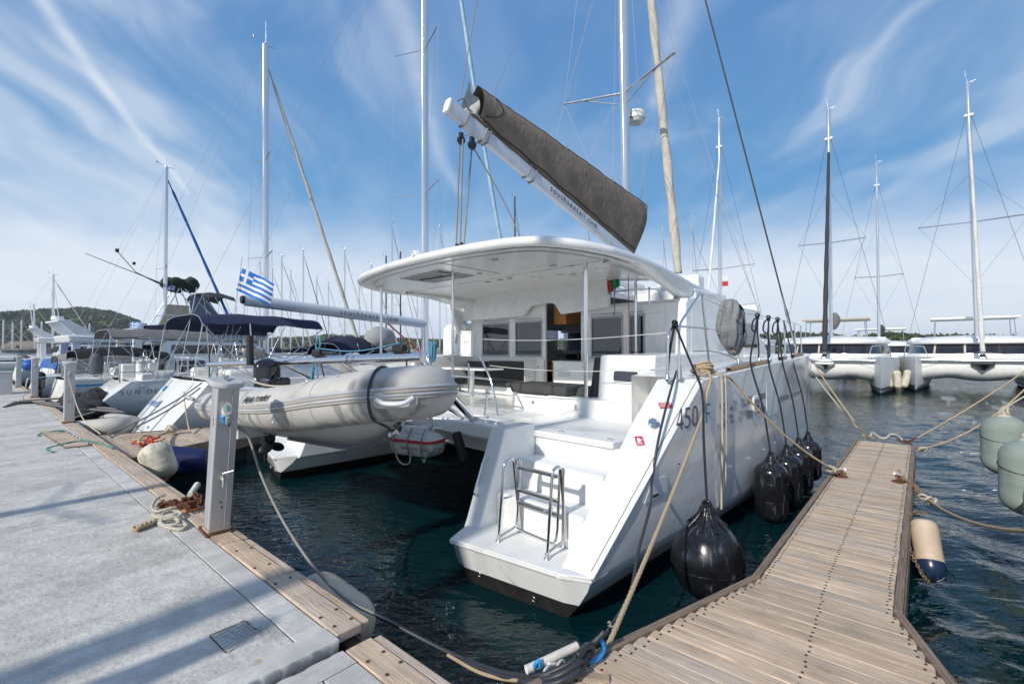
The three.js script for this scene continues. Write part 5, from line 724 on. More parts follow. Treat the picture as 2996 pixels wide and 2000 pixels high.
{
  const cl = onY(2460, 1392, 0.61), cr = onY(2632, 1408, 0.61);
  pontoonCleat('white-painted cleat with rusty base on the left edge of the pontoon', cl, 0.5); pontoonCleat('white-painted cleat with rusty base on the right edge of the pontoon', cr, -0.35);
  const e2 = onY(2440, 1372, 0.74); one('chain', chainGeo([e2.clone().add(V(-0.05, 0.0, 0)), e2.clone().lerp(cl, 0.5).add(V(0, 0.01, 0)), cl.clone().add(V(0.02, 0.05, -0.03)), cl.clone().add(V(0.08, 0.02, 0.02))], 0.016, 0.034, 3), chainMat, 'short rusty chain at the cleat on the left edge of the pontoon', 'chain', 'mooring chains on the pontoon');
  one('rope_knot', [tube([V(-0.05, 0, 0), V(0, 0.04, 0.03), V(0.05, 0, 0), V(0, -0.04, -0.03)], 0.02, 24, 7, true), tube([V(0.02, 0.02, 0), V(0.06, 0.03, 0.03), V(0.07, -0.03, 0.02)], 0.014, 12, 6)].map((g) => g.translate(e2.x - 0.05, e2.y, e2.z)), ropeWhite, 'pale knot joining the slanting rope to the chain on the left of the pontoon', 'rope');
  const e3 = onY(2700, 1452, 0.50), far = atDepth(3060, 1556, 3.3);
  one('chain', [chainGeo([cr.clone().add(V(-0.02, 0.06, 0)), cr.clone().add(V(0.07, 0.03, 0.02)), V(-0.12, 0.60, cr.z + 0.05), e3], 0.017, 0.034, 5), chainGeo([cr.clone().add(V(0.0, 0.12, -0.1)), cr.clone().add(V(0.08, 0.02, 0.0)), V(-0.13, 0.61, cr.z - 0.02), e3.clone().add(V(0, 0.03, -0.03))], 0.017, 0.034, 6)], chainMat, 'doubled rusty chain hooked on the cleat at the right edge of the pontoon', 'chain', 'mooring chains on the pontoon');
  one('mooring_rope', rope([e3, ...hang(e3.clone().add(V(0.05, -0.03, 0)), far, 0.10, 5)], 0.016, 0.02), ropeCream, 'cream mooring rope leaving the right edge of the pontoon towards the near right corner', 'rope', 'cream mooring ropes');
  one('rope_knot', [0, 1, 2].map((i) => tube([V(-0.04, 0, 0), V(0, 0.035, 0.03), V(0.05, 0, 0), V(0, -0.035, -0.03)], 0.017, 24, 7, true).rotateY(i).translate(e3.x + 0.05 * i, e3.y - 0.02 * i, e3.z + 0.01)), ropeWhite, 'pale frayed knot where the right-hand rope meets the doubled chain', 'rope');
  // at the outer end of the pontoon
  const el = onY(2540, 1283, 0.62), er = onY(2640, 1293, 0.62), bowW = catW(-0.80, 2.30, 10.6);
  one('chain', [chainGeo([el.clone().add(V(0.03, 0.02, 0)), el.clone().add(V(-0.03, 0.05, -0.03)), onY(2500, 1232, 0.95)], 0.019, 0.04, 8), chainGeo([el.clone().add(V(0.05, 0, 0)), el.clone().add(V(0.0, 0.03, 0.03)), el.clone().add(V(-0.05, 0.0, 0.0))], 0.019, 0.03, 9)], chainMat, 'rusty chain on the left corner of the pontoon outer end', 'chain', 'mooring chains on the pontoon');
  one('bow_rope', rope(hang(onY(2500, 1232, 0.95), bowW, 0.04, 5), 0.016, 0.03), ropeCream, 'cream rope from the outer pontoon end up to the catamaran bow', 'rope', 'bow ropes at the pontoon end');
  one('bow_rope', cord(hang(el.clone().add(V(-0.06, 0.05, 0)), catW(-0.72, 1.9, 10.5), 0.04, 5), 0.014, 0.1), ropeWhite, 'thinner white rope below the cream one, from pontoon end to catamaran bow', 'rope', 'bow ropes at the pontoon end');
  one('wavy_hose', cord([el.clone().add(V(0.04, 0.06, 0)), onY(2555, 1266, 0.7), onY(2578, 1281, 0.64), onY(2590, 1282, 0.64), onY(2608, 1270, 0.70), onY(2622, 1272, 0.7), er.clone().add(V(0, 0.05, 0))], 0.022, 0.03, 9), ropeWhite, 'stiff pale rope arching in two waves between the chains at the pontoon end', 'rope');
  seed(23); one('chain', [chainGeo([er.clone().add(V(-0.06, 0.03, 0)), er.clone().add(V(0.04, 0.0, 0.03)), er.clone().add(V(0.12, 0.02, -0.02)), onY(2672, 1285, 0.68), onY(2685, 1280, 0.72)], 0.019, 0.034, 11), chainGeo([er.clone().add(V(-0.04, 0.05, -0.02)), er.clone().add(V(0.08, 0.02, 0.02)), onY(2668, 1302, 0.6), onY(2684, 1314, 0.52)], 0.019, 0.034, 12)], rust, 'two rusty chains on the right corner of the pontoon outer end', 'chain', 'mooring chains on the pontoon');
  const rb = onX(3010, 1080, 1.35); one('mooring_rope', rope(hang(onY(2685, 1280, 0.72), atDepth(3040, 1055, 10.4), 0.06, 5), 0.015, 0.03), ropeCream, 'taut cream rope rising from the pontoon end to the boat on the far right', 'rope', 'cream mooring ropes');
  one('mooring_rope', rope(hang(onY(2686, 1315, 0.52), atDepth(3050, 1085, 9.4), 0.28, 6), 0.016, 0.03), ropeCream, 'slack cream rope curving from the pontoon end to the boat on the far right', 'rope', 'cream mooring ropes');
  one('rope_knot', [0, 1].map((i) => tube([V(-0.05, 0, 0), V(0, 0.04, 0.03), V(0.06, 0, 0), V(0, -0.04, -0.03)], 0.018, 24, 7, true).rotateY(i).translate(...onY(2700 + i * 6, 1313, 0.52).toArray())), ropeWhite, 'knot on the slack rope just off the pontoon end', 'rope');
  // beige fender with blue ends on the pontoon side
  const fc = onY(2692, 1612, 0.18), t = thing('pontoon_fender', 'beige cylindrical fender with a navy end lashed to the right side of the pontoon', 'fender', [0.02, 0.36, -6.4], 0); t.rotation.set(-0.55, 0.0, 0.12); t.scale.setScalar(0.88);
  part('body', lathe([[0.002, 0.36], [0.10, 0.355], [0.125, 0.32], [0.135, 0.24], [0.13, 0.0], [0.135, -0.10]], 28), std(lin(0.60, 0.47, 0.36), 0.6, { map: clothMap }), t); part('end_cap', lathe([[0.135, -0.10], [0.138, -0.16], [0.12, -0.23], [0.08, -0.27], [0.03, -0.285], [0.002, -0.285]], 28), phys(lin(0.015, 0.03, 0.07), 0.25), t); part('end_ribs', [0, 1, 2, 3, 4].map((k) => tube([V(0.03 * Math.cos(k), -0.30, 0.03 * Math.sin(k)), V(0.08 * Math.cos(k), -0.275, 0.08 * Math.sin(k)), V(0.11 * Math.cos(k), -0.235, 0.11 * Math.sin(k))], 0.012, 10, 6)), phys(lin(0.015, 0.03, 0.07), 0.25), t);
  one('chain', chainGeo([V(-0.12, 0.50, -6.0), V(-0.05, 0.30, -6.05), V(0.03, 0.10, -6.26)], 0.014, 0.03, 14), chainMat, 'lower short chain holding the beige fender', 'chain', 'chains holding the beige fender'); one('chain', chainGeo([V(-0.13, 0.62, -6.7), V(-0.06, 0.70, -6.62), V(0.02, 0.72, -6.52)], 0.014, 0.03, 15), chainMat, 'upper short chain holding the beige fender', 'chain', 'chains holding the beige fender');
}
// ---- heap of hoses and a pipe where the pontoon meets the quay
{
  const P = (px, py, y) => onY(px, py, y);
  const lines = [[[1092, 1792, 0.60], [1200, 1850, 0.5], [1330, 1915, 0.46], [1480, 1968, 0.5], [1590, 1972, 0.6], [1680, 1930, 0.68], [1735, 1880, 0.72], [1768, 1848, 0.78]], [[1480, 1980, 0.5], [1560, 1992, 0.58], [1640, 1972, 0.66], [1705, 1930, 0.7], [1722, 1905, 0.70], [1706, 1925, 0.66], [1650, 1985, 0.62]], [[1500, 1996, 0.5], [1590, 2004, 0.6], [1680, 1975, 0.66], [1712, 1935, 0.66], [1735, 1900, 0.70], [1722, 1888, 0.74], [1690, 1915, 0.76]], [[1290, 1900, 0.44], [1420, 1960, 0.48], [1540, 1995, 0.56], [1630, 1995, 0.64], [1700, 1955, 0.68]]];
  const lab = ['long black hose running from the quay edge into the heap at the pontoon root', 'black hose loop on top of the heap at the pontoon root', 'thick black hose loop lying lowest in the heap at the pontoon root', 'second black hose trailing along the quay edge under the longer one'];
  lines.forEach((l, i) => one('black_hose', cord(l.map((q) => P(...q)), [0.014, 0.016, 0.019, 0.014][i], 0.03, 9), hoseBlack, lab[i], 'hose', 'black hoses'));
  one('cream_cord', cord([P(1310, 1915, 0.47), P(1400, 1965, 0.47), P(1470, 1985, 0.5), P(1515, 1990, 0.55)], 0.011, 0.03), ropeCream, 'thin pinkish cord lying along the black hoses at the quay edge', 'cord');
  const a = P(1541, 1958, 0.60), b = P(1690, 1888, 0.66); const t = thing('white_pipe', 'short white plastic pipe lying on the hoses at the pontoon root', 'pipe'); part('tube', bar(a, b, 0.024, 0.024, 16), std(lin(0.66, 0.62, 0.58), 0.6, { map: clothMap }), t); part('end_ring', orient(new THREE.TorusGeometry(0.022, 0.004, 6, 16).rotateX(Math.PI / 2), a.clone().add(a).sub(b).lerp(a, 0.99), a.clone().lerp(b, 0.003)), whitePlastic, t);
  one('blue_hose', cord([P(1700, 1932, 0.64), P(1735, 1932, 0.64), P(1760, 1915, 0.64), P(1767, 1890, 0.66), P(1762, 1876, 0.70)], 0.014, 0.02, 9), hoseBlue, 'blue hose end curling up at the pontoon corner', 'hose'); one('blue_strap', cord([P(1556, 1975, 0.55), P(1568, 1940, 0.64), P(1574, 1930, 0.66), P(1582, 1950, 0.62)], 0.013, 0.02, 8), hoseBlue, 'scrap of blue hose under the white pipe', 'hose');
  seed(31); const j = thing('junk_fittings', 'jumble of pale plastic and rusty fittings under the white pipe', 'fittings'); for (let i = 0; i < 7; i++) { const p = P(1600 + i * 16 + rnd(-8, 8), 1958 - i * 5 + rnd(-8, 8), 0.60), g = i % 3 === 0 ? new THREE.TorusGeometry(0.03, 0.009, 6, 14) : i % 3 === 1 ? new THREE.CylinderGeometry(0.018, 0.022, 0.06, 12) : rbox(0.06, 0.025, 0.04, 0.008); part('fitting', at(g, p.x, p.y, p.z, rnd(-1, 1), rnd(-2, 2), rnd(-1, 1)), [greyPlastic, whitePlastic, rust][i % 3], j); }
  const br = P(1668, 1950, 0.62); part('wood_scrap', at(rbox(0.30, 0.03, 0.06, 0.006), br.x + 0.08, br.y - 0.02, br.z, 0, 0.55, 0), timber[4], j);
}
// ---- pedestals along the quay
function pedestal(x, z, label, full, lean) {
  const t = thing('power_pedestal', label, 'pedestal', [x, Q1 + 0.008, z], 0.0, 'power pedestals along the quay'); t.rotation.z = lean; t.scale.set(0.62, 1.05, 0.62);
  const o = roundPoly([[-0.15, -0.14, 0.04], [0.158, -0.14, 0.012], [0.158, 0.15, 0.012], [-0.04, 0.165, 0.02], [-0.16, 0.10, 0.06], [-0.17, -0.02, 0.06]], 0.03, 4);
  const b = part('post', slab(o.map(([a, c]) => [a, c]), 0.02, 1.33, 0.0, (a, c, h) => [a, h, c]), aluPost, t);
  part('corner_strip', boxAt(0.096, 0.112, 0.02, 1.33, 0.143, 0.155, 0.003), aluPaint, b); part('corner_strip', boxAt(-0.172, -0.158, 0.02, 1.33, 0.03, 0.06, 0.003), aluPaint, b); part('cable_duct', boxAt(0.158, 0.17, 0.03, 1.3, -0.06, -0.045, 0.003), greyPlastic, b);
  const cap = part('cap', [slab(roundPoly([[-0.27, -0.17], [0.23, -0.20], [0.25, 0.10], [0.10, 0.24], [-0.18, 0.22], [-0.29, 0.06]], 0.09, 5), 1.335, 1.385, 0.018, (a, c, h) => [a, h + 0.03 * (a > 0 ? -a * 2 : a * 0.6), c])], std(lin(0.50, 0.50, 0.50), 0.7, { map: clothMap }), t);
  part('base_plate', boxAt(-0.19, 0.20, 0, 0.022, -0.19, 0.19, 0.004), rust, t); part('base_strap', tube([...o, o[0]].map(([a, c]) => V(a * 1.06, 0.045, c * 1.06)), 0.011, 60, 6), ropeCream, t);
  if (full) {
    // the side towards the water and the camera (+z-facing is sunlit, +x-facing carries the socket)
    const pl = part('socket_plate', boxAt(0.161, 0.167, 1.02, 1.20, -0.05, 0.10, 0.003), gelGrey, b), s = part('socket', [at(new THREE.CylinderGeometry(0.055, 0.062, 0.07, 20), 0.20, 1.13, 0.03, 0, 0, -1.0), at(new THREE.CylinderGeometry(0.062, 0.062, 0.02, 20), 0.225, 1.145, 0.03, 0, 0, -1.0)], std(lin(0.62, 0.58, 0.48), 0.5), b);
    part('socket_screen', at(rbox(0.05, 0.012, 0.05, 0.006), 0.238, 1.156, 0.03, 0, 0, -1.0), std(lin(0.15, 0.32, 0.30), 0.3), s); part('blue_plug', at(new THREE.CylinderGeometry(0.036, 0.038, 0.07, 18), 0.19, 1.065, 0.055, 0.5, 0, -0.3), hoseBlue, s); part('plug_body', at(new THREE.CylinderGeometry(0.034, 0.028, 0.08, 18), 0.215, 1.055, 0.02, 0.1, 0, -0.5), greyPlastic, s);
    const tap = part('tap', [bar(V(0.158, 0.52, 0.03), V(0.22, 0.52, 0.03), 0.017), tube([V(0.20, 0.525, 0.03), V(0.235, 0.515, 0.03), V(0.25, 0.48, 0.03), V(0.25, 0.455, 0.03)], 0.016, 14, 8), bar(V(0.205, 0.52, 0.03), V(0.205, 0.56, 0.03), 0.013)], std(lin(0.5, 0.47, 0.42), 0.5, { metalness: 0.5 }), b); part('tap_lever', bar(V(0.20, 0.565, 0.03), V(0.30, 0.60, -0.08), 0.008), steelDull, tap);
    for (const [y, z2] of [[0.30, 0.02], [0.25, 0.0]]) part('bolt', at(new THREE.CylinderGeometry(0.012, 0.012, 0.01, 8), 0.162, y, z2, 0, 0, Math.PI / 2), rust, b);
    for (const y of [1.0, 1.04]) { const m = part('arrow_mark', new THREE.ExtrudeGeometry(new THREE.Shape([new THREE.Vector2(0, -0.016), new THREE.Vector2(0.03, 0), new THREE.Vector2(0, 0.016)]), { depth: 0.002, bevelEnabled: false }), blackInk, b); m.position.set(0.075, y, 0.158); m.rotation.y = 0.35; }
    part('knotted_string', [tube([V(-0.03, 1.395, 0.02), V(0.02, 1.42, 0.05), V(0.06, 1.39, 0.03), V(0.0, 1.41, -0.02), V(-0.08, 1.39, 0.0)], 0.010, 30, 6), tube([V(0.03, 1.40, 0), V(0.09, 1.395, 0.02), V(0.13, 1.385, 0.02)], 0.009, 20, 6)], ropeGrey, cap);
  } else { part('socket', at(new THREE.CylinderGeometry(0.04, 0.05, 0.09, 14), 0.18, 1.12, 0.03, 0, 0, -1.0), greyPlastic, b); part('tap', at(new THREE.SphereGeometry(0.025, 10, 8), 0.175, 0.5, 0.03), ropeRed, b); }
  return t;
}
pedestal(-5.06, -1.55, 'grey metal power pedestal nearest the camera, a blue plug in its socket', true, -0.15);
pedestal(-15.3, -1.55, 'grey metal power pedestal, second nearest, beside the grey inflatable', false, -0.035);
pedestal(-24.5, -1.55, 'grey metal power pedestal, third along the quay', false, -0.015);
pedestal(-32.2, -1.5, 'grey metal power pedestal, farthest along the quay', false, -0.01);
{ const b = thing('grey_cabinet', 'low grey utility cabinet at the far left of the quay', 'cabinet', [-27.5, Q1, -0.6]); part('box', boxAt(-0.9, 0.3, 0, 0.85, -0.5, 0.5, 0.02), aluPost, b); part('badge', boxAt(0.301, 0.306, 0.14, 0.22, 0.05, 0.2, 0.002), greyInk, b); part('lid', boxAt(-0.93, 0.33, 0.852, 0.88, -0.53, 0.53, 0.01), aluPost, b); }
// power cable from the first pedestal down to the hoses
one('power_cable', cord([V(-4.76, 1.74, -1.53), atDepth(722, 1270, 4.75), atDepth(760, 1380, 4.6), atDepth(815, 1500, 4.35), atDepth(900, 1635, 3.95), atDepth(985, 1730, 3.62), onY(1050, 1775, 0.62), onY(1095, 1795, 0.60)], 0.012, 0.05, 8), ropeGrey, 'grey power cable sagging from the nearest pedestal to the quay edge', 'cable');
one('pedestal_rope', cord([V(-15.05, 1.80, -1.5), onZ(222, 1180, -1.62), onZ(245, 1228, -1.68), V(-12.6, 0.72, -1.75)], 0.012, 0.1, 7), ropeWhite, 'white cable drooping from the second pedestal to the quay edge', 'cable');
// ---- things lying on the quay
{
  seed(52); const c = onY(470, 1505, Q1), gs = [], gs2 = [];
  const tangle = (pts, r) => rope(pts.map(([px, py, h = 0]) => onY(px, py, Q1 + 0.016 + h)), r, 0.012);
  const t = thing('rope_heap', 'tangled heap of thick white rope on the concrete beside the pedestal', 'rope');
  part('long_strand', tangle([[386, 1546], [405, 1543], [425, 1533], [450, 1528], [470, 1522], [505, 1512, 0.02], [530, 1525, 0.01], [545, 1540], [530, 1548], [500, 1545], [480, 1538], [470, 1525, 0.02], [482, 1516, 0.03]], 0.019), ropeWhite, t);
  part('loop_strand', tangle([[482, 1450, 0.05], [475, 1448, 0.06], [458, 1458, 0.04], [445, 1478, 0.01], [448, 1492], [462, 1495, 0.01], [480, 1491, 0.02], [502, 1485, 0.03], [535, 1481, 0.02]], 0.017), ropeWhite, t);
  part('loop_strand', tangle([[446, 1505], [462, 1512, 0.01], [500, 1511, 0.02], [520, 1530, 0.02], [500, 1536, 0.01], [468, 1534], [466, 1522, 0.02], [490, 1518, 0.03], [522, 1512, 0.02], [528, 1500, 0.02], [505, 1495, 0.02], [485, 1498, 0.03], [468, 1508, 0.02]], 0.019), ropeWhite, t);
  part('loop_strand', tangle([[450, 1490], [470, 1480, 0.03], [480, 1470, 0.04], [505, 1465, 0.03], [520, 1467]], 0.016), ropeWhite, t);
  part('knots', [0, 1, 2, 3].map((i) => { const p = onY(402 + i * 13, 1544 - i * 5, Q1 + 0.03); return rope([p.clone().add(V(-0.05, 0, 0.02)), p.clone().add(V(0, 0.02, -0.03)), p.clone().add(V(0.05, 0, 0.02)), p.clone().add(V(0.0, 0.01, 0.04)), p.clone().add(V(-0.05, 0, 0))], 0.015, 0.012); }), ropeCream, t);
  const k = thing('chain_heap', 'heap of brown rusty chain beside the white rope', 'chain'); const cg = []; for (let i = 0; i < 6; i++) { const q = []; for (let j = 0; j < 7; j++) q.push(onY(rnd(462, 535), rnd(1468, 1482), Q1 + rnd(0.01, 0.06))); cg.push(chainGeo(q, 0.022, 0.055, 60 + i)); } part('links', cg, rust, k);
  const m = thing('mooring_bracket', 'rusty orange mooring bracket with a white roller bolted to the quay edge', 'bracket'); const b0 = onY(555, 1486, Q1 + 0.01); part('plate', at(rbox(0.26, 0.02, 0.14, 0.004), b0.x, b0.y + 0.006, b0.z), std(lin(0.42, 0.17, 0.05), 0.9), m); part('arms', [at(rbox(0.05, 0.10, 0.12, 0.01), b0.x - 0.08, b0.y + 0.06, b0.z), at(rbox(0.05, 0.08, 0.12, 0.01), b0.x + 0.06, b0.y + 0.05, b0.z)], rust, m); part('roller', bar(b0.clone().add(V(-0.19, 0.19, -0.12)), b0.clone().add(V(0.0, 0.14, 0.0)), 0.035, 0.03, 14), std(lin(0.62, 0.66, 0.55), 0.6), m); part('roller_links', [chainGeo([b0.clone().add(V(-0.05, 0.1, 0)), b0.clone().add(V(0.06, 0.14, -0.04)), b0.clone().add(V(0.17, 0.10, -0.06)), b0.clone().add(V(0.22, 0.03, -0.03))], 0.03, 0.06, 71), chainGeo([b0.clone().add(V(-0.1, 0.03, 0.05)), b0.clone().add(V(0.08, 0.05, 0.05)), b0.clone().add(V(0.24, 0.02, 0.05))], 0.026, 0.055, 72)], rust, m);
  // duckboard
  const d = thing('duckboard', 'wooden slatted duckboard lying on the quay, tied with teal cord', 'duckboard'), A = onY(115, 1265, Q1), B = onY(190, 1312, Q1), C = onY(263, 1305, Q1); const ex = C.clone().sub(B), ez = A.clone().sub(B); for (let i = 0; i < 9; i++) { const p = B.clone().addScaledVector(ez, (i + 0.5) / 9), l = ex.length(); const g = board(-l / 2, l / 2, 0, 0.03, -0.5 * ez.length() / 9 + 0.014, 0.5 * ez.length() / 9 - 0.014, 0.004); at(g, 0, 0, 0, 0, Math.atan2(-ex.z, ex.x), 0).translate(p.x + ex.x / 2, Q1 + 0.012, p.z + ex.z / 2); part('slat', g, timber[(i * 3) % 5], d); } part('runner', [0.15, 0.85].map((u) => { const p = B.clone().addScaledVector(ex, u), q = p.clone().add(ez); return bar(V(p.x, Q1 + 0.008, p.z), V(q.x, Q1 + 0.008, q.z), 0.008); }), timberDark, d);
  const tl = (pts) => rope(pts.map(([px, py, h = 0.02]) => onY(px, py, Q1 + h)), 0.012, 0.03);
  one('teal_cord', tl([[110, 1275], [118, 1268], [150, 1262, 0.05], [180, 1258, 0.06], [185, 1262, 0.05], [165, 1260, 0.07]]), ropeTeal, 'teal cord bunched on the far end of the duckboard', 'cord', 'teal cords'); one('teal_cord', tl([[152, 1322], [140, 1310], [185, 1298, 0.05], [225, 1290, 0.05], [250, 1288, 0.07], [285, 1295], [325, 1308], [330, 1312]]), ropeTeal, 'teal cord across the near end of the duckboard running to the quay edge', 'cord', 'teal cords');
  // dark hoses lying across the far quay
  seed(6); for (let i = 0; i < 5; i++) one('far_hose', cord([onY(10 + i * 6, 1190 - i * 3, Q1 + 0.02), onY(60, 1180 - i * 2, Q1 + 0.03), onY(140, 1176 + i * 2.5, Q1 + 0.03), onY(200, 1181 + i * 3.4, Q1 + 0.02 - i * 0.01), onY(330 + i * 10, 1192 + i * 4, 0.66 - i * 0.02)], 0.022, 0.2, 6), i % 2 ? ropeGrey : hoseBlack, ['dark hose across the far quay, farthest of five', 'grey hose across the far quay, second farthest of five', 'dark hose across the far quay, middle of five', 'grey hose across the far quay, second nearest of five', 'dark hose across the far quay, nearest of five'][i], 'hose', 'dark hoses across the far quay');
}
// ---- floating fenders by the quay
function paleFender(name, label, pos, h, r, rot, m, cap) { const t = thing(name, label, 'fender', pos.toArray()); t.rotation.set(...rot); part('body', sleeve(h, r), m, t); part('eye', at(new THREE.TorusGeometry(0.04, 0.02, 8, 14), 0, h / 2 + 0.03, 0), cap, t); part('valve_end', at(new THREE.CylinderGeometry(0.04, 0.05, 0.05, 12), 0, -h / 2, 0), cap, t); return t; }
const fenderWhite = std(lin(0.66, 0.64, 0.58), 0.55, { map: tex(256, 256, (u, v) => { const a = fbm(u * 8, v * 8, 3, 5, 8, 8), d = smooth(0.5, 0.75, fbm(u * 20, v * 6, 5, 4, 20, 6)); const k = 0.86 + 0.16 * a - 0.16 * d; return [k, k * 0.98, k * 0.93]; }) });
paleFender('white_fender', 'big white fender floating tight against the quay edge near the gap', V(-3.74, 0.22, -2.0), 0.85, 0.245, [0, 0, Math.PI / 2 - 0.05], fenderWhite, fenderWhite);
paleFender('white_fender', 'dirty white fender hung at the root of the far finger pontoon', V(...onZ(462, 1350, -1.99).toArray()), 0.62, 0.23, [0.1, 0.4, 0.35], fenderWhite, ropeRed);
paleFender('blue_fender', 'navy blue fender lying in the water behind the dirty white one', V(...onZ(535, 1345, -2.45).toArray()), 0.85, 0.22, [1.0, 0.6, 0.6], std(lin(0.008, 0.015, 0.09), 0.5), blackPlastic);
// lashing of red and cream rope above it
{ seed(63); const p = onZ(428, 1292, -2.1), gs = []; for (let i = 0; i < 5; i++) { const q = []; for (let j = 0; j < 6; j++) q.push(p.clone().add(V(rnd(-0.35, 0.45), rnd(-0.04, 0.08), rnd(-0.25, 0.2)))); gs.push(rope(q, 0.02, 0.03)); } const t = thing('rope_lashing', 'red and cream rope lashing at the root of the far finger pontoon', 'rope'); part('cream_turns', gs.slice(0, 3), ropeCream, t); part('red_turns', gs.slice(3), ropeRed, t); const q2 = onY(500, 1262, 0.66); part('knot', [0, 1, 2].map((i) => tube([V(-0.09, 0, 0), V(0, 0.09, 0.06), V(0.1, 0, 0), V(0, -0.05, -0.06)], 0.03, 24, 7, true).rotateY(i).translate(q2.x, q2.y + 0.04, q2.z)), ropeWhite, t); part('strap', rope([p.clone().add(V(0.3, 0.03, 0)), p.clone().lerp(q2, 0.5).add(V(0, 0.02, 0)), q2], 0.025, 0.04), ropeCream, t); }
// ---- rope coils and covered bag on the catamaran
function coil(name, label, p, h, w, n, r, m, turn) { seed(n * 7 + 1); const t = thing(name, label, 'rope', p.toArray(), turn); const gs = []; for (let i = 0; i < n; i++) { const a = rnd(-0.03, 0.03), ww = w * rnd(0.6, 1.1), hh = h * rnd(0.82, 1.05), d = rnd(-0.05, 0.05); gs.push(tube([V(a, 0, d), V(a - ww * 0.45, -hh * 0.2, d), V(a - ww * 0.5, -hh * 0.7, d), V(a, -hh, d + 0.01), V(a + ww * 0.5, -hh * 0.72, d), V(a + ww * 0.42, -hh * 0.2, d)], r, 48, 6, true)); } part('loops', gs, m, t); part('gasket', [0, 1, 2].map((k) => tube([V(-w * 0.4, -h * 0.3 - k * r * 2, 0), V(0, -h * 0.3 - k * r * 2, 0.07), V(w * 0.4, -h * 0.3 - k * r * 2, 0), V(0, -h * 0.3 - k * r * 2, -0.07)], r, 30, 6, true)), m, t); part('tail', cord([V(0, -h * 0.9, 0.03), V(0.01, -h * 1.1, 0.03), V(0, -h * 1.25, 0.02)], r), m, t); return t; }
coil('blue_rope_coil', 'coil of light blue rope hanging at the stern rail', cat.localToWorld(catPt(1266, 1000, 'f', 1.62)), 0.36, 0.17, 9, 0.011, ropeBlue, -0.5);
coil('red_rope_coil', 'coil of red rope hanging above the helm opening', cat.localToWorld(catPt(1787, 822, 'f', 4.72)), 0.22, 0.12, 6, 0.011, ropeRed, -0.5);
coil('green_rope_coil', 'coil of green rope hanging beside the red one', cat.localToWorld(catPt(1801, 820, 'f', 4.70)), 0.15, 0.12, 6, 0.011, ropeGreen, -0.5);
one('green_rope_tail', cord([cat.localToWorld(catPt(1801, 840, 'f', 4.7)), cat.localToWorld(catPt(1797, 880, 'f', 4.68)), cat.localToWorld(catPt(1799, 905, 'f', 4.66)), cat.localToWorld(catPt(1796, 924, 'f', 4.66))], 0.010), ropeGreen, 'loose green rope end dangling below the green coil', 'rope');
{
  const c = cat.localToWorld(L(-0.19, 2.74, 3.72)), t = thing('covered_horseshoe', 'grey cloth cover bulging over gear on the starboard lifeline', 'cover', c.toArray(), 0.05); seed(71);
  const sp = (a, e) => Math.sign(a) * Math.pow(Math.abs(a), e), rows = []; for (let i = 0; i <= 56; i++) { const u = i / 56 * 6.283, cu = sp(Math.cos(u), 0.55), su = sp(Math.sin(u), 0.55), row = []; for (let j = 0; j <= 28; j++) { const v = j / 28 * Math.PI, y = -0.35 * sp(Math.cos(v), 0.8), sq = Math.pow(Math.sin(v), 0.38), fold = 0.05 * (fbm(u * 3.2 + y * 1.5, y * 2.2, 95, 3) - 0.5) + 0.022 * Math.sin(u * 7 + y * 6 + 3 * fbm(u, y * 3, 97, 2)), tap = 1 - 0.28 * smooth(-0.05, -0.36, y); row.push(V(cu * (0.15 + fold) * sq * tap, y + 0.06 * su, su * (0.23 + fold) * sq * tap)); } rows.push(row); }
  part('cover', grid(rows, true), greyCover, t); part('draw_cord', tube([V(0.10, 0.1, 0.22), V(0.19, 0.0, 0.15), V(0.2, -0.15, 0.05), V(0.13, -0.3, 0.0)], 0.006, 24, 5), blackCloth, t); part('hem_strap', tube([V(0.02, -0.33, 0.05), V(0.05, -0.36, 0.0), V(0.02, -0.37, -0.06)], 0.012, 12, 6), ropeCream, t);
}
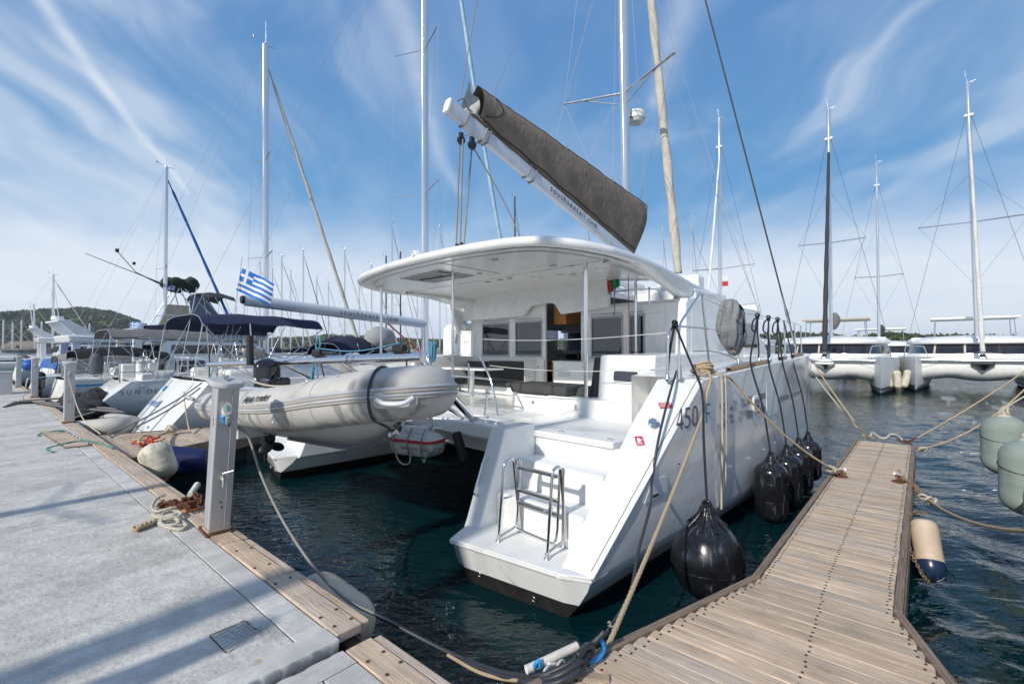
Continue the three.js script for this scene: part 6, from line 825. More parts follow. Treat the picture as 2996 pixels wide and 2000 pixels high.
// ================================================================ inflatable tender hung across the stern, davit, life raft
const hypalon = std(0xffffff, 0.62, { map: rep(tex(512, 256, (u, v) => { const a = fbm(u * 6, v * 6, 5, 5, 6, 6), s = smooth(0.5, 0.72, fbm(u * 26, v * 7, 9, 5, 26, 7)) * smooth(0.42, 0.62, fbm(u * 3, v * 3, 17, 3, 3, 3)); const k = 0.715 + 0.12 * (a - 0.5) - 0.20 * s; return [k, k * 0.985, k * 0.95]; }), 0.5, 1), bumpMap: rep(noise256, 1, 1), bumpScale: 0.004 });
const hypalonGrey = std(lin(0.44, 0.45, 0.47), 0.62, { map: clothMap });
{
  const t = thing('inflatable_tender', 'large pale grey inflatable dinghy hung across the catamaran stern', 'dinghy'), R = 0.25, ZC = -2.80;
  const side = (s) => [[-8.35, 1.60, 0.46], [-7.6, 1.61, 0.50], [-6.4, 1.68, 0.52], [-5.2, 1.78, 0.52], [-4.7, 1.85, 0.51], [-4.2, 1.93, 0.45], [-3.84, 1.985, 0.31], [-3.62, 2.01, 0.15]].map(([x, y, z]) => V(x, y, ZC + s * z));
  const ctrl = [...side(1), V(-3.555, 2.02, ZC), ...side(-1).reverse()], path = curveByLength(ctrl, 0.06);
  const tubeR = (u) => R * mix(0.84, 1, smooth(0.06, 0.34, Math.min(u, 1 - u))) * Math.min(1, 0.25 + Math.pow(Math.min(u, 1 - u) / 0.07, 0.6) * 0.75);
  const body = part('tube', sweep(path, (u) => tubeR(u), 28), hypalon, t);
  // rubbing strake: ribbed band round the outside
  const strake = (off, r, mat, nm) => { const pts = []; for (let i = 4; i < path.length - 4; i++) { const T = path[i + 1].clone().sub(path[i - 1]).normalize(), N = T.clone().cross(V(0, 1, 0)).normalize(), u = i / (path.length - 1); const out = N.multiplyScalar(-1); const q = path[i].clone().addScaledVector(out, tubeR(u) * Math.cos(off)).add(V(0, tubeR(u) * Math.sin(off), 0)); pts.push(q); } part(nm, sweep(pts, () => r, 7), mat, body); };
  const N0 = path[Math.floor(path.length * 0.25)]; const sgnTest = path[11].clone().sub(path[9]).normalize().cross(V(0, 1, 0)).normalize().multiplyScalar(-1).z; const flipS = sgnTest > 0 ? 1 : -1;
  for (const [o, r, m] of [[0.26, 0.017, hypalonGrey], [0.14, 0.017, std(lin(0.36, 0.33, 0.30), 0.7)], [0.02, 0.017, hypalonGrey], [-0.09, 0.013, std(lin(0.36, 0.33, 0.30), 0.7)]]) strake(flipS > 0 ? o : Math.PI - o, r, m, 'rubbing_strake');
  // reinforcing patch round the bow and glued seams
  const seam = (i) => { const p = path[i], T = path[i + 1].clone().sub(path[i - 1]).normalize(), a = T.clone().cross(V(0, 1, 0)).normalize(), b = T.clone().cross(a), o = []; for (let k = 0; k < 24; k++) { const q = k / 24 * 6.283; o.push(p.clone().addScaledVector(a, (R + 0.001) * Math.cos(q)).addScaledVector(b, (R + 0.001) * Math.sin(q))); } return tube(o, 0.004, 60, 5, true); };
  const near = (x) => { let k = 0; for (let i = 0; i < path.length / 2; i++) if (path[i].x < x) k = i; return k; };
  part('seam', [seam(near(-4.3)), seam(near(-5.9)), seam(near(-7.4))], hypalonGrey, body);
  // lettering on the near tube, bent round it
  { const x0 = onZ(706, 1158, ZC + 0.52 + 0.24).x, w = word('Aqua tender', 0.082, fontBold, 0.004), p = w.attributes.position, tw = w.userData.width; for (let i = 0; i < p.count; i++) { const a = p.getX(i), b = p.getY(i), k = near(x0 + a), c = path[k], ang = 0.40 + b / R; p.setXYZ(i, x0 + a, mix(path[k].y, path[Math.min(k + 1, path.length - 1)].y, 0.5) + (tubeR(k / (path.length - 1)) + 0.006) * Math.sin(ang), c.z + (tubeR(k / (path.length - 1)) + 0.006) * Math.cos(ang)); } w.computeVertexNormals(); part('lettering', w, greyInk, body); }
  // rigid hull below
  const rows = []; for (let i = 0; i <= 30; i++) { const u = i / 30, x = mix(-7.3, -3.92, u), half = 0.48 * (u < 0.6 ? 1 : Math.max(0.02, 1 - Math.pow((u - 0.6) / 0.4, 2.4))), yt = mix(1.46, 1.86, Math.pow(u, 1.2)), yk = 1.20 + 0.16 * u + 0.34 * Math.pow(Math.max(0, (u - 0.62) / 0.38), 2.2); rows.push([-1, -0.82, -0.55, 0, 0.55, 0.82, 1].map((k) => V(x, k === 0 ? yk : mix(yk, yt, Math.abs(k) < 0.7 ? Math.abs(k) * 0.75 : 0.41 + (Math.abs(k) - 0.55) * 1.31), ZC + k * half))); }
  const hl = part('hull', grid(rows, true), gelOld, t); part('keel_strip', tube(rows.slice(8).map((r) => r[3].clone().add(V(0, -0.012, 0))), 0.02, 60, 6), std(lin(0.16, 0.17, 0.19), 0.6), hl);
  part('transom', boxAt(-7.06, -7.0, 1.2, 1.86, ZC - 0.42, ZC + 0.42, 0.02), gelOld, t); part('floor', boxAt(-7.0, -5.3, 1.58, 1.61, ZC - 0.30, ZC + 0.30, 0.02), gelGrey, t); part('bench', boxAt(-5.6, -5.3, 1.80, 1.86, ZC - 0.4, ZC + 0.4, 0.02), gelGrey, t);
  const MID = Math.floor(path.length / 2), wrap = (x, a0, a1, dr = 0.012) => { const k = x > 0 ? MID - x : near(x), p = path[k], T = path[k + 1].clone().sub(path[k - 1]).normalize(), o = T.clone().cross(V(0, 1, 0)).normalize(); if (o.z < 0) o.negate(); const pts = []; for (let i = 0; i <= 16; i++) { const a = mix(a0, a1, i / 16); pts.push(p.clone().addScaledVector(o, (R + dr) * Math.cos(a)).add(V(0, (R + dr) * Math.sin(a), 0))); } return pts; };
  // handles, rings, patches
  const hd = near(-3.30) + 1, hp = wrap(4, -0.15, -0.15, 0.0)[0]; const hn = part('carry_handle', tube([V(-0.16, 0.01, 0), V(-0.09, -0.02, 0.05), V(0.07, -0.02, 0.06), V(0.15, 0.02, 0)], 0.021, 30, 8), whitePlastic, t); hn.position.copy(hp); hn.rotation.y = 0.85; part('handle_patch', at(slab(roundPoly(rectXY(-0.19, 0.19, -0.07, 0.07), 0.06), 0, 0.006, 0), 0, 0, -0.01), hypalon, hn);
  const rg = wrap(-5.0, -0.45, -0.45, 0.0)[0], rr = part('tow_ring', tube([V(-0.04, -0.02, 0.02), V(0, 0.05, 0.02), V(0.04, -0.02, 0.02)], 0.006, 24, 6, true), steel, t); rr.position.copy(rg); part('ring_patch', at(new THREE.CylinderGeometry(0.10, 0.10, 0.006, 24), 0.02, 0.03, -0.005, Math.PI / 2 + 0.35), hypalon, rr);
  const sh = part('rear_handle', tube([V(-0.10, 0, 0), V(-0.05, 0.03, 0.05), V(0.06, 0.03, 0.05), V(0.12, 0, 0)], 0.026, 24, 8), gelGrey, t); sh.position.copy(wrap(-7.9, 0.45, 0.45, 0.0)[0]);
  part('oar', [bar(onZ(705, 1134, -2.22), onZ(830, 1146, -2.22), 0.024, 0.024, 12), bar(onZ(810, 1144, -2.22), onZ(838, 1147, -2.22), 0.033, 0.033, 14)], alu, t);
  part('grab_line', [cord(hang(onZ(740, 1115, -2.25), onZ(895, 1118, -2.25), 0.05), 0.010), cord(hang(onZ(895, 1118, -2.25), onZ(990, 1112, -2.25), 0.04), 0.010)], ropeWhite, t); part('line_eyes', [onZ(895, 1118, -2.25), onZ(990, 1112, -2.25), onZ(745, 1113, -2.25)].map((p) => at(new THREE.TorusGeometry(0.03, 0.012, 6, 14), p.x, p.y, p.z)), steelDull, t);
  // bow painter wrapped over the tube
  one('bow_strap', sweep(curvePts([...wrap(7, 2.0, -0.9), V(-3.95, 1.66, ZC + 0.12), V(-3.98, 1.60, ZC + 0.04)], 90), () => 0.014, 9, 3, 150), wireDark, 'black braided strap round the bow tube of the dinghy', 'strap');
  part('bow_eye', [at(new THREE.TorusGeometry(0.04, 0.014, 8, 16), -3.99, 1.60, ZC + 0.02), at(rbox(0.10, 0.05, 0.06, 0.01), -4.02, 1.57, ZC, 0, 0.3, 0.4)], steelDull, t);
  // outboard engine
  const e = thing('outboard_motor', 'black outboard motor on the dinghy transom, propeller hanging below', 'outboard', [-7.12, 0, ZC]);
  part('cowling', [at(new THREE.CapsuleGeometry(0.15, 0.22, 6, 16).scale(0.9, 1, 1.25), 0.02, 2.04, 0, 0, 0, 0.1), boxAt(0.15, 0.45, 1.86, 2.04, -0.16, 0.16, 0.05)], blackGloss, e); part('leg', [boxAt(-0.07, 0.07, 1.05, 2.02, -0.05, 0.05, 0.03), boxAt(-0.09, 0.18, 1.24, 1.27, -0.09, 0.09, 0.01), slab([[-0.06, 1.10], [0.07, 1.10], [0.0, 0.82], [-0.03, 0.82]], -0.015, 0.015, 0.004)], blackPlastic, e);
  part('gearcase', at(new THREE.CapsuleGeometry(0.05, 0.18, 6, 12), 0.02, 1.08, 0, 0, 0, Math.PI / 2), blackPlastic, e); for (let k = 0; k < 3; k++) part('propeller_blade', new THREE.SphereGeometry(0.10, 12, 8).scale(0.25, 1, 0.7).translate(0, 0.09, 0).rotateY(0.5).rotateX(k * 2.094).translate(0.20, 1.09, 0), blackPlastic, e);
  part('bracket', boxAt(0.02, 0.14, 1.72, 1.96, -0.13, 0.13, 0.02), blackPlastic, e); part('tiller', bar(V(0.2, 2.0, 0.05), V(0.62, 2.12, 0.12), 0.03, 0.022, 10), blackPlastic, e); part('upright_handle', bar(V(-0.06, 2.2, 0.2), V(-0.08, 2.62, 0.2), 0.05, 0.042, 12), blackPlastic, e); part('fuel_line', tube([V(0.2, 1.95, 0.1), V(0.4, 1.85, 0.2), V(0.6, 1.9, 0.1), V(0.8, 1.75, 0)], 0.012, 20, 6), ropeRed, e);
}
{
  const a = cat.localToWorld(catPt(1238, 1044, 'f', -0.50)), b = cat.localToWorld(catPt(610, 1066, 'f', -1.30)), t = thing('davit_spar', 'long polished steel davit tube above the dinghy', 'davit'), P = (u) => a.clone().lerp(b, u);
  part('outer_tube', bar(P(0), P(0.36), 0.058, 0.055, 20), steel, t); part('middle_tube', bar(P(0.36), P(0.60), 0.050, 0.048, 20), steel, t); part('inner_tube', bar(P(0.60), P(1), 0.043, 0.043, 20), steel, t);
  for (const u of [0.22, 0.24, 0.585, 0.61]) part('collar', bar(P(u - 0.004), P(u + 0.004), 0.082, 0.082, 20), steel, t); part('end_plug', new THREE.SphereGeometry(0.045, 14, 10).translate(b.x, b.y, b.z), steelDull, t);
  const bm = (x) => catW(x, 1.42, 1.0);
  part('strut', bar(P(0.02), bm(-2.75), 0.05, 0.05, 14), steel, t); part('strut', bar(P(0.33), bm(-3.9), 0.045, 0.045, 14), steel, t); part('strut', bar(P(0.30), bm(-4.25), 0.045, 0.045, 14), steel, t); part('strut', bar(P(0.16), bm(-2.95), 0.026, 0.026, 12), steel, t); part('strut', bar(P(0.42), P(0.30).lerp(bm(-4.25), 0.35), 0.022, 0.022, 12), steel, t); part('strut', bar(P(0.55), catW(-6.4, 1.45, 1.0), 0.035, 0.035, 12), steel, t);
  for (const u of [0.07, 0.37]) { const p = P(u); part('winch_block', [at(rbox(0.20, 0.10, 0.09, 0.03), p.x, p.y + 0.10, p.z), at(new THREE.TorusGeometry(0.04, 0.012, 6, 14), p.x + 0.13, p.y + 0.08, p.z)], blackPlastic, t); }
  part('falls', [bar(P(0.05), V(-3.75, 2.1, -2.78), 0.008), bar(P(0.36), V(-5.3, 1.9, -2.78), 0.008)], blackCloth, t); part('cleat_loop', bend([P(0.0).add(V(0.02, 0.05, 0)), P(0).add(V(0.10, -0.05, 0.0)), P(0).add(V(0.14, -0.25, 0))], 0.012, 0.05), steel, t);
  one('blue_lifting_line', [cord([P(0.07).add(V(0, 0.16, 0)), P(0.22).add(V(0, 0.10, 0)), P(0.37).add(V(0, 0.16, 0))], 0.007, 0.05), tube([P(0.37).add(V(0, 0.30, 0)), P(0.37).add(V(-0.05, 0.2, 0)), P(0.37).add(V(-0.03, 0.14, 0)), P(0.37).add(V(0.06, 0.2, 0)), P(0.37).add(V(0.04, 0.31, 0))], 0.012, 40, 6, true), cord([P(0.39).add(V(0, 0, 0)), P(0.39).add(V(0, -0.3, 0.02)), P(0.39).add(V(0.03, -0.55, 0))], 0.012), tube([P(0.38).add(V(0, -0.06, 0)), P(0.38).add(V(-0.06, -0.2, 0)), P(0.38).add(V(0, -0.34, 0)), P(0.38).add(V(0.06, -0.2, 0))], 0.012, 30, 6, true)], ropeBlue, 'light blue line draped along the davit tube', 'rope');
  part('thin_post', bar(cat.localToWorld(catPt(612, 1020, 'f', -1.3)), cat.localToWorld(catPt(612, 1120, 'f', -1.3)), 0.010), blackPlastic, t);
}
{
  // life raft canister slung under the aft beam, its lettering upside down
  const c = cat.localToWorld(catPt(1222, 1288, 'f', 0.55)), t = thing('life_raft', 'white life raft canister with a red band slung under the aft beam', 'life raft', c.toArray(), 0.25), can = std(lin(0.66, 0.67, 0.66), 0.55, { map: rep(tex(256, 128, (u, v) => { const k = 0.86 + 0.14 * fbm(u * 8, v * 4, 3, 5, 8, 4) - 0.10 * smooth(0.5, 0.7, fbm(u * 30, v * 6, 9, 4, 30, 6)); return [k, k, k * 0.985]; }), 1) });
  const o = roundPoly([[-0.40, -0.22], [0.40, -0.22], [0.40, 0.22], [-0.40, 0.22]], 0.16, 5);
  const ring = (k, y) => { const r = o.map(([x, z]) => V(x * k, y, z * k)); r.push(r[0].clone()); return r; };
  part('lower_shell', grid([ring(0.02, -0.19), ring(0.80, -0.19), ring(0.92, -0.165), ring(0.98, -0.10), ring(1.0, 0.0)], true), can, t); const bd = part('red_band', grid([ring(1.0, 0.0), ring(1.012, 0.004), ring(1.012, 0.040), ring(1.0, 0.045)], true), redInk, t); part('upper_shell', grid([ring(1.0, 0.044), ring(0.88, 0.09), ring(0.62, 0.12), ring(0.55, 0.2), ring(0.02, 0.2)], true), can, t);
  for (const [x, z, r] of [[0.03, 0.222, 0], [0.36, 0.16, 0.9]]) { const w = part('lettering', [word('PLASTIMO', 0.042, font, 0.004).translate(-0.14, 0, 0), ...[boxAt(-0.03, 0.035, 0.058, 0.064, 0, 0.0015, 0.0004), boxAt(0.029, 0.035, 0.064, 0.11, 0, 0.0015, 0.0004), boxAt(-0.03, 0.029, 0.104, 0.11, 0, 0.0015, 0.0004), boxAt(-0.03, -0.024, 0.07, 0.104, 0, 0.0015, 0.0004), boxAt(-0.012, 0.018, 0.076, 0.082, 0, 0.0015, 0.0004), boxAt(-0.012, -0.006, 0.082, 0.095, 0, 0.0015, 0.0004), boxAt(-0.006, 0.018, 0.09, 0.095, 0, 0.0015, 0.0004)].map((g) => g.translate(0, -0.02 - 0.14, 0).rotateZ(Math.PI))], blackInk, t); w.position.set(x, -0.055, z); w.rotation.set(0, r, Math.PI); }
  part('strap', [-0.26, 0.0, 0.24].map((x) => tube([V(x, 0.2, 0.13), V(x, 0.06, 0.23), V(x, -0.1, 0.225), V(x, -0.19, 0.17), V(x, -0.2, 0)], 0.010, 24, 6)), ropeGrey, t); part('loose_line', [tube([V(-0.22, -0.1, 0.23), V(-0.18, -0.22, 0.24), V(-0.08, -0.30, 0.24), V(0.04, -0.27, 0.24), V(0.05, -0.1, 0.23)], 0.010, 40, 6), tube([V(0.27, 0.04, 0.21), V(0.29, -0.18, 0.2), V(0.27, -0.25, 0.2), V(0.24, -0.2, 0.2)], 0.010, 24, 6)], ropeWhite, t); part('hanger', [boxAt(-0.3, -0.24, 0.18, 0.42, -0.02, 0.02, 0.005), boxAt(0.2, 0.26, 0.18, 0.42, -0.02, 0.02, 0.005)], steelDull, t);
}
// ================================================================ neighbouring boats
// monohull: local frame, stern at f = 0, x to starboard
function loftHull(t, o) {
  const { len: Ln, hb, fb, rake = 0.9, mat = gelOld, foul = antifoul, stripe } = o, w = (u) => (u < 0.45 ? mix(o.sternW ?? 0.9, 1, smooth(0, 1, u / 0.45)) : Math.pow(Math.max(0, 1 - Math.pow((u - 0.45) / 0.55, 2.2)), 0.8)), sheer = (u) => fb * (1 + 0.16 * Math.pow(u, 1.5) + 0.03 * (1 - u));
  const prof = [[1, 1], [1.0, 0.8], [0.985, 0.55], [0.94, 0.3], [0.84, 0.12], [0.72, 0.04]], low = [[0.72, 0.04], [0.5, -0.12], [0.2, -0.2], [0, -0.22]];
  const skin = (pr, s) => { const rows = []; for (let i = 0; i <= 28; i++) { const u = i / 28; rows.push(pr.map(([a, b]) => { const y = b * sheer(u), f0 = rake * (y - 0) / fb, f1 = Ln - 0.25 * Ln * 0.12 * (1 - b); return L(s * hb * a * w(u) * (b < 0.3 && u > 0.6 ? mix(1, 0.7, (u - 0.6) / 0.4) : 1), y, mix(f0, f1, u)); })); } return grid(rows, s < 0); };
  const h = part('hull', [skin(prof, 1), skin(prof, -1)], mat, t); part('antifouling', [skin(low, 1), skin(low, -1)], foul, h);
  const tr = []; for (let k = 0; k <= 10; k++) { const v = k / 10, row = []; for (let j = -8; j <= 8; j++) { const a = j / 8, yb = 1 - v, p = [...prof, ...low.slice(1)]; let m = 1; for (let q = 0; q < p.length - 1; q++) if (yb <= p[q][1] && yb >= p[q + 1][1]) m = mix(p[q + 1][0], p[q][0], (yb - p[q + 1][1]) / (p[q][1] - p[q + 1][1])); if (yb < -0.2) m = 0.2; const y = yb * sheer(0); row.push(L(hb * (o.sternW ?? 0.9) * m * a, y, rake * y / fb - 0.14 * (1 - a * a))); } tr.push(row); }
  const tg = part('transom', grid(tr, false), mat, h); mat.side = THREE.DoubleSide;
  const dk = []; for (let i = 0; i <= 28; i++) { const u = i / 28, y = sheer(u), f = mix(rake, Ln, u); dk.push([-1, -0.97, -0.6, 0, 0.6, 0.97, 1].map((a) => L(hb * w(u) * a, y + (Math.abs(a) > 0.98 ? -0.01 : Math.abs(a) > 0.9 ? 0.02 : 0.03 + 0.05 * (1 - Math.abs(a))), f))); } part('deck', grid(dk, false), gelMatt, h);
  if (stripe) { const st = (s) => { const rows = []; for (let i = 1; i <= 28; i++) { const u = i / 28, y = 0.78 * sheer(u); rows.push([L(s * (hb * 0.999 * w(u) + 0.004), y, mix(rake * 0.78, Ln - 0.03, u)), L(s * (hb * w(u) + 0.004), y + 0.07, mix(rake * 0.85, Ln - 0.03, u))]); } return grid(rows, s < 0); }; part('stripe', [st(1), st(-1)], stripe, h); }
  return { h, sheer, w };
}
function rigMast(t, o) {                                  // mast with spreaders, stays, furled headsail, boom
  const { f, base = 1.6, top, r = 0.085, mat = alu, spread = [], hb = 1.6, len = 11, boom, cover, furl, furlR = 0.06, back = true, rake = 0.012, side = 1 } = o, M = (y) => L(o.x ?? 0, y, f - rake * (y - base));
  const m = part('mast', oval(M(base), M(top), r * 0.8, r * 1.25, 12), mat, t);
  part('masthead', [bar(M(top), M(top).add(V(0, 0.12, -0.0)), r * 0.8, r * 0.5, 8), bar(M(top).add(V(0.06, 0, 0)), M(top + (o.whip ?? 0.7)).add(V(0.06, 0, 0)), 0.008, 0.005, 5), bar(M(top + 0.12).add(V(-0.05, 0, -0.1)), M(top + 0.14).add(V(-0.05, 0.02, 0.45)), 0.010, 0.008, 5), at(rbox(0.03, 0.12, 0.10, 0.01), ...M(top + 0.18).add(V(-0.05, 0.02, 0.42)).toArray()), bar(M(top), M(top + 0.02).add(V(0.02, 0, -0.4)), 0.02, 0.015, 5)], mat === wireDark ? blackPlastic : steelDull, m);
  for (const [y, l, sw] of spread) for (const s of [-1, 1]) part('spreader', oval(M(y), M(y).add(V(s * l, 0.06, sw ?? 0.35)), 0.016, 0.04, 8), mat, m);
  for (const s of [-1, 1]) { let prev = M(top * 0.985 + base * 0.015); const wires = []; for (const [y, l, sw] of [...spread].sort((a, b) => b[0] - a[0])) { const tip = M(y).add(V(s * l, 0.06, sw ?? 0.35)); wires.push(bar(prev, tip, 0.0055, 0.0055, 5)); wires.push(bar(tip, M(Math.max(base + 1, y - (top - base) * 0.34)), 0.0045, 0.0045, 5)); prev = tip; } wires.push(bar(prev, L((o.x ?? 0) + s * hb, base - 0.1, f - 0.25), 0.006, 0.006, 5)); part('shrouds', wires, wireMat, m); }
  if (back) part('backstay', bar(M(top), L(o.x ?? 0, base - 0.1, 0.6), 0.005, 0.005, 5), wireMat, m);
  if (furl) { const a = L(o.x ?? 0, base - 0.1, o.bow ?? len - 0.3), b = M(top * 0.96), p = []; for (let i = 0; i <= 50; i++) p.push(a.clone().lerp(b, i / 50)); part('furled_headsail', sweep(p, (u, s, q) => furlR * (1 + 0.12 * Math.sin(q * 2 + s * 4)) * (u > 0.93 ? 0.35 : mix(1.1, 0.7, u)), 8), furl, m); }
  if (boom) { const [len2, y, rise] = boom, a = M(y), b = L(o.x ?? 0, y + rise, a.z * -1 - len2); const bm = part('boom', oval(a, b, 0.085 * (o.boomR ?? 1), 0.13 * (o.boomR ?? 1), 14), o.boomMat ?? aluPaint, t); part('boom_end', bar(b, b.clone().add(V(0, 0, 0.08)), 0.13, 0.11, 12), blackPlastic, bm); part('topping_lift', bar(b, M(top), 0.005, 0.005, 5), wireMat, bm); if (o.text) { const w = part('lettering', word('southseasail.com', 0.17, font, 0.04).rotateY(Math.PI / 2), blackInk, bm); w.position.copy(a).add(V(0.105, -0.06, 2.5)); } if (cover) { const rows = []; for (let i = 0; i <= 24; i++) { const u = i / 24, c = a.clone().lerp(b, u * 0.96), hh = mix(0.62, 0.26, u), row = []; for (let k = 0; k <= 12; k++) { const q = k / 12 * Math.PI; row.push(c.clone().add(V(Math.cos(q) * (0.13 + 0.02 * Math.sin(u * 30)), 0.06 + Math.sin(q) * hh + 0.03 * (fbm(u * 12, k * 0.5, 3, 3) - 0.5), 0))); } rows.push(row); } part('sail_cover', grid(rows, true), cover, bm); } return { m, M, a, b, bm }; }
  return { m, M };
}
function canopy(t, name, x0, x1, f0, f1, y, sag, mat, frame = steel, footF, footY = 1.8, arch = 0.22) {
  const rows = []; for (let i = 0; i <= 20; i++) { const u = i / 20, row = []; for (let j = 0; j <= 14; j++) { const v = j / 14 * 2 - 1; row.push(L(mix(x0, x1, (v + 1) / 2), y + arch * (1 - v * v * v * v) - 0.5 * Math.pow(Math.abs(u - 0.45), 2) * sag - (Math.abs(v) > 0.99 ? 0.10 : 0) - 0.03 * Math.abs(Math.sin(u * 3 * Math.PI)), mix(f0, f1, u))); } rows.push(row); }
  const under = rows.map((r) => r.map((p) => p.clone().add(V(0, -0.018, 0)))); const c = part(name, [grid(rows, false), grid(under, true)], mat, t);
  if (frame) for (const s of [x0, x1]) { const e = [0, 7, 13, 20].map((i) => rows[i][s === x0 ? 0 : 14].clone()); part('frame', [bar(e[0], L(s, footY, footF), 0.016), bar(e[1], L(s, footY, footF), 0.016), bar(e[2], L(s, footY, footF + 0.1), 0.016), bar(e[3], L(s, footY, footF + 0.2), 0.016), bar(e[0], L(s, footY, footF - 1.4), 0.013)], frame, c); }
  if (frame) for (const i of [0, 7, 13, 20]) part('hoop', tube(rows[i].map((p) => p.clone().add(V(0, -0.03, 0))), 0.015, 24, 6), frame, c);
  return c;
}
function rails(t, hb, y, f0, f1, n, close = true) { const gs = [], r = []; for (const s of [-1, 1]) { for (let i = 0; i <= n; i++) { const f = mix(f0, f1, i / n), ww = 1 - 0.75 * Math.pow(Math.max(0, (i / n - 0.4) / 0.6), 2); part('stanchion', bar(L(s * hb * ww, y, f), L(s * hb * ww, y + 0.65, f), 0.012, 0.012, 6), steel, t); if (i) { const fp = mix(f0, f1, (i - 1) / n), wp = 1 - 0.75 * Math.pow(Math.max(0, ((i - 1) / n - 0.4) / 0.6), 2); for (const h of [0.62, 0.33]) r.push(bar(L(s * hb * wp, y + h, fp), L(s * hb * ww, y + h, f), 0.004, 0.004, 5)); } } part('lifeline', r.splice(0), wireMat, t); } if (close) for (const s of [-1, 1]) part('pushpit', [bend([L(s * 0.35, y, f0 - 0.1), L(s * 0.35, y + 0.65, f0 - 0.1), L(s * hb, y + 0.65, f0 - 0.05), L(s * hb, y + 0.65, f0 + 0.9), L(s * hb, y, f0 + 0.95)], 0.014, 0.12), bar(L(s * hb, y, f0 - 0.02), L(s * hb, y + 0.64, f0 - 0.04), 0.013), bend([L(s * 0.35, y + 0.34, f0 - 0.1), L(s * hb, y + 0.34, f0 - 0.05), L(s * hb, y + 0.34, f0 + 0.9)], 0.011, 0.1)], steel, t); }
const wheel = (t, x, y, f, r = 0.42) => { const w = part('steering_wheel', [at(new THREE.TorusGeometry(r, 0.014, 8, 32), 0, 0, 0), ...[0, 1, 2].map((k) => bar(V(-r * Math.cos(k * 1.047), -r * Math.sin(k * 1.047), 0), V(r * Math.cos(k * 1.047), r * Math.sin(k * 1.047), 0), 0.007, 0.007, 5))], steel, t); w.position.copy(L(x, y, f)); part('wheel_pedestal', [boxAt(-0.12, 0.12, -0.75, -0.02, -0.35, -0.08, 0.05)], gel, w); return w; };
function greekFlag(label, origin, U, Vd, w, h, wave, sd, staff) {
  const t = thing('greek_flag', label, 'flag', origin.toArray(), 0, 'blue and white striped flags'), P = (u, v) => U.clone().multiplyScalar(u * w).addScaledVector(Vd, v * h).add(V(0.05 * wave * Math.sin(u * 7 + v * 2 + sd) * u, 0.03 * wave * Math.sin(u * 9 + sd) * u - 0.10 * u * u * h, 0.08 * wave * Math.sin(u * 8 + v + sd) * u));
  const blue = std(lin(0.02, 0.17, 0.55), 0.85, { side: THREE.DoubleSide }), white = std(lin(0.72, 0.73, 0.75), 0.85, { side: THREE.DoubleSide }), cell = (u0, u1, v0, v1) => { const r = []; for (let i = 0; i <= 10; i++) { const u = mix(u0, u1, i / 10); r.push([P(u, v0), P(u, (v0 + v1) / 2), P(u, v1)]); } return grid(r); };
  const s = 1 / 9, c = 5 / 9 * h / w, bl = [], wh = []; for (let k = 0; k < 9; k++) (k % 2 ? wh : bl).push(cell(k < 5 ? c : 0, 1, k * s, (k + 1) * s));
  bl.push(cell(0, c * 0.4, 0, 2 * s), cell(c * 0.6, c, 0, 2 * s), cell(0, c * 0.4, 3 * s, 5 * s), cell(c * 0.6, c, 3 * s, 5 * s)); wh.push(cell(0, c, 2 * s, 3 * s), cell(c * 0.4, c * 0.6, 0, 2 * s), cell(c * 0.4, c * 0.6, 3 * s, 5 * s));
  bl.forEach((g) => part('blue_cloth', g, blue, t)); wh.forEach((g) => part('white_cloth', g, white, t)); if (staff) part('halyard', bar(V(...staff[0]), V(...staff[1]), 0.008, 0.008, 5), wireMat, t); return t;
}
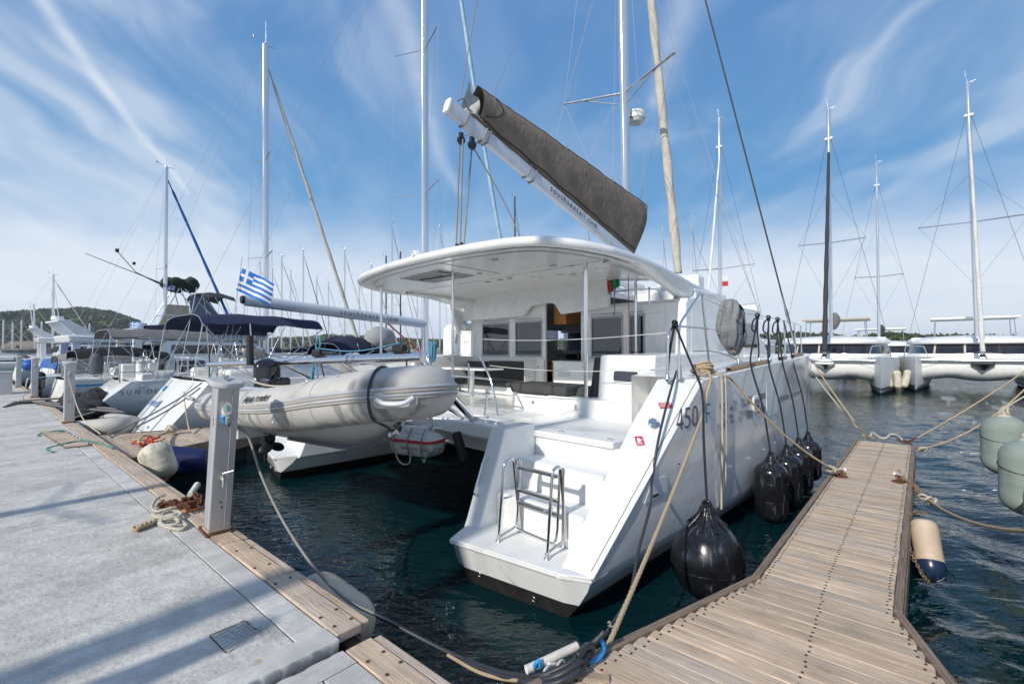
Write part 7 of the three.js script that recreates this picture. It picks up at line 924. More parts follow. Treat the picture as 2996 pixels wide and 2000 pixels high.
// ---- white yacht with the rounded transom, next along the quay
{
  const t = thing('white_yacht', 'white sailing yacht with rounded transom and navy bimini, next to the dinghy', 'yacht', [-15.15, 0.08, -2.75]); const wm = phys(lin(0.76, 0.77, 0.77), 0.25, { map: gelMap, clearcoat: 0.3 });
  const { h } = loftHull(t, { len: 12.6, hb: 1.95, fb: 1.5, rake: 1.15, sternW: 0.88, mat: wm });
  const sy = (y) => 1.15 * y / 1.5; for (const [x0, x1, y0, y1] of [[-0.85, -0.83, 0.2, 1.5], [0.85, 0.87, 0.2, 1.5]]) part('transom_joint', cord([L(x0, y0, sy(y0) - 0.11), L(x0 * 1.05, 0.9, sy(0.9) - 0.12), L(x0 * 1.15, y1, sy(y1) - 0.10)], 0.012), gelGrey, h); part('transom_joint', cord([L(-0.85, 0.32, sy(0.32) - 0.115), L(0.3, 0.32, sy(0.32) - 0.14), L(0.86, 0.32, sy(0.32) - 0.115)], 0.012), gelGrey, h);
  { const w = part('name_lettering', word('PAMPINELLA', 0.15, font, 0.0), blueInk, h); w.quaternion.setFromRotationMatrix(new THREE.Matrix4().makeBasis(V(1, 0, 0), V(0, 1.5, -1.15).normalize(), V(0, 1.15, 1.5).normalize())); w.position.copy(L(-1.25, 0.84, sy(0.84) - 0.148)); }
  part('transom_lamp', at(rbox(0.12, 0.16, 0.03, 0.02), ...L(-0.95, 1.28, sy(1.28) - 0.14).toArray(), -0.6), hoseBlue, h); for (const [x, y] of [[0.55, 0.42], [0.42, 0.2], [-0.1, 0.28]]) part('exhaust', at(new THREE.CylinderGeometry(0.04, 0.04, 0.03, 12), ...L(x, y, sy(y) - 0.14).toArray(), 0.9), steelDull, h);
  part('coaming', [boxAt(-1.6, -1.15, 1.5, 1.85, -1.6, -5.0, 0.12), boxAt(1.15, 1.6, 1.5, 1.85, -1.6, -5.0, 0.12)], gel, t); part('coachroof', sideSlab(roundPoly([[4.6, 1.5], [4.8, 2.05], [8.6, 1.95], [10, 1.6]], 0.15), -1.15, 1.15, 0.12), gel, t); part('coachroof_window', [boxAt(1.14, 1.156, 1.74, 1.92, -5.2, -8.0, 0.01), boxAt(-1.156, -1.14, 1.74, 1.92, -5.2, -8.0, 0.01)], darkGlass, t);
  part('cockpit_floor', boxAt(-1.15, 1.15, 1.1, 1.2, -1.4, -4.8, 0.02), teakStrip, t); part('helm_seat', [boxAt(-1.2, -0.4, 1.5, 1.6, -1.3, -1.75, 0.04), boxAt(0.4, 1.2, 1.5, 1.6, -1.3, -1.75, 0.04)], gel, t); wheel(t, -0.85, 2.15, 2.1, 0.46); wheel(t, 0.85, 2.15, 2.1, 0.46);
  rails(t, 1.72, 1.55, 1.35, 11.6, 7); canopy(t, 'bimini', -1.75, 1.75, 1.0, 4.1, 3.15, 0.5, navyTop, steel, 2.2, 1.6, 0.22); canopy(t, 'sprayhood', -1.2, 1.2, 5.0, 6.8, 2.5, 2.4, navyCloth, steel, 5.2, 1.95, 0.35); part('hood_front', sideSlab([[6.7, 1.95], [6.1, 2.5], [6.0, 2.5], [6.4, 1.95]], -1.15, 1.15, 0.01), navyCloth, t);
  const { M, a, b, bm } = rigMast(t, { f: 9.3, base: 1.9, top: 22, r: 0.135, mat: alu, spread: [[8.7, 1.55, 0.55], [14.6, 1.4, 0.5]], hb: 1.75, len: 12.6, boom: [6.75, 3.42, 0.42], boomR: 1.35, furl: null, rake: 0.006 });
  { const d = a.clone().sub(b).normalize(), w = part('lettering', word('southseasail.com', 0.165, font, 0.04), blackInk, bm); w.quaternion.setFromRotationMatrix(new THREE.Matrix4().makeBasis(d, V(1, 0, 0).cross(d), V(1, 0, 0))); w.position.copy(b).addScaledVector(d, 3.0).add(V(0.117, -0.07, 0)); }
  part('flag_staff', bar(L(-0.75, 1.7, 1.15), L(-0.62, 4.15, 1.5), 0.012), steel, t);
  part('radar_pole', [bar(L(1.55, 1.5, 1.2), L(0.95, 3.35, 1.9), 0.035, 0.03, 10)], steel, t); part('grey_cover_gear', lumpy(new THREE.SphereGeometry(0.45, 28, 20).scale(0.9, 0.9, 1.2), 0.25, 2.5, 9), cloth(lin(0.33, 0.34, 0.35)), t).position.copy(L(0.9, 2.75, 6.6));
  part('vang', bar(M(2.1), a.clone().lerp(b, 0.3), 0.03), ropeRed, t);
  one('light_blue_furled_sail', sweep(curvePts([atDepth(1310, -260, 22), atDepth(1395, 300, 24), atDepth(1470, 735, 26)], 60), (u, s, q) => 0.10 * (1 + 0.1 * Math.sin(q * 2 + s * 2)), 8), cloth(lin(0.45, 0.64, 0.78)), 'pale blue furled sail slanting down behind the boom end', 'sail');
}
greekFlag('large blue and white striped flag flying above the white boom end', atDepth(708, 784, 12.6), RIGHT.clone().multiplyScalar(0.9).add(V(0, -0.36, 0)).normalize(), V(-0.26, -1, 0.16).normalize(), 0.95, 0.62, 1.2, 1, [[-0.0, 0.3, 0], [-0.25, -3.2, 0.3]]);
one('stern_rope', cord(hang(onY(555, 1262, 0.66), V(-14.3, 1.35, -3.6), 0.12, 6), 0.016, 0.1), ropeCream, 'pale stern rope of the white yacht crossing the far pontoon', 'rope', 'stern ropes of the white yacht');
for (const [a, b, l] of [[onY(315, 1268, 0.72), V(-13.4, 1.62, -3.75), 'upper dark stern rope slanting across the rounded transom'], [onY(330, 1276, 0.70), V(-13.35, 1.5, -3.7), 'lower dark stern rope slanting across the rounded transom']]) one('stern_rope', cord(hang(a, b, 0.10, 6), 0.018, 0.1), ropeGrey, l, 'rope', 'stern ropes of the white yacht');
one('yacht_rope', cord([onY(215, 1222, 0.7), atDepth(330, 1180, 15.5), atDepth(420, 1128, 15.8)], 0.018, 0.1), ropeWhite, 'white rope rising from the second pedestal towards the rounded transom', 'rope');
// ---- grey-sided yacht beyond it
{
  const t = thing('grey_yacht', 'sailing yacht with a shaded grey side and grey bimini beyond the white yacht', 'yacht', [-21.3, 0.05, -1.95]);
  const { h } = loftHull(t, { len: 11.5, hb: 1.75, fb: 1.30, rake: 1.5, sternW: 0.9, mat: gelHull }); { const w = part('name_lettering', word('SUN ODYSSEY', 0.15, font, 0.06).rotateY(Math.PI / 2), greyInk, h); w.position.copy(L(1.62, 0.92, 1.25)); }
  part('coaming', [boxAt(-1.5, -1.1, 1.3, 1.6, -1.8, -5.0, 0.1), boxAt(1.1, 1.5, 1.3, 1.6, -1.8, -5.0, 0.1)], gel, t); part('coachroof', sideSlab(roundPoly([[4.8, 1.3], [5.0, 1.85], [8.3, 1.75], [9.4, 1.4]], 0.15), -1.05, 1.05, 0.1), gel, t); part('swim_steps', boxAt(-1.0, 1.0, 0.4, 0.55, -0.45, -1.3, 0.04), gel, t); part('gangway_post', boxAt(-0.25, 0.25, 0.5, 1.9, -1.5, -1.9, 0.06), gelMatt, t);
  part('winch', [at(new THREE.CylinderGeometry(0.10, 0.13, 0.22, 16), ...L(1.3, 1.72, 3.0).toArray()), at(new THREE.CylinderGeometry(0.10, 0.13, 0.22, 16), ...L(-1.3, 1.72, 3.0).toArray())], blackGloss, t); part('vent_post', lathe([[0.13, 0], [0.13, 0.6], [0.11, 0.66], [0.11, 0.74], [0.001, 0.76]], 16).translate(0.95, 1.3, -1.9), whitePlastic, t);
  rails(t, 1.62, 1.32, 1.25, 10.6, 7); canopy(t, 'bimini', -1.55, 1.55, 1.0, 3.9, 2.95, 0.4, greyCloth, steel, 2.3, 1.4, 0.2); canopy(t, 'sprayhood', -1.1, 1.1, 5.0, 6.4, 2.2, 2.4, greyCloth, steel, 5.2, 1.75, 0.3); wheel(t, 0, 1.95, 2.2);
  rigMast(t, { f: 6.4, base: 1.8, top: 15.6, r: 0.105, spread: [[6.4, 1.25, 0.25], [10.6, 0.95, 0.2]], hb: 1.5, len: 11.5, boom: [4.4, 2.95, 0.02], boomR: 1.2, cover: navyCloth, furl: sailCloth, furlR: 0.085, bow: 11.2, whip: 1.0, text: 1 });
  part('stern_bag', new THREE.CapsuleGeometry(0.2, 0.45, 6, 14).scale(0.7, 1, 1), cloth(lin(0.10, 0.12, 0.15)), t).position.copy(L(-1.35, 1.85, 1.05));
}
{ const t = thing('tied_dinghy', 'deflated-looking grey inflatable floating below the second pedestal', 'dinghy', [-17.5, 0.32, -2.3], 0.12); const p = [V(-1.6, 0, 0.55), V(-0.6, 0, 0.62), V(0.7, 0.02, 0.6), V(1.5, 0.1, 0.35), V(1.75, 0.14, 0), V(1.5, 0.1, -0.35), V(0.7, 0.02, -0.6), V(-1.6, 0, -0.55)]; const tb = part('tube', sweep(curvePts(p, 90), (u) => 0.24 * Math.min(1, 0.3 + Math.min(u, 1 - u) * 14), 18), hypalon, t); part('rubbing_strake', sweep(curvePts(p.map((q) => V(q.x * 1.10, q.y, q.z * 1.36)), 90), () => 0.03, 8), std(lin(0.03, 0.04, 0.07), 0.6), tb); part('floor', boxAt(-1.5, 1.3, -0.15, -0.1, -0.45, 0.45, 0.02), gelGrey, t); part('bow_cover', boxAt(0.2, 1.5, 0.16, 0.22, -0.5, 0.5, 0.03), blackCloth, t); }
{ seed(87); const t = thing('tarp_heap', 'heap of black tarpaulin and old tyres at the quay edge beyond the second pedestal', 'tarpaulin', [-20.4, 0.35, -2.5]), tm = cloth(lin(0.028, 0.03, 0.034), { bumpScale: 0.03 }); for (const [x, y, z, a, b, c] of [[-0.7, 0.25, 0, 0.8, 0.42, 0.6], [0.5, 0.18, 0.1, 0.9, 0.38, 0.6], [0.0, 0.42, -0.2, 0.5, 0.36, 0.45]]) part('fold', at(lumpy(new THREE.SphereGeometry(1, 40, 28), 0.38, 1.9, 11 + x * 3).scale(a, b, c), x, y, z), tm, t); for (let i = 0; i < 3; i++) part('tyre', at(new THREE.TorusGeometry(0.26, 0.10, 10, 22), -1.2 + i * 1.1, 0.0, 0.72, rnd(0, 0.4), rnd(-0.5, 0.5), 0), rubber, t); }
{ const t = thing('canopy_cruiser', 'white cabin cruiser with black canopy between the grey yacht and the tower boat', 'boat', [-27.2, 0, -2.2], 0.03); loftHull(t, { len: 8.6, hb: 1.5, fb: 1.2, rake: 0.3, sternW: 0.95, stripe: hoseBlue }); canopy(t, 'canopy', -1.35, 1.35, 0.6, 3.8, 2.35, 1.6, blackCloth, steel, 1.9, 1.2, 0.25); part('cabin', sideSlab(roundPoly([[3.4, 1.2], [3.9, 2.15], [5.0, 2.1], [7.0, 1.3]], 0.12), -1.15, 1.15, 0.08), gel, t); part('cabin_window', [boxAt(1.14, 1.16, 1.5, 1.95, -4.0, -5.2, 0.01), boxAt(-1.16, -1.14, 1.5, 1.95, -4.0, -5.2, 0.01)], darkGlass, t); part('outboard', [at(new THREE.CapsuleGeometry(0.2, 0.35, 6, 14), 0, 1.2, 0.35), boxAt(-0.08, 0.08, 0.1, 1.0, 0.25, 0.45, 0.03)], blackGloss, t); part('solar_panel', boxAt(-0.8, 0.8, 2.72, 2.75, -1.4, -2.6, 0.008), phys(lin(0.012, 0.016, 0.04), 0.1), t); rails(t, 1.4, 1.2, 0.5, 7.6, 5, true); }
{ const t = thing('boarding_plank', 'narrow boarding plank from the grey yacht stern to the quay', 'gangway', [-22.0, 0.78, -2.0], 0.06); part('plank', boxAt(-0.17, 0.17, 0, 0.05, -1.2, 1.0, 0.01), timber[1], t); part('handrail', bend([V(0.16, 0.04, 0.9), V(0.16, 0.75, 0.8), V(0.16, 0.8, -1.0)], 0.014, 0.06), steel, t); }
// ---- motor yachts beyond
function motorYacht(label, pos, turn, o) {
  const t = thing('motor_yacht', label, 'motor yacht', pos, turn), { len = 13, hb = 2.1, fb = 1.3 } = o; const { h } = loftHull(t, { len, hb, fb, rake: 0.4, sternW: 0.95, mat: o.hull ?? gelOld, stripe: o.stripe });
  part('deckhouse', sideSlab(roundPoly([[2.2, fb], [2.6, fb + 1.5], [7.2, fb + 1.45], [9.8, fb + 0.25]], 0.2), -hb * 0.8, hb * 0.8, 0.12), gel, t); part('window', [boxAt(hb * 0.79, hb * 0.81, fb + 0.75, fb + 1.25, -2.9, -7.4, 0.01), boxAt(-hb * 0.81, -hb * 0.79, fb + 0.75, fb + 1.25, -2.9, -7.4, 0.01), boxAt(-hb * 0.7, hb * 0.7, fb + 0.1, fb + 1.3, -2.38, -2.46, 0.01)], darkGlass, t);
  part('flybridge', sideSlab(roundPoly([[1.0, fb + 1.62], [0.9, fb + 2.1], [6.4, fb + 2.1], [7.2, fb + 1.62]], 0.15), -hb * 0.85, hb * 0.85, 0.12), gel, t); part('roof_pillar', [boxAt(hb * 0.68, hb * 0.76, fb, fb + 1.6, -1.2, -1.6, 0.03), boxAt(-hb * 0.76, -hb * 0.68, fb, fb + 1.6, -1.2, -1.6, 0.03)], gel, t);
  if (o.arch) part('radar_arch', [sideSlab([[1.4, fb + 2.0], [0.5, fb + 3.0], [1.1, fb + 3.0], [2.6, fb + 2.0]], hb * 0.72, hb * 0.8, 0.03), sideSlab([[1.4, fb + 2.0], [0.5, fb + 3.0], [1.1, fb + 3.0], [2.6, fb + 2.0]], -hb * 0.8, -hb * 0.72, 0.03), boxAt(-hb * 0.8, hb * 0.8, fb + 2.9, fb + 3.02, -0.5, -1.1, 0.04)], gel, t), part('radar', at(new THREE.CylinderGeometry(0.3, 0.32, 0.22, 18), ...L(0, fb + 3.2, 0.8).toArray()), whitePlastic, t), part('aerial', [bar(L(0.5, fb + 3, 0.8), L(0.5, fb + 5.4, 0.5), 0.02), bar(L(-0.5, fb + 3, 0.8), L(-0.5, fb + 4.8, 0.6), 0.02)], whitePlastic, t);
  if (o.tower) { const q = (x, y, f) => L(x, fb + y, f); const tw = part('tower_frame', [-1, 1].flatMap((s) => [bar(q(s * 0.9, 2.1, 2.4), q(s * 0.6, 4.6, 3.6), 0.03), bar(q(s * 0.9, 2.1, 6.2), q(s * 0.6, 4.6, 3.9), 0.03), bar(q(s * 0.9, 2.1, 4.4), q(s * 0.6, 4.6, 3.7), 0.03), bar(q(s * 0.8, 3.0, 2.8), q(s * 0.8, 3.0, 5.6), 0.02)]), steel, t); part('windscreen', [sideSlab([[2.5, fb + 2.3], [3.0, fb + 3.6], [4.1, fb + 3.6], [3.9, fb + 2.3]], 0.78, 0.8, 0.002)], cloth(lin(0.42, 0.36, 0.28)), tw); part('clear_screen', sideSlab([[4.2, fb + 2.7], [4.1, fb + 4.2], [5.0, fb + 4.2], [6.0, fb + 2.7]], 0.7, 0.72, 0.002), cloth(lin(0.12, 0.17, 0.24)), tw); part('rolled_cover', [at(lumpy(new THREE.SphereGeometry(0.6, 24, 18).scale(0.9, 0.75, 1.0), 0.4, 2.4, 3), ...q(0, 4.85, 3.5).toArray()), at(lumpy(new THREE.SphereGeometry(0.55, 24, 18).scale(0.9, 0.85, 1.0), 0.4, 2.4, 6), ...q(0, 4.9, 4.3).toArray())], cloth(lin(0.02, 0.035, 0.022), { bumpScale: 0.05 }), tw); part('outrigger', [bar(q(0.6, 4.5, 3.6), q(0.6, 6.0, -0.6), 0.03, 0.015), bar(q(0.6, 4.6, 3.0), q(0.4, 5.3, 1.6), 0.04, 0.03), bar(q(0.4, 5.3, 1.6), q(0.4, 6.3, 0.8), 0.02), at(rbox(0.16, 0.2, 0.16, 0.04), ...q(0.4, 6.4, 0.75).toArray()), at(rbox(0.14, 0.16, 0.14, 0.04), ...q(0.4, 5.8, 1.5).toArray())], blackPlastic, tw); }
  if (o.tarp) part('blue_tarp', sideSlab(roundPoly([[0.3, fb - 0.1], [0.5, fb + 0.6], [4.2, fb + 0.9], [5.6, fb + 0.1]], 0.2), -hb * 1.01, hb * 1.01, 0.05), blueTarp, t);
  if (o.hood) canopy(t, 'sun_hood', -hb * 0.6, hb * 0.6, 4.6, 6.4, fb + 4.3, 1.2, charcoal, steel, 6.4, fb + 2.1, 0.25);
  rails(t, hb * 0.93, fb, 3, len - 1, 6, false); return t;
}
motorYacht('white sport-fishing boat with a tall tower wrapped in a green cover', [-33.5, 0, -4.4], 0.05, { len: 14, hb: 2.3, fb: 1.5, tower: true, hood: true });
motorYacht('white motor yacht with radar arch and bright blue tarpaulin aft', [-41.5, 0, -2.8], 0.08, { len: 13, hb: 2.2, fb: 1.3, arch: true, tarp: true });
motorYacht('white motor yacht with dark windows low at the far left edge', [-66, 0, -3.2], 0.0, { len: 15, hb: 2.4, fb: 1.6, arch: true });
greekFlag('small blue and white striped flag below the white flybridge', atDepth(380, 940, 24), RIGHT.clone().add(V(0, -0.05, 0)).normalize(), V(-0.05, -1, 0).normalize(), 0.78, 0.44, 1.1, 3, [[0, 0.1, 0], [-0.4, -1.4, 0.2]]); greekFlag('tiny blue and white striped flag high on the mast with blue furled sail', atDepth(493, 835, 27.5), RIGHT.clone(), V(0, -1, 0), 0.40, 0.26, 1, 5); greekFlag('rolled blue and white striped flag hanging straight under the flybridge corner', atDepth(332, 955, 26), RIGHT.clone().multiplyScalar(0.25).add(V(0, -1, 0)).normalize(), V(0.5, -0.5, 0.4).normalize(), 0.6, 0.2, 1, 7);
// open boat with a grey sprayhood, farther along
{ const t = thing('hooded_boat', 'white motor boat under a grey cockpit hood, left of the blue tarpaulin', 'boat', [-33.2, 0, -1.9], 0.05); loftHull(t, { len: 8, hb: 1.4, fb: 1.0, rake: 0.3, sternW: 0.95, stripe: hoseBlue }); canopy(t, 'cockpit_hood', -1.25, 1.25, 0.9, 4.4, 2.1, 2.2, cloth(lin(0.30, 0.29, 0.27)), steel, 2.2, 1.05, 0.3); part('hood_side', [sideSlab([[1.0, 1.0], [1.4, 2.1], [3.6, 2.1], [4.6, 1.2], [4.6, 1.0]], 1.2, 1.23, 0.004), sideSlab([[1.0, 1.0], [1.4, 2.1], [3.6, 2.1], [4.6, 1.2], [4.6, 1.0]], -1.23, -1.2, 0.004)], cloth(lin(0.30, 0.29, 0.27)), t); part('cuddy', sideSlab(roundPoly([[4.2, 1.0], [4.4, 1.5], [6.8, 1.1]], 0.1), -1.1, 1.1, 0.06), gel, t); part('blue_cover', new THREE.SphereGeometry(0.35, 14, 10).scale(1.3, 0.8, 1), blueTarp, t).position.copy(L(-1.0, 1.7, 0.1)); rails(t, 1.3, 1.0, 0.6, 7, 5, false); }
// ---- sailing yachts and masts farther off: [photo x, photo y of the masthead, depth, mast colour, extras, label]
const farYachts = [
  [490, 490, 27.3, { furl: cloth(lin(0.02, 0.13, 0.42)), furlR: 0.09, spread: [[7.2, 1.1]] }, 'sailing yacht with a blue furled headsail, left of the striped flag'],
  [158, 803, 52, { furl: sailCloth, spread: [[7.0, 1.0]] }, 'sailing yacht with a single mast in front of the wooded hill'],
  [105, 890, 68, { lean: 1 }, 'far yacht whose mast leans right, at the left of the hill'], [10, 937, 90, {}, 'far yacht mast at the left picture edge before the hill'], [37, 945, 90, {}, 'far yacht mast, second from the left edge before the hill'], [63, 938, 92, {}, 'far yacht mast, third from the left edge before the hill'], [122, 942, 85, {}, 'far yacht mast above the right end of the brown shed roof'],
  [826, 748, 62, { spread: [[9, 1.1]] }, 'far yacht mast right of the striped flag, first of a pair'], [889, 729, 66, { furl: wireDark, spread: [[9, 1.1]] }, 'far yacht mast with a dark furled sail left of the thick grey stay'], [1010, 729, 64, { furl: sailCloth, spread: [[6, 1.1], [9, 1]] }, 'far yacht mast right of the thick grey stay'], [798, 785, 70, {}, 'far thin mast between the striped flag and the grey stay'],
  [1148, 645, 58, { furl: sailCloth, spread: [[9, 1.3]] }, 'far tall pale mast above the left tip of the cockpit roof'], [1131, 750, 62, { dark: 1 }, 'far black mast, left of two beside the tall pale one'], [1173, 738, 62, { dark: 1 }, 'far black mast, right of two beside the tall pale one'], [1288, 660, 60, { furl: sailCloth, spread: [[9, 1.2]] }, 'far pale mast between the white mast and the mainsheet'], [1088, 772, 58, {}, 'far short pink-brown mast above the left end of the cockpit roof'],
  [1508, 578, 55, { dark: 1, spread: [[8, 1.2]] }, 'far black mast rising under the brown sail bag'], [1720, 646, 60, {}, 'far mast behind the forward end of the boom'], [716, 800, 84, {}, 'far thin mast just right of the striped flag, lower than its neighbours'], [762, 766, 80, {}, 'far thin mast immediately left of the tall yacht mast by the flag'], [852, 792, 88, {}, 'far thin mast between the two taller far masts left of the grey stay'], [928, 806, 90, {}, 'far thin low mast under the thick grey stay'], [962, 822, 94, {}, 'far thin low mast right of the thick grey stay foot'], [1052, 812, 96, {}, 'far thin low mast under the left tip of the cockpit roof'], [208, 944, 98, {}, 'far small mast before the hill between the sport boat and the leaning mast'], [262, 948, 104, {}, 'far small mast before the right slope of the hill'], [1222, 770, 84, {}, 'far thin mast close left of the tall white mast'], [1590, 690, 80, {}, 'far thin mast behind the middle of the cockpit roof'], [1940, 672, 70, { spread: [[9, 1]] }, 'far thin mast behind the furled cream headsail'], [2026, 634, 75, {}, 'far thin mast right of the furled cream headsail']];
farYachts.forEach(([px, py, D, o, label], i) => {
  const top = atDepth(px, py, D), t = thing('distant_yacht', label, 'yacht', [top.x, 0, top.z], 0, 'sailing yachts moored farther off'), H = top.y, dark = o.dark ? wireDark : alu;
  t.position.add(V(0, 0, 5.5)); const sc = Math.min(1, H / 14); loftHull(t, { len: 10.5, hb: 1.6, fb: 1.15, rake: 0.5, mat: i % 4 === 2 ? phys(lin(0.03, 0.05, 0.12), 0.2) : gelOld });
  part('coachroof', sideSlab(roundPoly([[3.4, 1.15], [3.6, 1.6], [7, 1.55], [8.3, 1.25]], 0.15), -0.95, 0.95, 0.1), gel, t);
  rigMast(t, { f: 5.5, base: 1.3, top: H, r: Math.max(0.085, D * 0.0011), mat: dark, spread: (o.spread ?? [[H * 0.55, 1.0]]).map(([y, l]) => [Math.min(y, H * 0.7), l, 0.2]), hb: 1.35, len: 10.5, boom: [4, 2.1, 0.1], cover: [navyCloth, greyCloth, creamCloth, navyCloth][i % 4], furl: o.furl ?? sailCloth, furlR: o.furlR ?? 0.06, bow: 10.2, rake: o.lean ? 0.03 : 0.006, back: D < 60 });
  if (D < 60) canopy(t, 'sprayhood', -0.9, 0.9, 2.6, 3.8, 1.8, 2, [navyCloth, greyCloth][i % 2], null, 0, 0, 0.25);
});
// hulls seen low between the left boats
for (const [px, D, lab, c] of [[40, 34, 'white open boat at the quay just left of the third pedestal', hoseBlue], [95, 44, 'small white boat with a blue stripe between the far pedestals', hoseBlue], [860, 34, 'white boat with a dark canopy seen behind the navy bimini', null], [1010, 40, 'white boat with two pale inflatables on deck behind the dinghy', null]]) {
  const p = atDepth(px, 1000, D), t = thing('small_boat', lab, 'boat', [p.x, 0, p.z], 0.1); loftHull(t, { len: 8.5, hb: 1.5, fb: 1.25, rake: 0.3, stripe: c ?? undefined }); part('cabin', sideSlab(roundPoly([[2.6, 1.2], [3.0, 2.3], [5.0, 2.25], [6.6, 1.3]], 0.12), -1.1, 1.1, 0.08), gel, t); part('cabin_window', [boxAt(1.09, 1.11, 1.6, 2.05, -3.1, -5.0, 0.01), boxAt(-1.11, -1.09, 1.6, 2.05, -3.1, -5.0, 0.01), boxAt(-0.9, 0.9, 1.5, 2.1, -2.72, -2.8, 0.01)], darkGlass, t); if (!c) canopy(t, 'dark_canopy', -1.3, 1.3, 0.4, 3.2, 2.5, 1.2, navyCloth, steel, 1.4, 1.2, 0.3); rails(t, 1.4, 1.2, 0.5, 7.5, 5, false);
  if (px === 1010) for (const x of [-0.5, 0.9]) part('deck_tender', new THREE.CapsuleGeometry(0.3, 1.3, 8, 16).rotateX(1.57), hypalon, t).position.copy(L(x, 2.5, 4));
}
// ---- catamarans across the basin, bows towards the camera
function farCat(label, px, D, wdt, o) {
  const p = atDepth(px, 1000, D), t = thing('moored_catamaran', label, 'catamaran', [p.x, 0, p.z], o.turn, 'catamarans moored across the basin, bows this way'), hw = wdt / 2, s = wdt / 7.4;   // local: bow towards +z
  const G = (x, y, z) => V(x, y, z);
  for (const k of [-1, 1]) { const rows = [], boot = []; for (let i = 0; i <= 22; i++) { const u = i / 22, z = 0.25 - u * 11, w = (0.006 + 0.89 * Math.pow(Math.min(1, u / 0.42), 0.85)) * s, prof = [[1.0, 2.06 - 0.1 * u], [1, 1.6], [0.94, 1.0], [0.80, 0.4], [0.66, 0.12]], q = (pr) => [...pr.map(([a, y]) => G(k * (hw - 0.9 * s) + a * w, y, z + 0.07 * (y - 1) * (u < 0.1 ? 1 : 0))), ...pr.slice().reverse().map(([a, y]) => G(k * (hw - 0.9 * s) - a * w, y, z))]; rows.push(q(prof)); boot.push([0.72, 0.6, 0.3, -0.3, -0.6, -0.72].map((a, j) => G(k * (hw - 0.9 * s) + a * w, [0.12, 0, -0.2, -0.2, 0, 0.12][j], z))); } const h = part('hull', grid(rows, true), gelMatt, t); part('antifouling', grid(boot, true), antifoul, h); part('deck', grid(rows.map((r) => [r[0], r[0].clone().lerp(r[9], 0.5).add(V(0, 0.05, 0)), r[9]]), false), gel, h); part('boot_stripe', grid(rows.map((r) => [r[3].clone().lerp(r[4], 0.1).add(V(k * 0.012, 0, 0.0)), r[3].clone().lerp(r[4], 0.62).add(V(k * 0.012, 0, 0))]), false), greyInk, h); part('boot_stripe', grid(rows.map((r) => [r[6].clone().lerp(r[5], 0.1).add(V(-0.012, 0, 0)), r[6].clone().lerp(r[5], 0.62).add(V(-0.012, 0, 0))]), false), greyInk, h); }
  const inn = hw - 1.8 * s; const nac = []; for (let i = 0; i <= 14; i++) { const x = mix(-inn - 0.7 * s, inn + 0.7 * s, i / 14), d = 0.35 * Math.abs(Math.cos(i / 14 * Math.PI * 2)); nac.push([G(x, 1.95, -1.5), G(x, 1.93, -1.22), G(x, 1.7, -1.05), G(x, 1.25, -1.08), G(x, 0.95 - d * 0.5, -1.35), G(x, 0.8 - d * 0.5, -2.2), G(x, 0.8 - d * 0.4, -7)]); } part('bridge_deck', grid(nac, false), gelMatt, t); part('crossbeam', bar(G(-hw + 0.9 * s, 1.86, -0.9), G(hw - 0.9 * s, 1.86, -0.9), 0.11, 0.11, 12), alu, t); part('trampoline_deck', boxAt(-inn, inn, 1.84, 1.93, -1.5, -4.5, 0.03), gelMatt, t); 
  // wrap-round dark windows under the roof
  const cw = hw * 0.86, wz = -3.2; const arc = (y, r, dz) => { const o2 = []; for (let i = 0; i <= 24; i++) { const a = mix(-1, 1, i / 24); o2.push(G(a * cw * r, y, wz + dz - 2.6 * Math.pow(Math.abs(a), 4.5))); } return o2; };
  part('saloon_window', grid([arc(2.22, 1.0, 0), arc(2.86, 0.965, -0.36)], false), darkGlass, t); part('window_sill', grid([arc(1.6, 1.03, 0.12), arc(2.0, 1.03, 0.12), arc(2.24, 1.01, 0.05)], false), gel, t); part('saloon_roof', grid([arc(2.84, 0.98, -0.28), arc(2.90, 1.02, -0.05), arc(3.12, 1.01, -0.12), arc(3.32, 0.92, -0.8), arc(3.42, 0.4, -2.2), arc(3.44, 0.02, -3.2)], false), gel, t); part('roof_slab', boxAt(-cw * 0.95, cw * 0.95, 3.02, 3.3, -5.0, -9.0, 0.1), gel, t); part('saloon_back', boxAt(-cw * 0.95, cw * 0.95, 1.5, 3.05, -6.2, -8.6, 0.05), gel, t); for (const a of [-0.62, -0.2, 0.25, 0.6]) part('mullion', grid([0, 1].map((i) => { const f = (y, r, dz, b) => G(b * cw * r, y, wz + dz + 0.02 - 2.6 * Math.pow(Math.abs(b), 4.5)); return [f(2.22, 1.0, 0, a + i * 0.03), f(2.86, 0.965, -0.36, a + i * 0.03)]; })), a > 0 ? blackPlastic : creamCloth, t);
  if (o.bimini) { part('bimini_top', boxAt(-hw * 0.55, hw * 0.55, 4.55, 4.68, -6.6, -9.4, 0.05), o.bimini, t); part('bimini_post', [-1, 1].flatMap((k) => [bar(G(k * hw * 0.5, 3.2, -6.8), G(k * hw * 0.48, 4.6, -7.0), 0.03), bar(G(k * hw * 0.5, 3.2, -9.2), G(k * hw * 0.48, 4.6, -9.0), 0.03)]), steel, t); }
  // rig
  const mz = -4.6, M = (y) => G(o.lean ? o.lean * (y - 3.3) : 0, y, mz - 0.012 * (y - 3.3)), m = part('mast', oval(M(3.2), M(o.top), 0.12, 0.17, 14), alu, t); part('masthead', [bar(M(o.top), M(o.top + 0.8).add(V(-0.12, 0, 0)), 0.010, 0.006, 5), bar(M(o.top), M(o.top + 0.08).add(V(0.4, 0, 0)), 0.022, 0.014, 6)], steelDull, m);
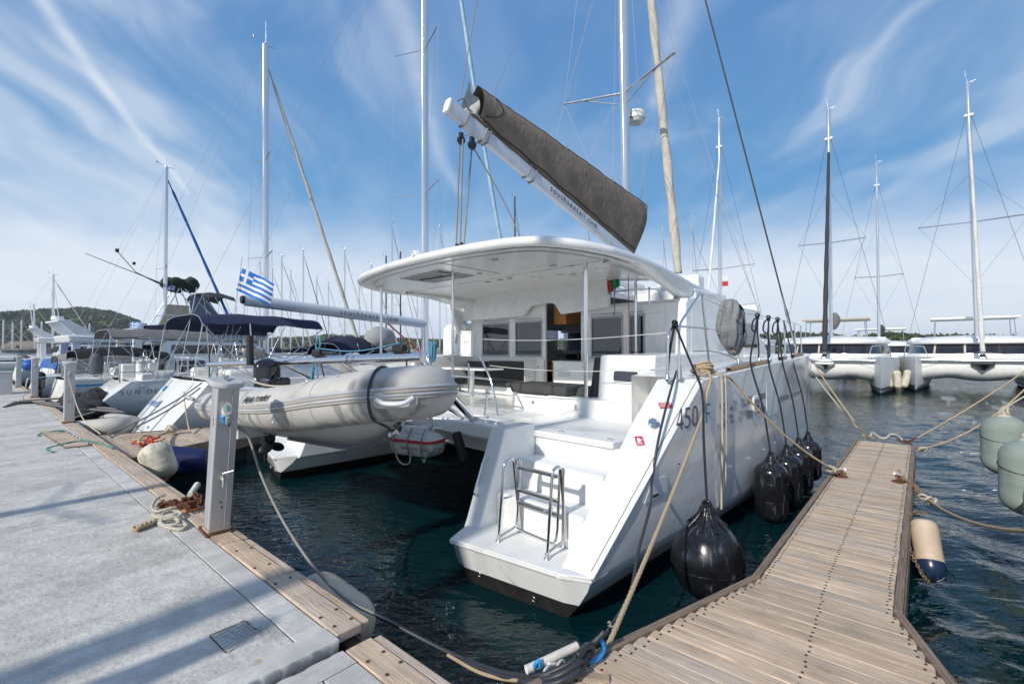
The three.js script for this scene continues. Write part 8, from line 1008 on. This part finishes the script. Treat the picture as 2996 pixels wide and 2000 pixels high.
  const tip = (k, y, l) => M(y).add(V(k * l, 0.2, -0.7)); for (const [y, l] of o.spread) for (const k of [-1, 1]) part('spreader', oval(M(y), tip(k, y, l), 0.03, 0.06, 8), alu, m);
  const stays = []; for (const k of [-1, 1]) { stays.push(bar(M(o.top * 0.92), G(k * (hw - 0.3), 2.0, mz - 1.2), 0.010, 0.010, 5)); const [y, l] = o.spread[0]; stays.push(bar(M(o.top * 0.7), tip(k, y, l), 0.006, 0.006, 5), bar(tip(k, y, l), M(y - 4), 0.006, 0.006, 5)); } part('shrouds', stays, wireDark, m); for (const k of [-1, 1]) part('steaming_light', at(new THREE.SphereGeometry(0.12, 10, 8), ...M(o.top * 0.89).add(V(k * 0.14, 0, 0.1)).toArray()), whitePlastic, m);
  const fsB = G(0.0, 2.35, -0.9), fsT = M(o.top * 0.86), pts = []; for (let i = 0; i <= 40; i++) pts.push(fsB.clone().lerp(fsT, i / 40)); part('furled_headsail', sweep(pts, (u, s2, q) => (o.furlR ?? 0.11) * (1 + 0.1 * Math.sin(q * 2 + s2 * 3)) * mix(1.1, 0.6, u), 8), o.furl, m); part('bridle', [-1, 1].map((k) => bar(fsB, G(k * (hw - 0.9 * s), 1.95, 0.0), 0.014, 0.014, 5)), ropeGrey, m); part('furler_legs', [-1, 1].map((k) => bar(G(k * 0.35, 1.6, -0.9), fsB, 0.05, 0.045, 8)), alu, m); part('furler_drum', at(new THREE.CylinderGeometry(0.13, 0.13, 0.16, 14), fsB.x, fsB.y - 0.2, fsB.z), blackPlastic, m);
  part('anchor', [boxAt(-0.5, 0.5, 1.62, 1.74, -0.95, -0.75, 0.05), at(new THREE.ConeGeometry(0.5, 0.35, 4).rotateX(Math.PI), 0, 1.45, -0.8)], o.anchor ?? steelDull, t);
  if (o.bag) part('sail_bag', at(lumpy(new THREE.SphereGeometry(0.6, 28, 20).scale(0.5, 0.95, 0.8), 0.22, 2.2, 5), ...G(0.12, 4.4, -5.6).toArray()), o.bag, t);
  part('pulpit', [-1, 1].map((k) => bend([G(k * (hw - 1.5 * s), 2.0, -1.5), G(k * (hw - 1.3 * s), 2.7, -0.9), G(k * (hw - 0.9 * s), 2.72, -0.3), G(k * (hw - 0.5 * s), 2.7, -0.9), G(k * (hw - 0.4 * s), 2.0, -1.6)], 0.025, 0.15)), steel, t);
  return t;
}
farCat('catamaran across the basin with a black furled sail, left of the three', 2407, 27.6, 7.0, { top: 18.6, spread: [[9.6, 1.9]], furl: wireDark, furlR: 0.13, bimini: creamCloth, turn: 0.03, bag: greyCloth });
farCat('catamaran set back between the two nearer ones, dark bundled sail on its mast', 2566, 42, 7.4, { top: 20.8, spread: [[9.6, 1.9]], furl: wireMat, furlR: 0.02, bimini: gel, turn: 0.02, bag: charcoal });
farCat('large catamaran at the right edge with pale curtains behind dark windows', 2880, 26.2, 7.8, { top: 19.6, spread: [[10.6, 2.6]], furl: cloth(lin(0.72, 0.72, 0.70)), bimini: gel, turn: 0.0, lean: -0.012, anchor: blackPlastic });
farCat('catamaran mostly hidden behind the covered bag, white furled sail', 2046, 33, 7.2, { top: 20.6, spread: [[8.8, 2.3], [5.8, 2.3]], furl: whitePlastic, furlR: 0.10, turn: 0.0 });
{ const t = thing('basin_fenders', 'bunch of white fenders squeezed between two catamaran bows', 'fender', atDepth(2625, 1000, 27.4).setY(0).toArray(), 0.6); for (const [x, y, r] of [[-0.5, 0.8, 0.2], [0.0, 0.75, 0.05], [0.45, 0.8, -0.25], [-0.75, 1.0, 0.3]]) part('fender', at(new THREE.CapsuleGeometry(0.19, 0.7, 6, 14), x, y, 0, 0, 0, r), fenderWhite, t); }
// bright pennant
{ const t = thing('pennant', 'small white and red pennant hanging from a thin line', 'flag', atDepth(2113, 812, 30).toArray()); const r = []; for (let i = 0; i <= 6; i++) r.push([V(i * 0.06, 0, 0.03 * Math.sin(i)), V(i * 0.06, -0.3, 0.03 * Math.sin(i))]); part('red_cloth', grid(r).translate(0, -0.25, 0), std(lin(0.55, 0.04, 0.03), 0.9, { side: THREE.DoubleSide }), t); part('white_cloth', grid(r).translate(0, 0.1, 0), std(lin(0.7, 0.7, 0.7), 0.9, { side: THREE.DoubleSide }), t); part('line', bar(V(0, -0.7, 0), V(0, 1.4, 0), 0.006), wireMat, t); }
// ---- boat at the right picture edge with sage green fenders
{
  const t = thing('right_edge_boat', 'pale hull entering at the right picture edge behind the green fenders', 'boat', [3.55, 0, -0.9]); const { h } = loftHull(t, { len: 12.6, hb: 2.05, fb: 1.75, rake: 0.4, sternW: 0.95, mat: gelHull, stripe: greyInk }); part('hull_window', [boxAt(-2.075, -2.055, 0.95, 1.25, -5, -7.5, 0.005)], darkGlass, h); part('coachroof', sideSlab(roundPoly([[3, 1.75], [3.4, 2.6], [7.5, 2.5], [9.5, 1.9]], 0.2), -1.4, 1.4, 0.12), gel, t); rails(t, 1.95, 1.8, 2, 11.8, 6, false);
  const sp = [[2940, 1302, 6.4, 0.80, 0.235, 'smaller sage green cloth-covered fender at the right edge'], [3016, 1398, 4.85, 0.78, 0.235, 'larger sage green cloth-covered fender at the right edge'], [3112, 1540, 4.15, 0.80, 0.24, 'sage green fender cut off by the lower right picture edge']];
  for (const [px, py, D, hh, r, lab] of sp) { const p = atDepth(px, py, D), f = thing('green_fender', lab, 'fender', p.toArray(), 0, 'green covered fenders'); part('cover', sleeve(hh, r), sage, f); part('gathered_top', [at(new THREE.ConeGeometry(0.10, 0.10, 16), 0, hh / 2 + 0.02, 0), ...[0, 1, 2].map((k) => tube([V(-0.05, hh / 2 + 0.03, 0), V(0, hh / 2 + 0.12, 0.02 * k), V(0.05, hh / 2 + 0.03, 0)], 0.014, 14, 6).rotateY(k))], ropeWhite, f); part('drawstring', [bar(V(0, -hh / 2, 0), V(0.01, -hh / 2 - 0.22, 0), 0.007), new THREE.SphereGeometry(0.016, 8, 6).translate(0.01, -hh / 2 - 0.23, 0)], ropeWhite, f); part('band', at(new THREE.TorusGeometry(r * 1.01, 0.006, 6, 36), 0, hh * 0.15, 0, Math.PI / 2 + 0.25), blackCloth, f); const top = p.clone().add(V(0, hh / 2 + 0.1, 0)), rail = V(1.62, 2.2, p.z - 0.2); one('green_fender_line', cord([top, top.clone().lerp(rail, 0.6).add(V(0.0, 0.05, 0)), rail], 0.010, 0.1), ropeWhite, 'white line holding the ' + lab, 'rope', 'lines of the green fenders'); }
}
// ---- buildings on land
{
  const p = atDepth(85, 1000, 230), b = thing('brown_shed', 'long brown-roofed harbour shed at the foot of the wooded hill', 'building', [p.x, 0, p.z], 0.72); part('wall', boxAt(-9, 9, 0, 4.2, -5, 5, 0.05), std(lin(0.30, 0.26, 0.20), 0.9), b); part('roof', sideSlab([[-5.4, 4.1], [0, 7.3], [5.4, 4.1]], -9.4, 9.4, 0.02), std(lin(0.20, 0.165, 0.12), 0.95), b).rotation.y = 0; part('round_vent', at(new THREE.CylinderGeometry(0.7, 0.7, 0.2, 16).rotateX(1.57), 0, 4.6, 5.5), blackPlastic, b);
  const q = atDepth(297, 950, 560), h = thing('hill_house', 'small house with an orange roof halfway up the wooded hill', 'house', [q.x, q.y - 4, q.z], 0.6); part('wall', boxAt(-6, 6, -3, 3, -4, 4, 0.05), std(lin(0.55, 0.45, 0.36), 0.9), h); part('roof', sideSlab([[-5, 3], [0, 5.5], [5, 3]], -7, 7, 0.02), std(lin(0.50, 0.20, 0.10), 0.9), h); part('window', [boxAt(-4, -2.5, 0, 1.6, 4.0, 4.06, 0.01), boxAt(2, 3.5, 0, 1.6, 4.0, 4.06, 0.01)], darkGlass, h);
  const r = atDepth(2592, 1000, 150), w = thing('stone_tower_house', 'small ochre stone house on the shore behind the middle catamaran', 'house', [r.x, 1.6, r.z], 0.6); part('wall', boxAt(-2.2, 2.2, 0, 3.6, -2, 2, 0.05), std(lin(0.42, 0.33, 0.24), 0.95), w); part('roof', sideSlab([[-2.3, 3.6], [0, 4.3], [2.3, 3.6]], -2.4, 2.4, 0.02), std(lin(0.36, 0.22, 0.14), 0.95), w); part('window', [boxAt(-1.3, -0.6, 1.4, 2.4, 2.0, 2.03, 0.01), boxAt(0.6, 1.3, 1.4, 2.4, 2.0, 2.03, 0.01)], darkGlass, w);
}
// ================================================================ yacht berthed on the other side of the quay, behind the camera: its mast, boom and stays throw the shadows seen on the concrete and on the catamaran's steps
{
  const t = thing('yacht_behind', 'sailing yacht berthed across the quay behind the camera, seen only by its shadows', 'yacht', [-2.78, 0, 4.1], Math.PI);
  loftHull(t, { len: 13, hb: 1.95, fb: 1.3, rake: 0.6 }); part('coachroof', sideSlab(roundPoly([[4.6, 1.3], [4.8, 1.9], [8.6, 1.8], [10, 1.4]], 0.15), -1.1, 1.1, 0.12), gel, t);
  rigMast(t, { f: 8.2, base: 1.7, top: 17.5, r: 0.16, spread: [[7.4, 1.5, 0.3], [12, 1.2, 0.2]], hb: 1.7, len: 13, boom: [7.6, 3.9, 0.35], cover: navyCloth, furl: sailCloth, furlR: 0.1, bow: 12.6 });
  const u = thing('yacht_behind', 'smaller sailing yacht berthed across the quay behind the camera, left of the other', 'yacht', [-6.6, 0, 4.3], Math.PI); loftHull(u, { len: 10.5, hb: 1.6, fb: 1.15, rake: 0.5 }); part('coachroof', sideSlab(roundPoly([[3.6, 1.15], [3.8, 1.65], [7, 1.6], [8.3, 1.2]], 0.15), -0.95, 0.95, 0.1), gel, u); rigMast(u, { f: 5.4, base: 1.4, top: 12.5, r: 0.085, spread: [[7, 1.1, 0.3]], hb: 1.4, len: 10.5, boom: [4.3, 2.3, 0.1], cover: greyCloth, furl: sailCloth, bow: 10.2 });
  part('flag_pole', [bar(L(-1.2, 1.2, 0.3), L(-1.2, 3.4, 0.0), 0.02), bar(L(-1.5, 1.2, 0.3), L(-1.5, 3.3, 0.0), 0.02)], steel, u);
}
renderer.render(scene, camera);
